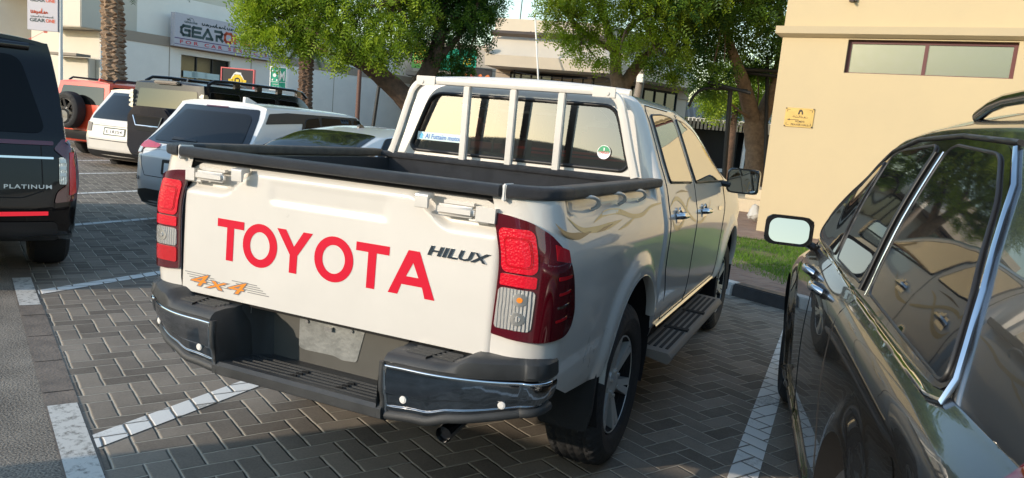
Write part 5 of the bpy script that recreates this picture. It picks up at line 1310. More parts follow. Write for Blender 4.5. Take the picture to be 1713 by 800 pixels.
# side windows given as (y,z)
W_REAR = [(1.80, 1.306), (1.775, 1.640), (2.05, 1.655), (2.30, 1.650), (2.40, 1.292)]
W_FRONT = [(2.52, 1.288), (2.43, 1.650), (2.62, 1.642), (2.90, 1.600), (3.22, 1.505), (3.60, 1.335), (3.66, 1.272)]
def ws_(poly, r=.03): return [(y, s_at(y, z)) for y, z in densify(rpoly(poly, r), .05)]
def side(sx):
    fn = cabfn(sx); s0 = s_of_z(.50)
    outer = []
    y0 = lambda z: yr(z)+RCR
    zs = np.linspace(.50, 1.262, 24); outer += [(y0(z), s_of_z(z)) for z in zs]
    outer += [(yr(FZ(s))+RCR, s) for s in np.linspace(s_of_z(1.28), PS[-1]*.9999, 30)]
    outer += [(y, PS[-1]*.9999) for y in np.linspace(1.8, 5.15, 30)]
    outer += [(5.2, s_of_z(1.0)), (5.15, s_of_z(.52))]
    a0 = math.asin((.52-AF[1])/AF[2])
    outer += [(AF[0]+AF[2]*math.cos(a), s_of_z(AF[1]+AF[2]*math.sin(a))) for a in np.linspace(a0, math.pi-a0, 40)]
    outer += [(3.7, s_of_z(.50))]
    o = surf('body_side', fn, outer, [ws_(W_REAR), ws_(W_FRONT)], .03, MT['white_paint'], CAB, flip=(sx > 0))
    for i, Wd in enumerate((W_REAR, W_FRONT)):
        q = ws_(Wd); g = surf('side_window', fn, q, [], .05, MT['side_glass'], CAB, off=-.008, flip=(sx > 0))
        P = [fn(y, s) for y, s in q]; bm = BM(); tube(bm, P, .010, 6, True); bmobj('window_seal', bm, MT['black_trim'], g, True, 60)
    archlip(sx, AF, lambda y, z: XS(max(z, .55))+.02, CAB); wheelwell(sx, AF, CAB, 0, 0)
    # shut lines and weatherstrips
    zl = lambda y, a, b, n=16: [(y, s_of_z(z)) for z in np.linspace(a, b, n)]
    def gap(pts): 
        P = [fn(y, s) for y, s in pts]; bm = BM(); tube(bm, [p for p in P], .0035, 5); bmobj('shut_line', bm, MT['seam'], CAB, False)
    gap([(1.705, s) for s in np.linspace(s_of_z(.95), s_at(1.705, 1.66), 16)] + [(y, s_at(y, 1.69)) for y in (1.76, 2.0, 2.3)])
    gap([(1.705+.0, s_of_z(.95)), (1.72, s_of_z(.85)), (1.80, s_of_z(.72)), (1.84, s_of_z(.56))])
    gap([(2.475, s) for s in np.linspace(s_of_z(.55), s_at(2.46, 1.68), 22)])
    gap([(3.62, s) for s in np.linspace(s_of_z(.56), s_of_z(1.25), 16)])
    gap([(y, s_of_z(.555)) for y in np.linspace(1.84, 3.62, 12)])
    # sill trim
    bm = BM(); tube(bm, [fn(y, s_of_z(.545))+Vector((sx*.006, 0, 0)) for y in np.linspace(1.72, 3.6, 12)], .012, 6); bmobj('sill_trim', bm, MT['chrome'], CAB, True, 60)
    # handles
    for y, z in ((1.93, 1.125), (2.72, 1.105)):
        p = fn(y, s_of_z(z)); bm = BM(); tube(bm, spline([p+Vector((sx*.0, -.09, .0)), p+Vector((sx*.034, -.06, .004)), p+Vector((sx*.04, 0, .004)), p+Vector((sx*.034, .05, .002)), p+Vector((0, .085, 0))], 5), .012, 8, rz=.016)
        box(bm, p+Vector((sx*.004, -.01, .0)), (.008, .15, .07)); h_ = bmobj('door_handle', bm, MT['chrome'], CAB, True, 50)
        bm = BM(); cyl(bm, p+Vector((0, -.0, .03)), p+Vector((sx*.010, -.0, .035)), .016); bmobj('handle_cup', bm, MT['chrome'], h_, True)
    # step board
    bm = BM(); prism(bm, rpoly([(.80, .40), (.965, .365), (.985, .395), (.965, .425), (.80, .435)], .01), 'y', 1.66, 3.42, Matrix.Scale(-1, 4, (1, 0, 0)) if sx < 0 else None)
    stp = bmobj('side_step', bm, MT['pole_grey'], TK, True, 40)
    bm = BM()
    for k in range(4): x = .83+.033*k; bx(bm, min(sx*x, sx*(x+.016)), max(sx*x, sx*(x+.016)), 1.74, 3.34, .4265-.0*k, .437-.002*k)
    for y in (2.2, 2.75): bx(bm, min(sx*.82, sx*.96), max(sx*.82, sx*.96), y, y+.05, .4265, .438)
    bmobj('step_tread', bm, MT['rubber'], stp, True)
    # mirror
    mr = D.objects.new('wing_mirror', None); link(mr, TK); c = Vector((sx*.995, 3.60, 1.285))
    bm = BM(); bmesh.ops.create_uvsphere(bm, u_segments=24, v_segments=16, radius=1, matrix=Matrix.Translation(c+Vector((0, .03, 0))) @ Matrix.Diagonal((.125, .085, .105, 1)))
    for v in bm.verts:
        d = v.co-c; 
        if d.y < -.0: v.co.y = c.y-.0
        sq = lambda a, r: math.copysign(min(abs(a)*1.18, r), a)
        v.co.x = c.x+sq(d.x, .115); v.co.z = c.z+sq(d.z, .092)
    bmobj('mirror_shell', bm, MT['chrome' if False else 'gloss_black'], mr, True, 60)
    bm = BM(); prism(bm, rrect(c.x-.102, c.x+.102, c.z-.080, c.z+.080, .035, 6), 'y', c.y-.006, c.y-.002); bmobj('mirror_glass', bm, MT['mirror_glass'], mr, False)
    bm = BM(); prism(bm, rrect(c.x-.108, c.x+.108, c.z-.086, c.z+.086, .04, 6), 'y', c.y-.004, c.y+.004); bmobj('mirror_rim', bm, MT['black_trim'], mr, False)
    bm = BM(); tube(bm, [Vector((sx*.80, 3.56, 1.265)), Vector((sx*.90, 3.60, 1.25))], .03, 8, rz=.022); bmobj('mirror_arm', bm, MT['black_trim'], mr, True)
    return fn
side(1); side(-1)
# rear wall with corner arcs
def rearfn(q, s):
    x = FX(s); z = FZ(s); y0 = yr(z); W = max(.001, x-RCR); a = abs(q)
    if a <= 1: return Vector((q*W, y0-.012*(1-q*q), z))
    t = (a-1)/.1*math.pi/2
    return Vector((math.copysign(W+(x-W)*math.sin(t), q), y0+RCR*(1-math.cos(t)), z))
def rq(x, z): s = s_of_z(z); return (x/max(.001, FX(s)-RCR), s)
RW = rpoly([(-.648, 1.372), (-.60, 1.52), (-.545, 1.672), (.545, 1.672), (.60, 1.52), (.648, 1.372), (.62, 1.345), (-.62, 1.345)], [.05, .0, .10, .10, .0, .05, .03, .03], 6)
RWq = [rq(x, z) for x, z in densify(RW, .04)]
sT = s_of_z(1.735)
surf('rear_wall', rearfn, [(-1.1, s_of_z(.55)), (1.1, s_of_z(.55)), (1.1, sT), (-1.1, sT)], [RWq], .025, MT['white_paint'], CAB, flip=False, hx=.03)
# roof rear edge
bm = BM(); tube(bm, [Vector((x, yr(1.74)+.045, 1.738+.024*(1-(x/.62)**2))) for x in np.linspace(-.60, .60, 30)], .026, 10); bmobj('roof_edge', bm, MT['white_paint'], CAB, True, 60)
RG = surf('rear_window', lambda q, s: rearfn(q, s)+Vector((0, .006, 0)), RWq, [], .05, MT['rear_glass'], CAB, hx=.06)
bm = BM(); tube(bm, [rearfn(*p)+Vector((0, -.001, 0)) for p in RWq], .011, 6, True); bmobj('window_seal', bm, MT['black_trim'], RG, True, 60)
# sliding centre frames
bm = BM()
for x, w_ in ((-.285, .035), (-.13, .012), (.085, .035), (.235, .012), (.32, .035)):
    bx(bm, x-w_/2, x+w_/2, 1.628, 1.636, 1.352, 1.66)
bx(bm, -.285, .32, 1.630, 1.636, 1.352, 1.372); bx(bm, -.285, .32, 1.655, 1.661, 1.635, 1.665)
o = bmobj('window_frame', bm, MT['black_trim'], RG, False)
for v in o.data.vertices: v.co.y = yr(v.co.z)-.002 + (.006 if v.co.y > 1.632 else 0)
bm = BM(); bx(bm, -.13, .235, 1.66, 1.664, 1.60, 1.612); o = bmobj('window_frame', bm, MT['light_trim'], RG, False)
# stickers on the glass
gfn = lambda x, z: Vector((x, yr(z)-.012-.0, z))
sh_on('sticker', [[(-.605, 1.405), (-.30, 1.405), (-.30, 1.45), (-.605, 1.45)]], gfn, 'sticker_pale', RG, .001)
sh_on('sticker', [[(-.597, 1.428), (-.58, 1.446), (-.563, 1.428), (-.571, 1.428), (-.571, 1.410), (-.589, 1.410), (-.589, 1.428)]], gfn, 'sticker_cyan', RG, .002)
put_text('lettering', 'Al Futtaim motors', gfn, (-.555, -.31, 1.413, 1.441), MT['sticker_blue'], RG, shear=.15, bold=.01, thick=.003)
def disc(cx, cz, r, n=28): return [(cx+r*math.cos(2*math.pi*k/n), cz+r*math.sin(2*math.pi*k/n)) for k in range(n)]
sh_on('sticker', [disc(.515, 1.432, .036)], gfn, 'sticker_white', RG, .001)
sh_on('sticker', [[(.515+.033*math.cos(a), 1.432+.033*math.sin(a)) for a in np.linspace(0, math.pi, 15)]], gfn, 'sticker_green', RG, .002)
sh_on('sticker', [[(.512, 1.44), (.518, 1.44), (.518, 1.455), (.512, 1.455)]], gfn, 'sticker_white', RG, .003)
put_text('lettering', 'CARGO', gfn, (.487, .543, 1.424, 1.438), MT['sticker_red'], RG, bold=.02, thick=.003)
# windscreen glass sits on the sloping front: cover the centre of the front slope
wsq = [(2.98, s_of_z(1.752)), (2.98, PS[-1]*.999), (4.02, PS[-1]*.999), (3.98, s_of_z(1.60)), (3.62, s_of_z(1.66))]
for fn_, fl_ in ((CF_R, True), (CF_L, False)): surf('windscreen', fn_, wsq, [], .06, MT['dark_glass'], CAB, off=.004, flip=fl_)
# front end cap
bm = BM(); rows = []
for s in np.linspace(s_of_z(.52), PS[-1]*.9999, 14): p = CF_R(5.15, s); rows.append([bm.verts.new((u*p.x, 5.15+.10*(1-u*u), p.z)) for u in np.linspace(-1, 1, 12)])
for r, q in zip(rows, rows[1:]):
    for i in range(11): bm.faces.new((r[i], r[i+1], q[i+1], q[i]))
bmesh.ops.recalc_face_normals(bm, faces=bm.faces[:]); bmobj('front_panel', bm, MT['white_paint'], CAB, True, 60)
# interior
IN = D.objects.new('interior', None); link(IN, TK)
bm = BM(); bx(bm, -.72, .72, 1.72, 3.9, .60, .64); bx(bm, -.70, .70, 1.70, 1.74, .6, 1.30); bx(bm, -.76, .76, 3.55, 3.95, .6, 1.20); bmobj('cabin_trim', bm, MT['seat_cloth'], IN, False)
bm = BM(); bx(bm, -.60, .60, 1.80, 2.8, 1.700, 1.712); bmobj('headliner', bm, MT['light_trim'], IN, False)
bm = BM(); bx(bm, -.66, .66, 1.80, 1.95, .95, 1.42); bx(bm, -.66, .66, 1.85, 2.35, .90, 1.02)
for x in (-.42, .42): bx(bm, x-.12, x+.12, 1.83, 1.93, 1.43, 1.56)
bmobj('rear_bench', bm, MT['seat_maroon'], IN, True, bevel=.03)
for x in (-.37, .37):
    bm = BM(); bx(bm, x-.25, x+.25, 2.70, 2.86, .9, 1.44); bx(bm, x-.13, x+.13, 2.72, 2.83, 1.46, 1.63); bx(bm, x-.25, x+.25, 2.8, 3.3, .86, 1.0); bmobj('front_seat', bm, MT['seat_maroon'], IN, True, bevel=.04)
bm = BM(); bx(bm, .02, .60, 1.775, 1.80, 1.385, 1.397); bx(bm, -.05, .62, 1.775, 1.80, 1.405, 1.418); bmobj('added_red_bars', bm, MT['streak_red'], IN, False)  # red bars added to copy the red streaks in the rear glass
bm = BM(); tube(bm, [(.37+.17*math.cos(a), 3.45, 1.15+.17*math.sin(a)) for a in np.linspace(0, 6.0, 20)], .015, 6, True); bmobj('steering_wheel', bm, MT['black_trim'], IN, True)
# --- headache rack ---
RK = D.objects.new('guard_rack', None); link(RK, TK)
pts = [(-.715, 1.530, 1.32), (-.672, 1.530, 1.45), (-.628, 1.530, 1.60)]
for k in range(9): a = math.radians(17+ (90-17)*k/8); pts.append((-.615+.14-.14*math.cos(a-math.radians(10)), 1.530, 1.60+.135*math.sin(a)))
top = pts[-1]
left = [Vector(p) for p in pts]; path_ = left + [Vector((x, 1.53, 1.735+.0*x)) for x in np.linspace(-.40, .40, 9)] + [Vector((-p.x, p.y, p.z)) for p in left[::-1]]
path_[0] = Vector((-.715, 1.53, 1.32))
bm = BM(); 
sec = rrect(-.021, .021, -.022, .022, .008, 2); rows = []
for i, p in enumerate(path_):
    a = path_[max(0, i-1)]; b = path_[min(len(path_)-1, i+1)]; t = (b-a).normalized(); n = Vector((-t.z, 0, t.x)); rows.append([bm.verts.new(p+n*u+Vector((0, 1, 0))*v) for u, v in sec])
for r, q in zip(rows, rows[1:]):
    for i in range(len(sec)): bm.faces.new((r[i], r[(i+1) % len(sec)], q[(i+1) % len(sec)], q[i]))
bm.faces.new(rows[0]); bm.faces.new(rows[-1][::-1]); bmesh.ops.recalc_face_normals(bm, faces=bm.faces[:]); bmobj('rack_tube', bm, MT['white_paint'], RK, True, 40)
for x in (-.262, .015, .288):
    bm = BM(); bx(bm, x-.019, x+.019, 1.512, 1.548, 1.29, 1.715); bmobj('rack_bar', bm, MT['white_paint'], RK, True, bevel=.004)
for x in (-.455, .455):
    bm = BM(); bx(bm, min(x, x+math.copysign(.12, x)), max(x, x+math.copysign(.12, x)), 1.502, 1.508, 1.705, 1.757); cyl(bm, (x+math.copysign(.08, x), 1.502, 1.725), (x+math.copysign(.08, x), 1.497, 1.725), .011, n=12); bmobj('rack_gusset', bm, MT['white_paint'], RK, True, bevel=.002)
# --- side decals (swooshes) ---
def onside(name, pts, mat_, off_=.0016):
    """outline given as (y,z); follows bed side and door"""
    def f(y, z): return Vector((bedx(y, z) if y < 1.57 else XS(z)+0, y, z))
    V, F = tri2d([tuple(p) for p in pts], [], .03); return flat_on(name, V, F, f, MT[mat_], TK, off_)
def swoosh(ctrl, widths, n=6):
    P = spline([Vector(p) for p in ctrl], n); W2 = np.interp(np.linspace(0, 1, len(P)), np.linspace(0, 1, len(widths)), widths); L_ = []; R_ = []
    for i, p in enumerate(P):
        d = (P[min(len(P)-1, i+1)]-P[max(0, i-1)]).normalized(); nn = Vector((-d.y, d.x))*W2[i]/2; L_.append(tuple(p+nn)); R_.append(tuple(p-nn))
    return L_+R_[::-1]
onside('swoosh_decal', swoosh([(.03, 1.222), (.12, 1.180), (.24, 1.165), (.38, 1.168)], [.001, .020, .024, .001]), 'brown_decal')
onside('swoosh_decal', swoosh([(.15, 1.232), (.27, 1.185), (.42, 1.172), (.60, 1.172), (.80, 1.182)], [.001, .016, .022, .024, .001]), 'gold_decal')
onside('swoosh_decal', swoosh([(.44, 1.160), (.54, 1.166), (.66, 1.176)], [.001, .012, .001]), 'brown_decal', .0022)
onside('swoosh_decal', swoosh([(.42, 1.196), (.56, 1.218), (.76, 1.216), (.96, 1.186), (1.14, 1.182), (1.32, 1.208), (1.53, 1.212)], [.001, .018, .022, .020, .018, .014, .006]), 'gold_decal', .0012)
onside('swoosh_decal', swoosh([(.72, 1.145), (.86, 1.158), (1.00, 1.178)], [.001, .014, .006]), 'gold_decal', .0014)
onside('swoosh_decal', swoosh([(1.74, 1.12), (1.82, 1.07), (1.96, 1.065), (2.10, 1.12), (2.22, 1.19), (2.34, 1.21)], [.002, .026, .026, .022, .018, .002]), 'gold_decal', .0012)
onside('swoosh_decal', swoosh([(1.72, 1.18), (1.88, 1.218), (2.04, 1.19), (2.22, 1.11), (2.42, 1.06)], [.002, .022, .026, .024, .010]), 'gold_decal', .0016)
onside('swoosh_decal', swoosh([(2.48, 1.05), (2.66, 1.045), (2.84, 1.09), (3.0, 1.16)], [.010, .022, .018, .002]), 'gold_decal', .0012)
onside('swoosh_decal', swoosh([(1.90, 1.245), (2.06, 1.252), (2.26, 1.240)], [.001, .014, .001]), 'brown_decal', .0022)
onside('side_badge', [(3.30, 1.075), (3.48, 1.07), (3.48, 1.10), (3.30, 1.105)], 'chrome', .003)
# ---------------- generic lofted car ----------------
def pchip(xs, ys, x):
    xs = np.asarray(xs, float); ys = np.asarray(ys, float); h = np.diff(xs); d = np.diff(ys)/h; m = np.zeros(len(xs))
    m[0] = d[0]; m[-1] = d[-1]
    for i in range(1, len(xs)-1): m[i] = 0 if d[i-1]*d[i] <= 0 else 2*d[i-1]*d[i]/(d[i-1]+d[i])
    x = np.clip(x, xs[0], xs[-1]); i = np.clip(np.searchsorted(xs, x, side='right')-1, 0, len(xs)-2); t = (x-xs[i])/h[i]
    return (2*t**3-3*t**2+1)*ys[i]+(t**3-2*t**2+t)*h[i]*m[i]+(-2*t**3+3*t**2)*ys[i+1]+(t**3-t**2)*h[i]*m[i+1]
class Car:
    """P: dict of tables; keys w (half width), zb, belt (z), bx (belt half width), rz (roof edge z), rx (roof edge x), rt (roof centre z): lists of (y, value); rear: list (z, y) profile of the rear face"""
    def __init__(s, name, label, cat, loc, rz, paint, P, L, rear, front, wheels, NY=90, sub=4, group=None, bulge=.04, crease=None, arch=.36, R=.35, wd=.24, rim='alloy', wheeldetail=1, spokes=5, flare=.0, cut=True):
        s.t = thing(name, label, cat, loc, rz, group); s.L = L; s.P = P; s.R = R
        T = {k: (np.array([a for a, b in v]), np.array([b for a, b in v])) for k, v in P.items()}
        g = lambda k, y: float(pchip(T[k][0], T[k][1], np.array(y)))
        s.g = g
        ys = np.unique(np.concatenate([np.linspace(0, L, NY), np.linspace(0, .5, 16), np.linspace(L-.4, L, 8)]))
        rearz = np.array([a for a, b in rear]); reary = np.array([b for a, b in rear]); fz = np.array([a for a, b in front]); fy = np.array([b for a, b in front])
        rows = []
        for y in ys:
            w, zb, zt, bx_, rzz, rx, rt = (g(k, y) for k in ('w', 'zb', 'belt', 'bx', 'rz', 'rx', 'rt'))
            C = [(0, zb), (w*.86, zb), (w*.965, zb+.05), (w*.985, zb+.16), (w, zb+(zt-zb)*.50), (w*.995, zb+(zt-zb)*.72), (w*.975, zt-.09), (bx_+.012, zt-.012), (bx_-.004, zt+.02), (bx_+(rx-bx_)*.5+.012, zt+(rzz-zt)*.5), (rx, rzz-.02), (rx-.05, rzz+(rt-rzz)*.35), (rx*.6, rzz+(rt-rzz)*.85), (0, rt)]
            Q = [Vector((a, b)) for a, b in C]; S = spline(Q, sub)
            ring = []
            for q in S:
                x = max(0, q.x); z = q.y; yy = y
                if wheels and flare:
                    for (wy, wr) in wheels:
                        d = math.hypot(y-wy, z-R); x += flare*sstep(arch+.12, arch+.02, d)*(1 if z < zt-.08 else 0)
                yy = max(yy, float(np.interp(z, rearz, reary))); yy = min(yy, L-float(np.interp(z, fz, fy)))
                ring.append((x, yy, z))
            rows.append(ring)
        n = len(rows[0]); V = []; F = []; cut_ = [i for i in range(n)]
        for r in rows:
            V += [(p[0], p[1], p[2]) for p in r] + [(-p[0], p[1], p[2]) for p in r[1:-1][::-1]]
        m = n + n-2
        for i in range(len(rows)-1):
            for j in range(m): F.append((i*m+j, (i+1)*m+j, (i+1)*m+(j+1) % m, i*m+(j+1) % m))
        bm = BM(); vs = [bm.verts.new(v) for v in V]; bm.verts.ensure_lookup_table()
        for f in F:
            try: bm.faces.new([vs[i] for i in f])
            except ValueError: pass
        # end caps: strips between mirrored points, bulged
        def cap(base, sgn, flip):
            K = 14; prev = None
            for j in range(n):
                a = V[base+j]; row = []
                for k in range(K+1):
                    u = 1-2*k/K
                    if k == 0: row.append(vs[base+j])
                    elif k == K: row.append(vs[base+(m-j) % m] if 0 < j < n-1 else vs[base+j])
                    elif j in (0, n-1): row.append(vs[base+j])
                    else: row.append(bm.verts.new((u*a[0], a[1]-sgn*bulge*(1-u*u), a[2])))
                if prev:
                    for k in range(K):
                        q = []
                        for v in (prev[k], prev[k+1], row[k+1], row[k]):
                            if v not in q: q.append(v)
                        if len(q) > 2:
                            try: bm.faces.new(q)
                            except ValueError: pass
                prev = row
        cap(0, 1, False); cap((len(rows)-1)*m, -1, True)
        bmesh.ops.remove_doubles(bm, verts=bm.verts[:], dist=.0015); bmesh.ops.dissolve_degenerate(bm, edges=bm.edges[:], dist=.0005)
        bmesh.ops.recalc_face_normals(bm, faces=bm.faces[:])
        s.body = bmobj('body', bm, MT[paint], s.t, True, 50)
        if cut and wheels:
            cb2 = BM()
            for (wy, wr) in wheels:
                for sg in (1, -1):
                    cyl(cb2, (sg*.50, wy, R+.02), (sg*1.3, wy, R+.02), arch, n=48)
            me = D.meshes.new('c'); cb2.to_mesh(me); cb2.free(); me.materials.append(MT['well_black']); co = D.objects.new('c', me); SC.collection.objects.link(co)
            s.body.data.materials.append(MT['well_black'])
            md = s.body.modifiers.new('b', 'BOOLEAN'); md.object = co; md.operation = 'DIFFERENCE'; md.solver = 'EXACT'; md.material_mode = 'TRANSFER' if hasattr(md, 'material_mode') else md.material_mode
            co.matrix_world = Matrix.Identity(4); tl, trz = s.t.location.copy(), s.t.rotation_euler.copy(); s.t.location = (0, 0, 0); s.t.rotation_euler = (0, 0, 0); bpy.context.view_layer.update()
            dg = bpy.context.evaluated_depsgraph_get(); me2 = D.meshes.new_from_object(s.body.evaluated_get(dg)); s.body.modifiers.clear()
            if len(me2.polygons) > 100:
                s.body.data = me2; me2.name = 'body'; me2.polygons.foreach_set('use_smooth', [True]*len(me2.polygons)); me2.set_sharp_from_angle(angle=math.radians(50))
            s.t.location = tl; s.t.rotation_euler = trz; D.objects.remove(co); bpy.context.view_layer.update()
        b2 = BM(); b2.from_mesh(s.body.data); s.bvh = BVHTree.FromBMesh(b2); b2.free()
        for (wy, wr) in wheels:
            for sg in (1, -1): wheel_parts(s.t, (sg*(g('w', wy)-.015-wd/2), wy, R), R, wd, sg, spokes, rim, .66, False, wheeldetail)
    def hit(s, axis, a, b):
        if axis == 'r': o = Vector((a, -3, b)); d = Vector((0, 1, 0))
        elif axis == 'R': o = Vector((3, a, b)); d = Vector((-1, 0, 0))
        elif axis == 'L': o = Vector((-3, a, b)); d = Vector((1, 0, 0))
        elif axis == 't': o = Vector((a, b, 5)); d = Vector((0, 0, -1))
        h = s.bvh.ray_cast(o, d); return (h[0], h[1]) if h[0] is not None else (None, None)
    def patch(s, name, axis, poly, mat_, off_=.004, h=.05, parent=None, r=None, holes=()):
        if r: poly = rpoly(poly, r)
        V, F = tri2d(poly, [list(q) for q in holes], h); P = []; ok = []
        for a, b in V:
            p, n = s.hit(axis, a, b)
            if p is None:
                p = None
            P.append((p, n))
        pts = [q[0] for q in P if q[0] is not None]
        if not pts: return None
        ax = {'r': Vector((0, -1, 0)), 'R': Vector((1, 0, 0)), 'L': Vector((-1, 0, 0)), 't': Vector((0, 0, 1))}[axis]
        Vx = []
        for (p, n), (a, b) in zip(P, V):
            if p is None: Vx.append(None)
            else: Vx.append(p + (n*.6+ax*.4).normalized()*off_)
        F2 = [f for f in F if all(Vx[i] is not None for i in f)]
        Vx = [v if v is not None else Vector((0, 0, 0)) for v in Vx]; F3 = []
        for f in F2:
            g_ = (Vx[f[1]]-Vx[f[0]]).cross(Vx[f[2]]-Vx[f[0]]); F3.append(f if g_.dot(ax) > 0 else f[::-1])
        bm = BM(); vs = [bm.verts.new(v) for v in Vx]
        for f in F3:
            try: bm.faces.new([vs[i] for i in f])
            except ValueError: pass
        bmesh.ops.delete(bm, geom=[v for v in bm.verts if not v.link_faces], context='VERTS')
        return bmobj(name, bm, MT[mat_], parent or s.t, True, 60)
    def line(s, name, axis, pts, r, mat_, parent=None, off_=0.0, closed=False, n=6):
        P = []
        for a, b in densify(pts, .04)[: None] if closed else dens_open(pts, .04):
            p, nn = s.hit(axis, a, b)
            if p is not None: P.append(p+nn*off_)
        if len(P) < 2: return None
        bm = BM(); tube(bm, P, r, n, closed); return bmobj(name, bm, MT[mat_], parent or s.t, True, 60)
    def text(s, name, txt, axis, box2, mat_, off_=.008, parent=None, **k):
        V, F = text_polys(txt, 1, k.get('shear', 0), 1, k.get('bold', 0), k.get('spacing', 1)); mn, mx = V.min(0), V.max(0); V = (V-mn)/(mx-mn); P = []
        for a, b in V:
            a = box2[0]+(box2[1]-box2[0])*a; b = box2[2]+(box2[3]-box2[2])*b; p, nn = s.hit(axis, a, b)
            if p is None: return None
            P.append(p+nn*off_)
        return mobj(name, P, F, MT[mat_], parent or s.t, False)
def dens_open(pts, h):
    out = []
    for a, b in zip(pts, pts[1:]):
        a = Vector(a); b = Vector(b); k = max(1, int((b-a).length/h)); out += [tuple(a+(b-a)*(j/k)) for j in range(k)]
    return out+[tuple(pts[-1])]
def mirror_poly(p): return [(-a, b) for a, b in p][::-1]
def both(fn):
    fn(1); fn(-1)
def wingmirror(car, y, z, x, paint='gloss_black', w=.12, h=.085, tilt=0):
    for sg in (1, -1):
        t = D.objects.new('wing_mirror', None); link(t, car.t); c = Vector((sg*x, y, z)); bm = BM()
        bmesh.ops.create_uvsphere(bm, u_segments=20, v_segments=14, radius=1, matrix=Matrix.Translation(c) @ Matrix.Diagonal((w, .09, h, 1)))
        for v in bm.verts:
            if v.co.y < c.y-.01: v.co.y = c.y-.01
            d = v.co-c; v.co.x = c.x+math.copysign(min(abs(d.x)*1.2, w*.97), d.x); v.co.z = c.z+math.copysign(min(abs(d.z)*1.2, h*.97), d.z)
        bmobj('mirror_shell', bm, MT[paint], t, True, 60)
        bm = BM(); prism(bm, rrect(c.x-w*.80, c.x+w*.80, c.z-h*.76, c.z+h*.76, .045, 8), 'y', c.y-.022, c.y-.0175)
        for v in bm.verts: v.co.y += (v.co.z-c.z)*math.tan(math.radians(tilt))*.9 - abs(.0)
        bmobj('mirror_glass', bm, MT['mirror_glass'], t, False)
        bm = BM(); tube(bm, [Vector((sg*(x-w-.12), y+.02, z-h-.05)), Vector((sg*(x-w*.6), y+.03, z-h*.55))], .032, 8, rz=.022); bmobj('mirror_arm', bm, MT[paint], t, True)

def suv_tables(L, W, H, belt, roof_in=.20, nose=.34, cowl=.28, tailin=.16, zb=.24, hood=.92, rxin=.0, beltrear=0, top_rear=0.0):
    w = W/2; yc = L*(1-cowl)          # cowl position
    return dict(
        w=[(0, w-.09), (.12, w-.03), (.5, w), (L*.5, w), (L-.8, w-.01), (L-.3, w-.08), (L, w-.28)],
        zb=[(0, zb+.12), (.5, zb), (L-.6, zb), (L, zb+.06)],
        belt=[(0, belt+beltrear), (.8, belt+beltrear*.8), (L*.5, belt), (yc, belt-.03), (L-.4, hood-.10), (L, hood-.30)],
        bx=[(0, w-.13), (.3, w-.09), (L*.5, w-.085), (yc, w-.10), (L-.4, w-.17), (L, w-.36)],
        rz=[(0, H-.10), (.5, H-.075), (L*.35, H-.06), (L*.52, H-.075), (yc-.55, H-.30), (yc, belt+.06), (yc+.3, belt+.02), (L-.5, hood-.02), (L, hood-.26)],
        rx=[(0, w-roof_in-.07), (.5, w-roof_in-.02), (L*.35, w-roof_in), (L*.52, w-roof_in-.01), (yc-.55, w-roof_in-.0), (yc, w-.17), (yc+.3, w-.2), (L-.4, w-.26), (L, w-.44)],
        rt=[(0, H-.045+top_rear), (.5, H-.01), (L*.3, H), (L*.5, H-.02), (yc-.62, H-.20), (yc, belt+.10), (yc+.3, belt+.06), (L-.5, hood+.02), (L, hood-.24)])

# ---- dark grey-brown SUV, nearest, right edge ----
rzs = math.radians(6.2)
P = suv_tables(4.85, 1.87, 1.735, 1.055, .235, zb=.20, hood=1.0, beltrear=.02)
L_ = 4.85
P['rz'] = [(0, 1.50), (.5, 1.545), (1.2, 1.585), (2.0, 1.605), (2.6, 1.585), (3.1, 1.47), (3.65, 1.20), (3.85, 1.09), (4.3, 1.0), (4.85, .74)]
P['rt'] = [(0, 1.62), (.5, 1.685), (1.4, 1.725), (2.2, 1.73), (2.8, 1.67), (3.3, 1.46), (3.75, 1.18), (3.95, 1.10), (4.4, 1.02), (4.85, .76)]
P['rx'] = [(0, .60), (.5, .655), (1.4, .675), (2.4, .665), (3.1, .69), (3.65, .78), (3.85, .76), (4.4, .66), (4.85, .46)]
P['bx'] = [(0, .77), (.3, .815), (.9, .835), (2.4, .845), (3.5, .845), (3.9, .82), (4.4, .74), (4.85, .55)]
SUV = Car('parked_suv', 'dark grey SUV filling the right edge, chrome trim around its side windows', 'SUV', (2.812, -1.1196, 0), rzs, 'bronze_grey_paint', P, L_,
          [(.2, .10), (.45, .02), (.62, .0), (.9, .06), (1.05, .12), (1.25, .30), (1.5, .48), (1.62, .50), (1.8, .5)], [(.2, .12), (.5, 0), (.8, .05), (1.1, .4)],
          [(1.05, 0), (3.90, 0)], NY=200, sub=8, bulge=.07, arch=.41, R=.37, wd=.24, wheeldetail=1, flare=.022)
s = SUV
def side_glass_set(car, ax, polys, frame=.020, gmat='tint_glass'):
    for p in polys:
        q = rpoly(p, .05); 
        gl = car.patch('side_window', ax, q, gmat, .006, .06)
        if gl: car.line('window_seal', ax, q, .0055, 'black_trim', gl, .004, True)
Wq = [(.70, 1.075), (.80, 1.24), (.99, 1.44), (1.17, 1.545), (1.62, 1.572), (1.69, 1.555), (1.69, 1.085)]
Wr = [(1.86, 1.085), (1.86, 1.560), (1.92, 1.575), (2.52, 1.56), (2.66, 1.535), (2.62, 1.075)]
Wf = [(2.72, 1.075), (2.76, 1.515), (2.95, 1.47), (3.25, 1.34), (3.52, 1.18), (3.60, 1.10), (3.56, 1.075)]
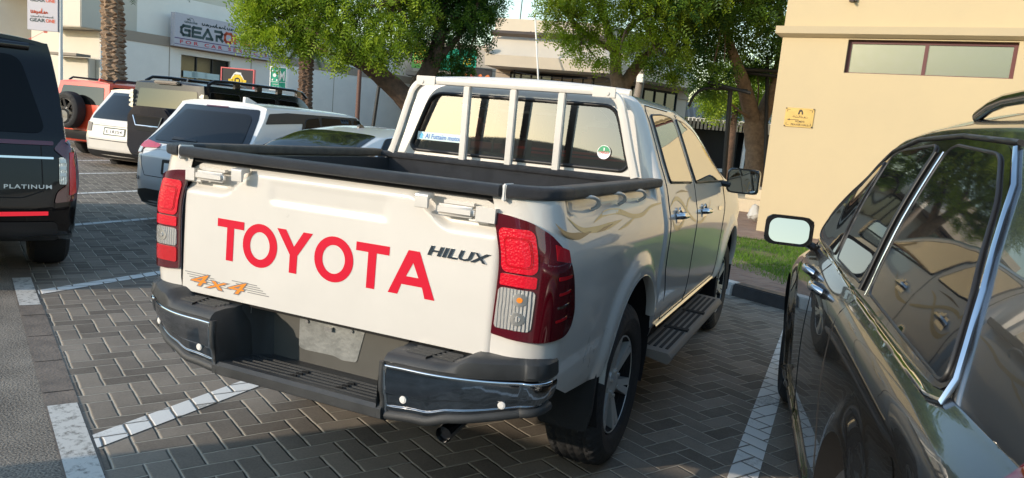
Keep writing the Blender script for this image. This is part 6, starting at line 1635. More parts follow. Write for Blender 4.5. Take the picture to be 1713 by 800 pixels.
for ax in ('L', 'R'):
    # black backing for the whole daylight opening, then panes, then chrome surround
    DLO = [(.655, 1.06), (.77, 1.25), (.965, 1.46), (1.15, 1.57), (1.62, 1.594), (2.3, 1.592), (2.75, 1.545), (3.0, 1.475), (3.32, 1.335), (3.62, 1.16), (3.68, 1.075), (3.6, 1.058)]
    s.patch('pillar_trim', ax, rpoly(DLO, [.09, .04, .04, .06, .04, .04, .04, .04, .04, .04, .03, .03]), 'gloss_black', .002, .05)
    side_glass_set(s, ax, [Wq, Wr, Wf], gmat='dark_glass')
    s.line('chrome_trim', ax, dens_open([(1.78, 1.045), (.70, 1.045), (.645, 1.055), (.66, 1.10), (.765, 1.265), (.955, 1.475), (1.10, 1.560)], .05)[:], .0085, 'chrome', None, .004)
    s.line('chrome_trim', ax, [(1.72, 1.55), (1.72, 1.07)], .0035, 'chrome', None, .007)
    s.line('chrome_trim', ax, [(1.83, 1.07), (1.83, 1.55)], .008, 'black_trim', None, .007)
    s.line('belt_trim', ax, [(1.78, 1.045), (3.62, 1.052)], .006, 'chrome', None, .004)
    s.line('drip_trim', ax, [(1.10, 1.575), (1.62, 1.602), (2.3, 1.602), (2.75, 1.556), (3.0, 1.487), (3.32, 1.347), (3.62, 1.175)], .008, 'black_trim', None, .004)
    # doors
    s.line('shut_line', ax, [(1.80, 1.04), (1.80, .80), (1.66, .55), (1.62, .34), (1.70, .30), (2.62, .28)], .0035, 'seam', None, -.001); s.line('shut_line', ax, [(2.68, 1.04), (2.68, .30)], .0035, 'seam', None, -.001); s.line('shut_line', ax, [(3.62, 1.04), (3.62, .32)], .0035, 'seam', None, -.001)
    s.line('sill_trim', ax, [(1.5, .335), (3.45, .335)], .018, 'gloss_black', None, .004)
    s.patch('fuel_flap', ax, [(.62+.075*math.cos(a), .86+.075*math.sin(a)) for a in np.linspace(0, 6.1, 22)], 'bronze_grey_paint', .002, .03)
    for y in (2.36, 2.86):
        p, n = s.hit(ax, y, .965); bm = BM(); q = [p+n*.002+Vector((0, -.10, 0)), p+n*.04+Vector((0, -.07, .003)), p+n*.048, p+n*.040+Vector((0, .07, 0)), p+n*.0+Vector((0, .10, 0))]; tube(bm, spline(q, 5), .013, 8, rz=.017); h_ = bmobj('door_handle', bm, MT['chrome'], s.t, True, 60)
        bm = BM(); cyl(bm, p+Vector((0, -.09, .002)), p+n*.012+Vector((0, -.09, .002)), .022, n=16); bmobj('handle_cup', bm, MT['gloss_black'], h_, True)
    lp_ = [(.02, .95), (.04, 1.06), (.12, 1.13), (.24, 1.135), (.30, 1.08), (.26, .99), (.12, .93)]
    tl_ = s.patch('tail_lamp', ax, rpoly(lp_, .04), 'deep_red_lens', .010, .03)
    s.patch('lamp_core', ax, rpoly([(.06, .98), (.08, 1.06), (.12, 1.09), (.16, 1.05), (.12, .98)], .03), 'red_lens', .014, .03, tl_)
# character crease lines as slim raised ribs
for ax in ('L', 'R'):
    pass
for ax in ('L',):
    bm = BM()
# roof rails
for sg in (1, -1):
    bm = BM(); tube(bm, [Vector((sg*.575, y, float(s.g('rt', y))-.035+h_)) for y, h_ in ((.55, .0), (.62, .015), (.80, .024), (1.2, .025), (1.62, .022), (1.76, .012), (1.90, -.015))], .016, 10, rz=.02); bmobj('roof_rail', bm, MT['gloss_black'], s.t, True, 60)
wingmirror(s, 3.40, 1.10, 1.015, 'gloss_black', .128, .084, 9)
s.line('roof_seam', 'L', [(1.78, 1.585), (1.80, 1.66)], .003, 'seam', None, 0); 
rwp = rpoly([(-.55, 1.12), (-.50, 1.46), (.50, 1.46), (.55, 1.12)], .06); s.patch('rear_window', 'r', rwp, 'dark_glass', .006, .06)
s.patch('number_plate', 'r', [(-.26, .72), (-.26, .83), (.26, .83), (.26, .72)], 'sign_white', .010, .1)
s.patch('rear_valance', 'r', rpoly([(-.8, .30), (-.78, .55), (.78, .55), (.8, .30)], .05), 'black_trim', .006, .08)
ws2 = rpoly([(-.66, 3.72), (-.58, 2.95), (.58, 2.95), (.66, 3.72)], .05); s.patch('windscreen', 't', ws2, 'dark_glass', .005, .06)

# ---- black SUV driving away in the lane (left edge) ----
hd = math.atan2(.864, .504)          # rotation that turns +y into LD
P = suv_tables(5.2, 1.99, 1.90, 1.12, .17, zb=.30, hood=1.12, tailin=.1)
prt = Vector((-3.70, 1.66, 0)); ctr = prt - Vector((.504, .864, 0))*.97 + Vector((.10, .07, 0))
PS_ = Car('black_suv', 'glossy black full size SUV lettered PLATINUM, driving off along the lane at the left edge', 'SUV', ctr, hd, 'black_paint', P, 5.2,
         [(.3, .16), (.45, .04), (.60, .0), (.80, .03), (1.0, .06), (1.15, .10), (1.5, .24), (1.72, .34), (1.95, .36)], [(.3, .1), (.6, 0), (1.0, .1)], [(1.08, 0), (4.15, 0)], NY=110, sub=6, bulge=.06, arch=.43, R=.40, wd=.28, wheeldetail=1)
s = PS_
s.patch('rear_window', 'r', rpoly([(-.76, 1.17), (-.60, 1.73), (.60, 1.73), (.76, 1.17)], .09), 'tint_glass', .005, .05)
s.patch('light_bar', 'r', rpoly([(-.80, 1.085), (-.80, 1.115), (.80, 1.115), (.80, 1.085)], .01), 'purple_lens', .010, .05)
s.patch('tailgate_strip', 'r', rpoly([(-.80, .985), (-.80, 1.0), (.80, 1.0), (.80, .985)], .004), 'chrome', .006, .05)
for sg in (1, -1):
    q = [(.80, 1.06), (.86, 1.14), (.94, 1.10), (.96, .98), (.965, .80), (.94, .68), (.80, .66), (.82, .74), (.885, .80), (.885, .98)]
    q = q if sg > 0 else mirror_poly(q)
    l_ = s.patch('tail_lamp', 'r', rpoly(q, .02), 'deep_red_lens', .014, .03)
    q = [(.835, .80), (.835, 1.0), (.885, 1.0), (.885, .80)]; q = q if sg > 0 else mirror_poly(q); s.patch('clear_lens', 'r', rpoly(q, .01), 'clear_lens', .012, .03, l_)
    for zz in (.86, .91, .96):
        q = [(.84, zz), (.84, zz+.025), (.88, zz+.025), (.88, zz)]; q = q if sg > 0 else mirror_poly(q); s.patch('clear_lens', 'r', q, 'satin_metal', .016, .03, l_)
    q = [(.90, .72), (.905, 1.04), (.925, 1.04), (.94, .74)]; q = q if sg > 0 else mirror_poly(q); s.patch('lamp_strip', 'r', rpoly(q, .008), 'bright_red', .019, .03, l_)
    q = [(.30, .565), (.30, .598), (.76, .602), (.76, .572)]; q = q if sg > 0 else mirror_poly(q); s.patch('reflector', 'r', rpoly(q, .004), 'reflector_red_glow', .012, .03)
    s.line('shut_line', 'r', [(sg*.72, 1.08), (sg*.73, .75), (sg*.60, .70), (0, .70)], .004, 'seam', None, 0)
s.text('lettering', 'PLATINUM', 'r', (.485, .785, .765, .795), 'satin_metal', .009, bold=.02, spacing=1.15)
s.patch('valance', 'r', rpoly([(-.84, .34), (-.82, .52), (.82, .52), (.84, .34)], .04), 'black_trim', .008, .06)
s.patch('number_plate', 'r', [(-.26, .80), (-.26, .91), (.26, .91), (.26, .80)], 'sign_white', .010, .1)
bm = BM(); tube(bm, [Vector((x, .33-.05*(1-(x/.66)**2), 1.80)) for x in np.linspace(-.66, .66, 20)], .035, 8, rz=.03); bmobj('spoiler', bm, MT['gloss_black'], s.t, True, 60)
for ax in ('L', 'R'): side_glass_set(s, ax, [[(.55, 1.18), (.72, 1.66), (1.45, 1.70), (1.45, 1.17)], [(1.52, 1.17), (1.52, 1.70), (2.45, 1.70), (2.45, 1.16)], [(2.52, 1.16), (2.52, 1.69), (2.9, 1.64), (3.45, 1.20)]])
wingmirror(s, 3.35, 1.22, 1.12)

# ---- white compact SUV with black roof pillars ----
def tail(car, pts, mat_, off_=.012, h=.04, name='tail_lamp', sub=None, r=.01):
    out = []
    for sg in (1, -1):
        q = pts if sg > 0 else mirror_poly(pts); out.append(car.patch(name, 'r', rpoly(q, r), mat_, off_, h, sub))
    return out
P = suv_tables(4.6, 1.84, 1.655, 1.03, .20, zb=.20, hood=.98)
P['w'] = [(0, .78), (.12, .85), (.5, .91), (2.3, .92), (3.8, .91), (4.3, .84), (4.6, .64)]
RVl = (-5.52, 4.50, -.09)
RAV = Car('white_suv', 'pale silver white compact SUV with a black rear quarter pillar and a shark fin aerial', 'SUV', RVl, 0, 'pearl_paint', P, 4.6,
         [(.25, .14), (.42, .03), (.60, .0), (.90, .03), (1.02, .10), (1.2, .30), (1.45, .52), (1.58, .60), (1.7, .60)], [(.3, .1), (.6, 0), (1.0, .1)], [(.95, 0), (3.64, 0)], NY=90, sub=5, bulge=.08, arch=.40, R=.36, wd=.23)
s = RAV
s.patch('pillar_trim', 'r', rpoly([(-.80, 1.06), (-.615, 1.565), (.615, 1.565), (.80, 1.06)], .03), 'gloss_black', .005, .05)
s.patch('rear_window', 'r', rpoly([(-.70, 1.09), (-.56, 1.50), (.56, 1.50), (.70, 1.09)], .09), 'smoked_glass', .010, .05)
s.patch('wiper', 'r', rpoly([(-.36, 1.12), (-.34, 1.15), (.06, 1.14), (.08, 1.115)], .01), 'black_trim', .018, .05)
tl2 = tail(s, [(.44, 1.005), (.44, 1.045), (.70, 1.075), (.86, 1.085), (.90, 1.04), (.88, .93), (.78, .915), (.72, .99)], 'red_lens', .014)
tail(s, [(.74, .925), (.735, .99), (.85, 1.0), (.86, .935)], 'clear_lens', .018, name='clear_lens', sub=tl2[0])
for ax in ('L', 'R'):
    s.patch('pillar_trim', ax, rpoly([(.52, 1.40), (.62, 1.53), (.95, 1.56), (2.6, 1.57), (3.0, 1.46), (3.5, 1.10), (1.02, 1.06), (1.20, 1.44)], .02), 'black_trim', .004, .05)
    side_glass_set(s, ax, [[(1.08, 1.09), (1.28, 1.50), (1.55, 1.53), (1.55, 1.08)], [(1.58, 1.08), (1.58, 1.535), (2.28, 1.54), (2.28, 1.08)], [(2.32, 1.08), (2.32, 1.54), (2.6, 1.53), (3.0, 1.40), (3.4, 1.11)]])
    s.line('shut_line', ax, [(1.5, 1.04), (1.45, .6), (1.5, .3), (2.3, .28)], .004, 'seam'); s.line('shut_line', ax, [(2.32, 1.04), (2.32, .3)], .004, 'seam')
s.line('shut_line', 'r', [(-.74, 1.0), (-.70, .78), (-.62, .66), (.62, .66), (.70, .78), (.74, 1.0)], .004, 'seam')
s.line('lid_crease', 'r', [(-.84, .95), (-.60, .965), (-.42, .99), (.42, .99), (.60, .965), (.84, .95)], .006, 'pearl_paint', None, .0)
s.patch('valance', 'r', rpoly([(-.86, .24), (-.86, .46), (-.6, .50), (.6, .50), (.86, .46), (.86, .24)], .03), 'black_trim', .010, .05)
s.patch('plate_recess', 'r', rpoly([(-.30, .70), (-.30, .88), (.30, .88), (.30, .70)], .02), 'black_trim', .006, .05); s.patch('number_plate', 'r', [(-.25, .72), (-.25, .84), (.25, .84), (.25, .72)], 'sign_white', .012, .1)
s.patch('emblem', 'r', disc(0, .935, .05, 20), 'chrome', .012, .03); s.text('lettering', 'XLE', 'r', (-.80, -.70, .60, .64), 'gloss_black', .012, bold=.03)
s.patch('brake_light', 'r', rpoly([(-.18, 1.56), (-.18, 1.575), (.18, 1.575), (.18, 1.56)], .003), 'deep_red_lens', .012, .04)
bm = BM(); prism(bm, [(.95, 1.63), (1.20, 1.64), (1.17, 1.655), (1.0, 1.715), (.96, 1.715)], 'x', -.018, .018); bmobj('roof_fin', bm, MT['pearl_paint'], s.t, True)
wingmirror(s, 3.20, 1.12, 1.03, 'pearl_paint')

# ---- white saloon, mostly hidden behind the truck bed ----
P = suv_tables(4.7, 1.82, 1.44, .96, .22, zb=.17, hood=.86)
P['rz'] = [(0, .98), (.35, 1.03), (.65, 1.05), (1.0, 1.16), (1.45, 1.28), (2.2, 1.34), (2.7, 1.30), (3.2, 1.12), (3.5, .98), (4.2, .88), (4.7, .62)]
P['rt'] = [(0, 1.0), (.35, 1.06), (.65, 1.08), (1.0, 1.20), (1.45, 1.33), (2.2, 1.405), (2.7, 1.37), (3.3, 1.12), (3.6, 1.0), (4.2, .90), (4.7, .64)]
P['rx'] = [(0, .62), (.5, .66), (.9, .62), (1.5, .60), (2.4, .60), (3.2, .70), (3.7, .68), (4.7, .42)]
SED = Car('white_saloon', 'silver white saloon between the white SUV and the pickup', 'car', (-3.62, 3.55, 0), 0, 'pearl_paint', P, 4.7,
         [(.2, .12), (.5, 0), (.8, .03), (1.2, .03)], [(.3, .1), (.6, 0)], [(.95, 0), (3.75, 0)], NY=90, sub=5, bulge=.06, arch=.36, R=.33, wd=.22)
s = SED
s.patch('rear_window', 't', rpoly([(-.60, .70), (-.50, 1.40), (.50, 1.40), (.60, .70)], .06), 'smoked_glass', .005, .05)
for ax in ('L', 'R'): side_glass_set(s, ax, [[(1.0, 1.02), (1.45, 1.28), (1.85, 1.315), (1.9, .99)], [(1.96, .99), (1.94, 1.32), (2.5, 1.30), (3.2, .985)]])
tail(s, [(.50, .78), (.50, .86), (.80, .90), (.82, .80)], 'red_lens'); s.patch('number_plate', 'r', [(-.25, .62), (-.25, .73), (.25, .73), (.25, .62)], 'sign_white', .01, .1)
bm = BM(); prism(bm, rpoly([(1.74, 1.36), (1.88, 1.375), (1.80, 1.415), (1.755, 1.418)], .01), 'x', -.015, .015); bmobj('roof_fin', bm, MT['gloss_black'], s.t, True)
wingmirror(s, 3.05, 1.03, 1.0, 'pearl_paint')

# ---- boxy dark off-roader with spare wheel box ----
def box_tables(L, W, H, belt, zb=.34, hood=1.15, rin=.10):
    w = W/2; yc = L*.70
    return dict(w=[(0, w-.05), (.10, w-.01), (.5, w), (L*.6, w), (L-.3, w-.03), (L, w-.12)], zb=[(0, zb+.08), (.5, zb), (L, zb+.05)],
        belt=[(0, belt), (L*.6, belt), (yc+.1, belt-.02), (L, hood-.1)], bx=[(0, w-.07), (.3, w-.045), (yc, w-.05), (L, w-.2)],
        rz=[(0, H-.09), (.3, H-.075), (L*.55, H-.08), (yc-.35, H-.22), (yc+.05, belt+.10), (L-.3, hood-.02), (L, hood-.1)],
        rx=[(0, w-rin-.03), (.3, w-rin), (L*.55, w-rin), (yc-.3, w-rin-.01), (yc, w-.14), (L, w-.28)],
        rt=[(0, H-.04), (.3, H-.01), (L*.5, H), (yc-.45, H-.10), (yc+.05, belt+.13), (L-.3, hood+.02), (L, hood-.08)])
P = box_tables(4.75, 1.98, 1.93, 1.27)
DEF = Car('offroader', 'dark navy boxy off-roader with roof rails and a boxed spare wheel cover', 'off-roader', (-10.10, 8.30, -.05), 0, 'navy_black_paint', P, 4.75,
         [(.4, .10), (.6, .0), (1.2, .02), (1.5, .05), (1.95, .10)], [(.3, .1), (.6, 0)], [(.95, 0), (3.85, 0)], NY=70, sub=4, bulge=.03, arch=.44, R=.40, wd=.27, rim='alloy_dark')
s = DEF
s.patch('rear_window', 'r', rpoly([(-.78, 1.36), (-.74, 1.74), (.74, 1.74), (.78, 1.36)], .05), 'tinted_mirror', .008, .06)
bm = BM()
for sg in (1, -1):
    bm = BM(); bx(bm, sg*.90-.035, sg*.90+.035, .02, .11, 1.36, 1.70)
    for k in range(4): box(bm, (sg*.90, .06, 1.40+k*.085), (.10, .12, .045))
    bmobj('lamp_grid', bm, MT['satin_metal'], s.t, True)
sp_ = D.objects.new('spare_wheel_cover', None); link(sp_, s.t)
bm = BM(); prism(bm, rpoly([(-.62, .62), (-.62, 1.22), (-.45, 1.40), (.35, 1.40), (.52, 1.22), (.52, .62), (.38, .50), (-.48, .50)], .05), 'y', -.33, .01); bmobj('cover', bm, MT['navy_black_paint'], sp_, True, bevel=.03)
bm = BM(); prism(bm, rpoly([(-.36, .95), (-.42, 1.22), (.32, 1.22), (.26, .95)], .03), 'y', -.345, -.331); bmobj('panel', bm, MT['gloss_black'], sp_, True); bm = BM(); tube(bm, [Vector((-.42, -.35, 1.22)), Vector((-.34, -.355, 1.04)), Vector((.24, -.355, 1.04)), Vector((.32, -.35, 1.22))], .014, 6); bmobj('trim', bm, MT['chrome'], sp_, True)
tail(s, [(.80, .86), (.80, 1.22), (.93, 1.22), (.93, .86)], 'deep_red_lens')
bm = BM(); bx(bm, -.30, .30, -.02, .10, 1.84, 1.90); bmobj('rear_step_light', bm, MT['pole_grey'], s.t, True, bevel=.02)
for sg in (1, -1):
    bm = BM(); y = [(.25, 1.89), (.40, 1.97), (.8, 1.99), (2.6, 1.99), (2.9, 1.96), (3.05, 1.86)]; tube(bm, [Vector((sg*.80, a, b)) for a, b in y], .03, 8, rz=.03)
    for a in (.9, 1.5, 2.1, 2.7): bx(bm, sg*.80-.03, sg*.80+.03, a, a+.14, 1.87, 1.98)
    bmobj('roof_rail', bm, MT['navy_black_paint'], s.t, True, 60)
bm = BM(); prism(bm, [(.5, 1.92), (.72, 1.925), (.6, 1.97), (.52, 1.99)], 'x', -.02, .02); bmobj('roof_fin', bm, MT['gloss_black'], s.t, True)
for ax in ('L', 'R'): side_glass_set(s, ax, [[(.15, 1.36), (.20, 1.76), (.95, 1.76), (.95, 1.34)], [(1.05, 1.34), (1.05, 1.76), (1.95, 1.76), (1.95, 1.33)], [(2.05, 1.33), (2.05, 1.76), (2.6, 1.74), (3.05, 1.33)]])
s.patch('bumper', 'r', rpoly([(-.93, .46), (-.93, .62), (.93, .62), (.93, .46)], .03), 'black_trim', .03, .06)
wingmirror(s, 3.0, 1.42, 1.10)

# ---- cream white luxury SUV with number plate ----
P = suv_tables(4.85, 1.98, 1.82, 1.10, .17, zb=.28, hood=1.08)
RR = Car('cream_suv', 'cream white SUV with a wide rear window and a readable number plate', 'SUV', (-12.20, 8.95, -.16), 0, 'white_paint', P, 4.85,
        [(.35, .14), (.52, .02), (.75, .0), (1.10, .06), (1.25, .14), (1.5, .34), (1.72, .50), (1.85, .5)], [(.3, .1), (.6, 0)], [(.95, 0), (3.85, 0)], NY=70, sub=4, bulge=.07, arch=.42, R=.39, wd=.26)
s = RR
s.patch('pillar_trim', 'r', rpoly([(-.82, 1.15), (-.665, 1.72), (.665, 1.72), (.82, 1.15)], .03), 'gloss_black', .004, .06)
s.patch('rear_window', 'r', rpoly([(-.78, 1.17), (-.62, 1.66), (.62, 1.66), (.78, 1.17)], .04), 'smoked_glass', .009, .06)
s.text('lettering', 'RANGE ROVER', 'r', (-.50, .50, 1.05, 1.09), 'satin_metal', .010, spacing=1.3)
s.patch('plate_recess', 'r', rpoly([(-.32, .83), (-.32, .99), (.32, .99), (.32, .83)], .01), 'gloss_black', .006, .06); s.patch('number_plate', 'r', [(-.28, .85), (-.28, .965), (.28, .965), (.28, .85)], 'sign_white', .012, .1); s.text('lettering', 'E 18354', 'r', (-.23, .23, .875, .94), 'ink', .016, bold=.01)
tail(s, [(.74, .88), (.74, 1.06), (.93, 1.08), (.95, .88)], 'deep_red_lens'); s.line('shut_line', 'r', [(-.9, 1.02), (.9, 1.02)], .005, 'seam'); s.line('shut_line', 'r', [(-.8, .72), (.8, .72)], .008, 'seam')
s.patch('valance', 'r', rpoly([(-.92, .34), (-.9, .50), (.9, .50), (.92, .34)], .03), 'black_trim', .012, .06)
for ax in ('L', 'R'): side_glass_set(s, ax, [[(.60, 1.18), (.85, 1.62), (1.5, 1.66), (1.5, 1.17)], [(1.6, 1.17), (1.6, 1.66), (2.4, 1.66), (2.4, 1.16)], [(2.5, 1.16), (2.5, 1.65), (2.75, 1.6), (3.3, 1.17)]], gmat='dark_glass')
wingmirror(s, 3.2, 1.25, 1.12)

# ---- orange red off-roader with exposed spare wheel ----
P = box_tables(4.8, 1.93, 1.86, 1.28)
BR = Car('orange_offroader', 'orange red off-roader with an exposed spare wheel on its tailgate', 'off-roader', (-15.0, 10.2, -.05), 0, 'orange_red_paint', P, 4.8,
        [(.4, .10), (.6, .0), (1.2, .02), (1.5, .08), (1.9, .16)], [(.3, .1), (.6, 0)], [(.95, 0), (3.8, 0)], NY=60, sub=4, bulge=.02, arch=.46, R=.43, wd=.28, rim='alloy_dark')
s = BR
s.patch('rear_window', 'r', rpoly([(-.78, 1.28), (-.70, 1.70), (.70, 1.70), (.78, 1.28)], .05), 'tinted_mirror', .008, .06)
tail(s, [(.80, .92), (.80, 1.24), (.93, 1.24), (.93, .92)], 'red_lens')
wh = wheel_parts(s.t, (0, 0, 0), .43, .27, 1, 6, 'alloy_dark', .62, False, 1); wh.name = 'spare_wheel'; wh.location = (-.12, -.16, 1.12); wh.rotation_euler = (0, 0, math.radians(-90))
s.patch('bumper', 'r', rpoly([(-.93, .46), (-.93, .66), (.93, .66), (.93, .46)], .03), 'black_trim', .04, .06)
bm = BM(); prism(bm, [(.5, 1.84), (.75, 1.85), (.62, 1.90), (.53, 1.92)], 'x', -.02, .02); bmobj('roof_fin', bm, MT['orange_red_paint'], s.t, True)
for sg in (1, -1): bm = BM(); tube(bm, [Vector((sg*.76, a, b)) for a, b in ((.3, 1.83), (.4, 1.90), (2.4, 1.90), (2.6, 1.82))], .025, 6); bmobj('roof_rail', bm, MT['black_trim'], s.t, True, 60)
for ax in ('L', 'R'): side_glass_set(s, ax, [[(.15, 1.34), (.20, 1.72), (1.2, 1.72), (1.2, 1.34)], [(1.3, 1.34), (1.3, 1.72), (2.6, 1.70), (3.1, 1.34)]])
# ---- dark car at the far left ----
P = suv_tables(4.6, 1.84, 1.66, 1.05, .2)
FC = Car('dark_crossover', 'dark crossover just showing past the black SUV, its roof fin raised', 'SUV', (-18.0, 11.9, .12), 0, 'navy_black_paint', P, 4.6,
        [(.25, .14), (.42, .03), (.60, .0), (1.02, .10), (1.45, .45), (1.7, .5)], [(.3, .1), (.6, 0)], [(.95, 0), (3.64, 0)], NY=50, sub=4, bulge=.06, arch=.40, R=.36)
s = FC; s.patch('rear_window', 'r', rpoly([(-.68, 1.12), (-.56, 1.50), (.56, 1.50), (.68, 1.12)], .06), 'tinted_mirror', .008, .06); tail(s, [(.5, .95), (.5, 1.04), (.88, 1.05), (.88, .92)], 'red_lens')
bm = BM(); prism(bm, [(.8, 1.64), (1.05, 1.65), (.92, 1.70), (.83, 1.73)], 'x', -.02, .02); bmobj('roof_fin', bm, MT['gloss_black'], s.t, True)
# ---- silver estate parked across the lane behind the photographer: it throws the long shadow on the pavers ----
P = suv_tables(4.7, 1.84, 1.84, 1.10, .12)
BK = Car('silver_estate', 'silver estate car standing across the lane behind the camera', 'car', (-3.60, -4.75, 0), math.radians(-90), 'silver_paint', P, 4.7,
        [(.25, .14), (.45, .0), (1.0, .04), (1.3, .16), (1.5, .26), (1.7, .3)], [(.3, .1), (.6, 0)], [(.95, 0), (3.7, 0)], NY=60, sub=4, bulge=.05, arch=.38, R=.34)
s = BK
for ax in ('L', 'R'): side_glass_set(s, ax, [[(.55, 1.08), (.75, 1.45), (1.5, 1.46), (1.5, 1.07)], [(1.6, 1.07), (1.6, 1.46), (2.4, 1.45), (3.2, 1.07)]])
s.patch('rear_window', 'r', rpoly([(-.66, 1.08), (-.56, 1.44), (.56, 1.44), (.66, 1.08)], .06), 'dark_glass', .008, .06); tail(s, [(.5, .90), (.5, 1.0), (.86, 1.0), (.86, .88)], 'red_lens')
# ---------------- trees ----------------
def trunkmesh(bm, pts, radii, n=12, seed=0):
    P = spline([Vector(p) for p in pts], 6); R_ = np.interp(np.linspace(0, 1, len(P)), np.linspace(0, 1, len(radii)), radii); up = None; rows = []
    rs = random.Random(seed)
    for i, p in enumerate(P):
        t = (P[min(i+1, len(P)-1)]-P[max(0, i-1)]).normalized(); a = t.cross(Vector((0, 1, .1))).normalized(); b = t.cross(a); ring_ = []
        for j in range(n):
            th = 2*math.pi*j/n; rr = R_[i]*(1+.10*math.sin(3*th+i*.35+seed)+.06*math.sin(7*th-i*.8)+rs.uniform(-.05, .05)); ring_.append(bm.verts.new(p+(a*math.cos(th)+b*math.sin(th))*rr))
        rows.append(ring_)
    for A, B in zip(rows, rows[1:]):
        for j in range(n): bm.faces.new((A[j], A[(j+1) % n], B[(j+1) % n], B[j]))
    bm.faces.new(rows[-1])
def subclumps(clumps, seed, n=7, k=.40):
    """break every clump into small hanging tufts with gaps between them"""
    r = np.random.default_rng(seed+99); out = []
    for c, rad, tb in clumps:
        m = max(3, int(n*(rad[0]/.45)**1.5)); m = min(m, 22)
        for i in range(m):
            d = r.normal(size=3); d /= np.linalg.norm(d); q = r.random()**.5*.95; a = rad[0]*k*r.uniform(.7, 1.25)*(.45/max(.45, rad[0]))**.5
            out.append((np.array(c)+d*q*np.array(rad)*np.array([1, 1, 1.15]), (a, a, a*1.15), float(np.clip(tb+r.normal(0, .18), .02, 1))))
    return out
def foliage(clumps, nspray, leaf=.055, wl=.018, pairs=5, seed=1, droop=.5, tonebase=.5, slen=.22):
    """clumps: list of (centre, radius xyz); every clump holds drooping pinnate sprays"""
    r = np.random.default_rng(seed); VV = []; TT = []
    for ci, (c, rad, tb) in enumerate(clumps):
        n = nspray; d = r.normal(size=(n, 3)); d /= np.linalg.norm(d, axis=1)[:, None]; q = r.random(n)**.45
        o = np.array(c) + d*q[:, None]*np.array(rad)
        dirn = d*np.array([1, 1, .4]) + r.normal(size=(n, 3))*.5 + np.array([0, 0, -droop]); dirn /= np.linalg.norm(dirn, axis=1)[:, None]
        side = np.cross(dirn, r.normal(size=(n, 3))); side /= np.linalg.norm(side, axis=1)[:, None]; nrm = np.cross(dirn, side)
        tone = np.clip(tb + r.normal(0, .13, n), 0, 1); L = slen*r.uniform(.6, 1.25, n)
        for k in range(pairs):
            f = (k+.6)/pairs; cpos = o + dirn*(L*f)[:, None] + np.array([0, 0, -1])*(L*f*f*.35)[:, None]
            ll = leaf*(1-.35*abs(f-.45))*r.uniform(.8, 1.2, n)
            for sg in (1, -1):
                ld = side*sg*.85 + dirn*.5 + nrm*r.normal(0, .25, n)[:, None]; ld /= np.linalg.norm(ld, axis=1)[:, None]
                wv = np.cross(ld, nrm); wv /= np.linalg.norm(wv, axis=1)[:, None]
                a = cpos; b = cpos + ld*(ll*.5)[:, None] + wv*wl*.5; c2 = cpos + ld*ll[:, None]; e = cpos + ld*(ll*.5)[:, None] - wv*wl*.5
                VV.append(np.stack([a, b, c2, e], 1).reshape(-1, 3)); TT.append(np.clip(tone + r.normal(0, .06, n), 0, 1))
    V = np.concatenate(VV); F = np.arange(len(V)).reshape(-1, 4); return V, F, np.concatenate(TT)
def make_clumps(c, R3, n, r_=(.35, .7), seed=3, tone=(.35, .75), keep=None, tonefn=None):
    rs = np.random.default_rng(seed); out = []; tries = 0
    while len(out) < n and tries < n*60:
        tries += 1
        d = rs.normal(size=3); d /= np.linalg.norm(d); q = rs.random()**.4; p = np.array(c)+d*q*np.array(R3)
        if keep and not keep(p): continue
        a = rs.uniform(*r_); tb = rs.uniform(*tone)
        if tonefn: tb = tonefn(p, tb)
        out.append((p, (a*1.15, a*1.15, a*.72), tb))
    return out
def uvw(p):
    d = CR @ (Vector(p)-CC); return CX+CF*d.x/d.z, CY+CF*d.y/d.z, d.z
def tree(name, label, base, trunks, clumps, nspray, lmat, bark, leaf, wl, seed, branches=(), slen=.22, pairs=5, group=None, droop=.5):
    t = thing(name, label, 'tree', base, 0, group); B = Vector(base)
    for k, (pts, rad) in enumerate(trunks):
        bm = BM(); trunkmesh(bm, [Vector(p)-B for p in pts], rad, 14, k+seed); bmobj('trunk', bm, MT[bark], t, True, 80)
    bm = BM()
    for k, (pts, rad) in enumerate(branches): trunkmesh(bm, [Vector(p)-B for p in pts], rad, 7, k+seed*3)
    # twigs: from the nearest branch end to each clump
    ends = [Vector(p[0][-1])-B for p in trunks] + [Vector(p[0][-1])-B for p in branches]
    for c, r3, tb in clumps:
        cv = Vector(c)-B; e = min(ends, key=lambda q: (q-cv).length)
        if (e-cv).length < 3.2:
            mid = (e+cv)/2 + Vector((random.uniform(-.2, .2), random.uniform(-.2, .2), random.uniform(-.05, .3))); tube(bm, spline([e, mid, cv], 4), [.045, .04, .035, .03, .027, .022, .018, .012, .008], 5)
    if len(bm.verts): bmobj('branch', bm, MT[bark], t, True, 80)
    else: bm.free()
    sc_l = subclumps(clumps, seed); nspray = max(12, int(nspray*len(clumps)*.62/len(sc_l)))
    V, F, T = foliage(sc_l, nspray, leaf, wl, pairs, seed, slen=slen, droop=droop); V = V-np.array(B)
    big_mesh('crown', V, F, MT[lmat], T, t); return t
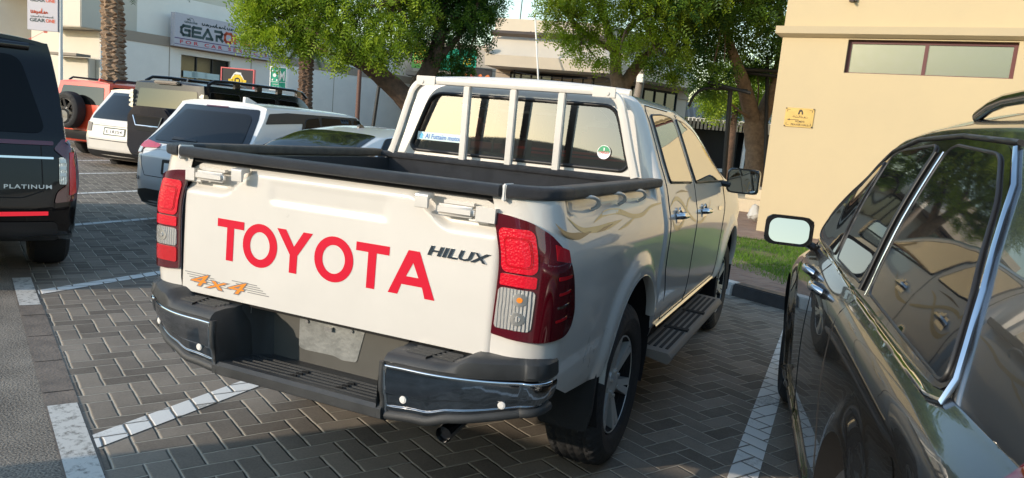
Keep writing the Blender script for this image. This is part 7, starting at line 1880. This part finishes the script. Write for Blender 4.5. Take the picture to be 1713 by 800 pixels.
# tree with two leaning trunks behind the saloon
dpt = 14.5
b1 = at(716, 262, dpt); b1.z = GT
TA = [b1, at(722, 225, dpt), at(680, 170, dpt-.1), at(635, 125, dpt-.3), at(600, 95, dpt-.5), at(560, 40, dpt-.8), at(530, -30, dpt-1)]
TB = [b1+Vector((-.15, .3, 0)), at(690, 200, dpt+.4), at(695, 160, dpt+.5), at(722, 110, dpt+.5), at(735, 60, dpt+.5), at(745, -20, dpt+.6)]
fork = at(600, 95, dpt-.5)
C1 = []
cs = [  # (u, v, depth, radius, tone) hand placed clumps following the outline
 (405, 28, 13.2, .42, .85), (420, 62, 13.2, .38, .8), (445, 20, 13.3, .5, .75), (450, 78, 13.3, .30, .8), (480, 45, 13.2, .42, .62), (500, 10, 13.4, .5, .55), (520, 60, 13.3, .36, .7), (545, 30, 13.0, .45, .45), (555, 75, 13.0, .36, .6), (575, 100, 13.2, .26, .65), (585, 55, 13.0, .45, .55), (600, 15, 13.2, .5, .5), (625, 65, 13.2, .42, .75), (640, 30, 13.2, .5, .8), (655, 90, 13.4, .20, .5), (670, 50, 13.6, .4, .6), (690, 15, 13.8, .5, .35), (540, 0, 13.6, .5, .5), (470, -10, 13.6, .5, .7), (420, -5, 13.4, .45, .8),
 (575, -20, 13.6, .6, .5), (640, -20, 13.6, .6, .55), (405, 48, 13.5, .3, .9), (610, 88, 13.1, .26, .6), (505, 80, 13.3, .22, .7), (395, 12, 13.6, .35, .8)]
for (u, v, d, r_, tb) in cs: C1.append((np.array(at(u+max(0, (490-u)*.28), v, d)), (r_, r_, r_*.62), tb))
cs = [(700, 60, 15, .45, .25), (730, 20, 15, .55, .3), (735, 70, 15, .42, .2), (765, 45, 15, .5, .25), (770, 90, 15, .34, .15), (795, 15, 15, .45, .35), (800, 55, 15, .36, .2), (815, 30, 15, .25, .35), (760, -5, 15, .6, .3), (700, -10, 15, .6, .3), (745, 112, 15.1, .22, .15), (715, 88, 14.9, .22, .2), (775, 118, 15.2, .22, .12), (680, 75, 14.8, .28, .3), (800, -15, 15, .5, .3), (785, 75, 15.3, .3, .2), (755, 130, 15.3, .18, .1)]
C1b = [(np.array(at(u, v, d)), (r_, r_, r_*.62), tb) for (u, v, d, r_, tb) in cs]
for k in range(26): C1.append((np.array(at(random.uniform(430, 700), random.uniform(-150, 0), random.uniform(12.8, 15.2))), (.6, .6, .4), random.uniform(.4, .8)))
for k in range(20): C1b.append((np.array(at(random.uniform(680, 820), random.uniform(-150, 0), random.uniform(14, 16.5))), (.6, .6, .4), random.uniform(.2, .5)))
tree('shade_tree', 'feathery bright green tree leaning left over the parked cars, trunk slanting behind the pickup', b1, [(TA, [.26, .22, .19, .17, .14, .09, .05])], C1, 230, 'leaf_bright', 'bark', .088, .026, 11, [([TA[4], at(640, 60, 13.6), at(660, 10, 13.6)], [.1, .06, .03]), ([TA[4], at(520, 45, 13.5), at(440, 20, 13.4)], [.12, .07, .03]), ([TA[3], at(580, 100, 13.4), at(490, 60, 13.4)], [.09, .05, .02])])
b1b = TB[0].copy()
tree('shade_tree', 'darker green tree leaning right, its trunk crossing the left end of the guard rack', b1b, [(TB, [.24, .21, .19, .17, .13, .07])], C1b, 240, 'leaf_dark', 'bark', .088, .026, 12, [([TB[3], at(760, 70, 15), at(790, 30, 15)], [.1, .06, .03])])
# forked tree behind the cab
d2 = 19.0; b2 = at(1032, 262, d2); b2.z = GT
T2 = [b2, at(1034, 200, d2), at(1036, 150, d2), at(1030, 120, d2), at(1028, 85, d2), at(1015, 45, d2), at(1000, -20, d2)]
T2b = [at(1036, 152, d2), at(1055, 125, d2), at(1080, 95, d2), at(1115, 60, d2+.3), at(1140, 0, d2+.3)]
cs = [(930, 40, 18.5, .4, .9), (945, 15, 18.5, .5, .85), (960, 60, 18.3, .4, .9), (975, 30, 18.3, .5, .7), (990, 80, 18.3, .35, .85), (1005, 50, 18.2, .45, .8), (1015, 15, 18.2, .6, .6), (1045, 45, 18, .5, .85), (1055, 75, 18, .45, .8), (1075, 25, 18, .6, .6), (1085, 60, 18, .5, .75), (1100, 95, 18, .45, .45), (1115, 40, 18.2, .6, .5), (1125, 120, 18.2, .22, .4), (1130, 75, 18.3, .5, .45), (1150, 30, 18.5, .6, .4), (920, 5, 18.6, .4, .8), (968, 88, 18.2, .18, .9), (1035, 100, 17.9, .2, .7), (1085, 105, 18, .3, .45), (940, 62, 18.4, .22, .9), (1000, 100, 18.2, .14, .9), (1130, 132, 18.2, .16, .4), (1060, 5, 18.2, .5, .6)]
C2 = [(np.array(at(u, v, d)), (r_, r_, r_*.7), tb) for (u, v, d, r_, tb) in cs]
for k in range(26): C2.append((np.array(at(random.uniform(910, 1160), random.uniform(-130, 0), random.uniform(17.4, 20))), (.8, .8, .5), random.uniform(.4, .8)))
tree('forked_tree', 'yellow green forked tree rising just behind the cab roof', b2, [(T2, [.26, .24, .20, .15, .13, .09, .04]), (T2b, [.17, .15, .13, .08, .04])], C2, 170, 'leaf_bright', 'bark_light', .10, .032, 21, [([T2[4], at(985, 60, 18.6), at(955, 30, 18.5)], [.09, .05, .02]), ([T2[4], at(1050, 50, 18.6), at(1075, 30, 18.3)], [.1, .06, .03])], slen=.26)
# big tree by the hall corner
p3 = gp(1268, 338, GT); d3 = uvw(p3)[2]; b3 = p3.copy()
T3 = [b3, at(1266, 300, d3), at(1265, 250, d3), at(1262, 205, d3)]
T3a = [at(1262, 210, d3), at(1250, 165, d3-.3), at(1238, 125, d3-.6), at(1220, 70, d3-1), at(1200, 0, d3-1.3)]
T3b = [at(1268, 210, d3), at(1290, 160, d3), at(1305, 110, d3), at(1310, 30, d3)]
D3 = d3-1.0
cs = [(1160, 60, .7, .25), (1180, 20, .8, .3), (1190, 90, .6, .35), (1215, 50, .8, .4), (1230, 95, .5, .45), (1250, 30, .8, .5), (1275, 70, .7, .45), (1295, 30, .7, .35), (1290, 110, .5, .4), (1165, 110, .35, .45), (1150, 20, .8, .2), (1210, 120, .4, .5), (1185, 140, .30, .65), (1140, 85, .5, .25), (1235, 0, .9, .4), (1290, -10, .9, .4), (1265, 115, .4, .5), (1170, 133, .25, .6), (1240, 130, .3, .6), (1305, 75, .5, .35), (1200, 152, .22, .7), (1130, 40, .7, .3)]
C3 = [(np.array(at(u, v, D3+random.uniform(-1.5, 1.5))), (r_, r_, r_*.75), tb) for (u, v, r_, tb) in cs]
for k in range(30): C3.append((np.array(at(random.uniform(1120, 1330), random.uniform(-160, 10), random.uniform(D3-3, D3+2.5))), (1.0, 1.0, .7), random.uniform(.3, .7)))
tree('broad_tree', 'broad dense tree with a thick brown trunk beside the cream hall corner', b3, [(T3, [.46, .36, .32, .30]), (T3a, [.24, .20, .17, .11, .05]), (T3b, [.24, .2, .17, .08])], C3, 300, 'leaf_dark', 'bark_light', .12, .040, 31, [], slen=.32)
# lighter foliage tree beyond, at right gap
b4 = at(1225, 240, 30); b4.z = GT
cs = [(1200, 165, .7, .7), (1225, 150, .8, .8), (1250, 170, .7, .75), (1265, 150, .8, .8), (1285, 130, .8, .85), (1285, 170, .6, .7), (1235, 120, .9, .8), (1195, 180, .5, .6)]
C4 = [(np.array(at(u, v, 30+random.uniform(-1, 1))), (r_, r_, r_*.75), tb) for (u, v, r_, tb) in cs]
tree('garden_tree', 'small sunlit tree seen under the canopy frame beyond the thick trunk', b4, [([b4, at(1228, 200, 30), at(1232, 160, 30)], [.16, .12, .06])], C4, 300, 'leaf_bright', 'bark', .13, .042, 41, [], slen=.4)
b5 = at(1178, 220, 70); b5.z = 0
cs = [(1172, 178, 1.4, .5), (1186, 170, 1.5, .6), (1160, 186, 1.2, .5), (1195, 182, 1.2, .5), (1180, 192, 1.2, .4)]
C5 = [(np.array(at(u, v, 70)), (r_, r_, r_*.8), tb) for (u, v, r_, tb) in cs]
tree('distant_tree', 'hazy grey green tree far behind the tin shed', b5, [([b5, at(1178, 200, 70), at(1180, 180, 70)], [.3, .2, .1])], C5, 260, 'leaf_far', 'bark', .28, .1, 51, [], slen=.7)
# palms
def palm(name, label, u0, v0, u1, v1, dep, r0, bark, crown_at, nf, fl, seed, group=None):
    a = at(u0, v0, dep); b = at(u1, v1, dep); base = b + (b-a)*((GT-b.z)/(b-a).z) if abs((b-a).z) > 1e-6 else b
    t = thing(name, label, 'palm tree', base, 0, group); B = base; top = crown_at-B
    bm = BM(); n = 16; H = top.z; rows = []; K = int(H/.055); rs = random.Random(seed)
    for k in range(K+1):
        f = k/K; c = top*f; rr = r0*(1-.12*f+.22*max(0, f-.8)*5*.6) + (.0)
        ring_ = []
        for j in range(n):
            th = 2*math.pi*(j+.5*(k % 2))/n; q = rr*(1+.30*((j+k) % 2)*(1 if k % 3 else .3)+rs.uniform(-.10, .10)); ring_.append(bm.verts.new(c+Vector((math.cos(th)*q, math.sin(th)*q, rs.uniform(-.015, .015)))))
        rows.append(ring_)
    for A, Bq in zip(rows, rows[1:]):
        for j in range(n): bm.faces.new((A[j], A[(j+1) % n], Bq[(j+1) % n], Bq[j]))
    bmobj('trunk', bm, MT[bark], t, False)
    # leaf bases
    bm = BM()
    for k in range(34):
        th = rs.uniform(0, 6.28); z0 = rs.uniform(-.5, .1); d = Vector((math.cos(th), math.sin(th), 1.6)).normalized(); p = top+Vector((0, 0, z0))+Vector((math.cos(th), math.sin(th), 0))*r0*.8; tube(bm, [p, p+d*.25, p+d*.5], [.05, .035, .02], 5)
    bmobj('leaf_base', bm, MT[bark], t, True)
    VV = []; TT = []
    for k in range(nf):
        th = 2*math.pi*k/nf+rs.uniform(-.2, .2); el = rs.uniform(.1, 1.25); L = fl*rs.uniform(.8, 1.1); pts = []; p = top.copy(); d = Vector((math.cos(th)*math.cos(el), math.sin(th)*math.cos(el), math.sin(el)))
        for i in range(26):
            pts.append(p.copy()); p = p+d*(L/25); d = (d+Vector((0, 0, -.055-.02*(1-el)))).normalized()
        for i in range(2, 25):
            tdir = (pts[i+1]-pts[i-1]).normalized(); sd_ = tdir.cross(Vector((0, 0, 1))).normalized(); ll = fl*.17*math.sin(math.pi*min(1, (i+2)/27))+.05
            for sg in (1, -1):
                for q in (0, .5):
                    o = pts[i].lerp(pts[i+1], q) if i < 25 else pts[i]; ld = (sd_*sg+tdir*.8+Vector((0, 0, -.25+rs.uniform(-.1, .1)))).normalized(); wv = tdir*.018
                    VV.append([o-wv, o+wv, o+ld*ll*.6+wv*.8, o+ld*ll]); TT.append(rs.uniform(.2, .8))
    V = np.array([[tuple(x) for x in q] for q in VV]).reshape(-1, 3); big_mesh('crown', V, np.arange(len(V)).reshape(-1, 4), MT['leaf_palm'], TT, t)
    bm = BM()
    return t
palm('date_palm', 'tall date palm with a rough pale trunk standing before the white workshop', 188, 20, 191, 125, 23.5, .30, 'palm_bark', at(186, -62, 23.5), 34, 2.9, 5)
palm('young_palm', 'shorter date palm half hidden in the feathery tree crown', 512, 92, 510, 160, 30, .26, 'palm_bark_dark', at(513, 86, 30), 26, 1.5, 6)
# ---------------- groups of like things ----------------
for o in SC.objects:
    if o.parent is None and 'label' in o:
        c = o.get('category')
        if c == 'palm tree': o['group'] = 'date palms before the workshop'
        elif c == 'tree' and o.name.split('.')[0] in ('shade_tree', 'forked_tree'): o['group'] = 'feathery trees behind the parked cars'
        elif o.name.split('.')[0] in ('white_suv', 'white_saloon', 'offroader', 'cream_suv', 'orange_offroader', 'dark_crossover'): o['group'] = 'vehicles parked in the angled bays'
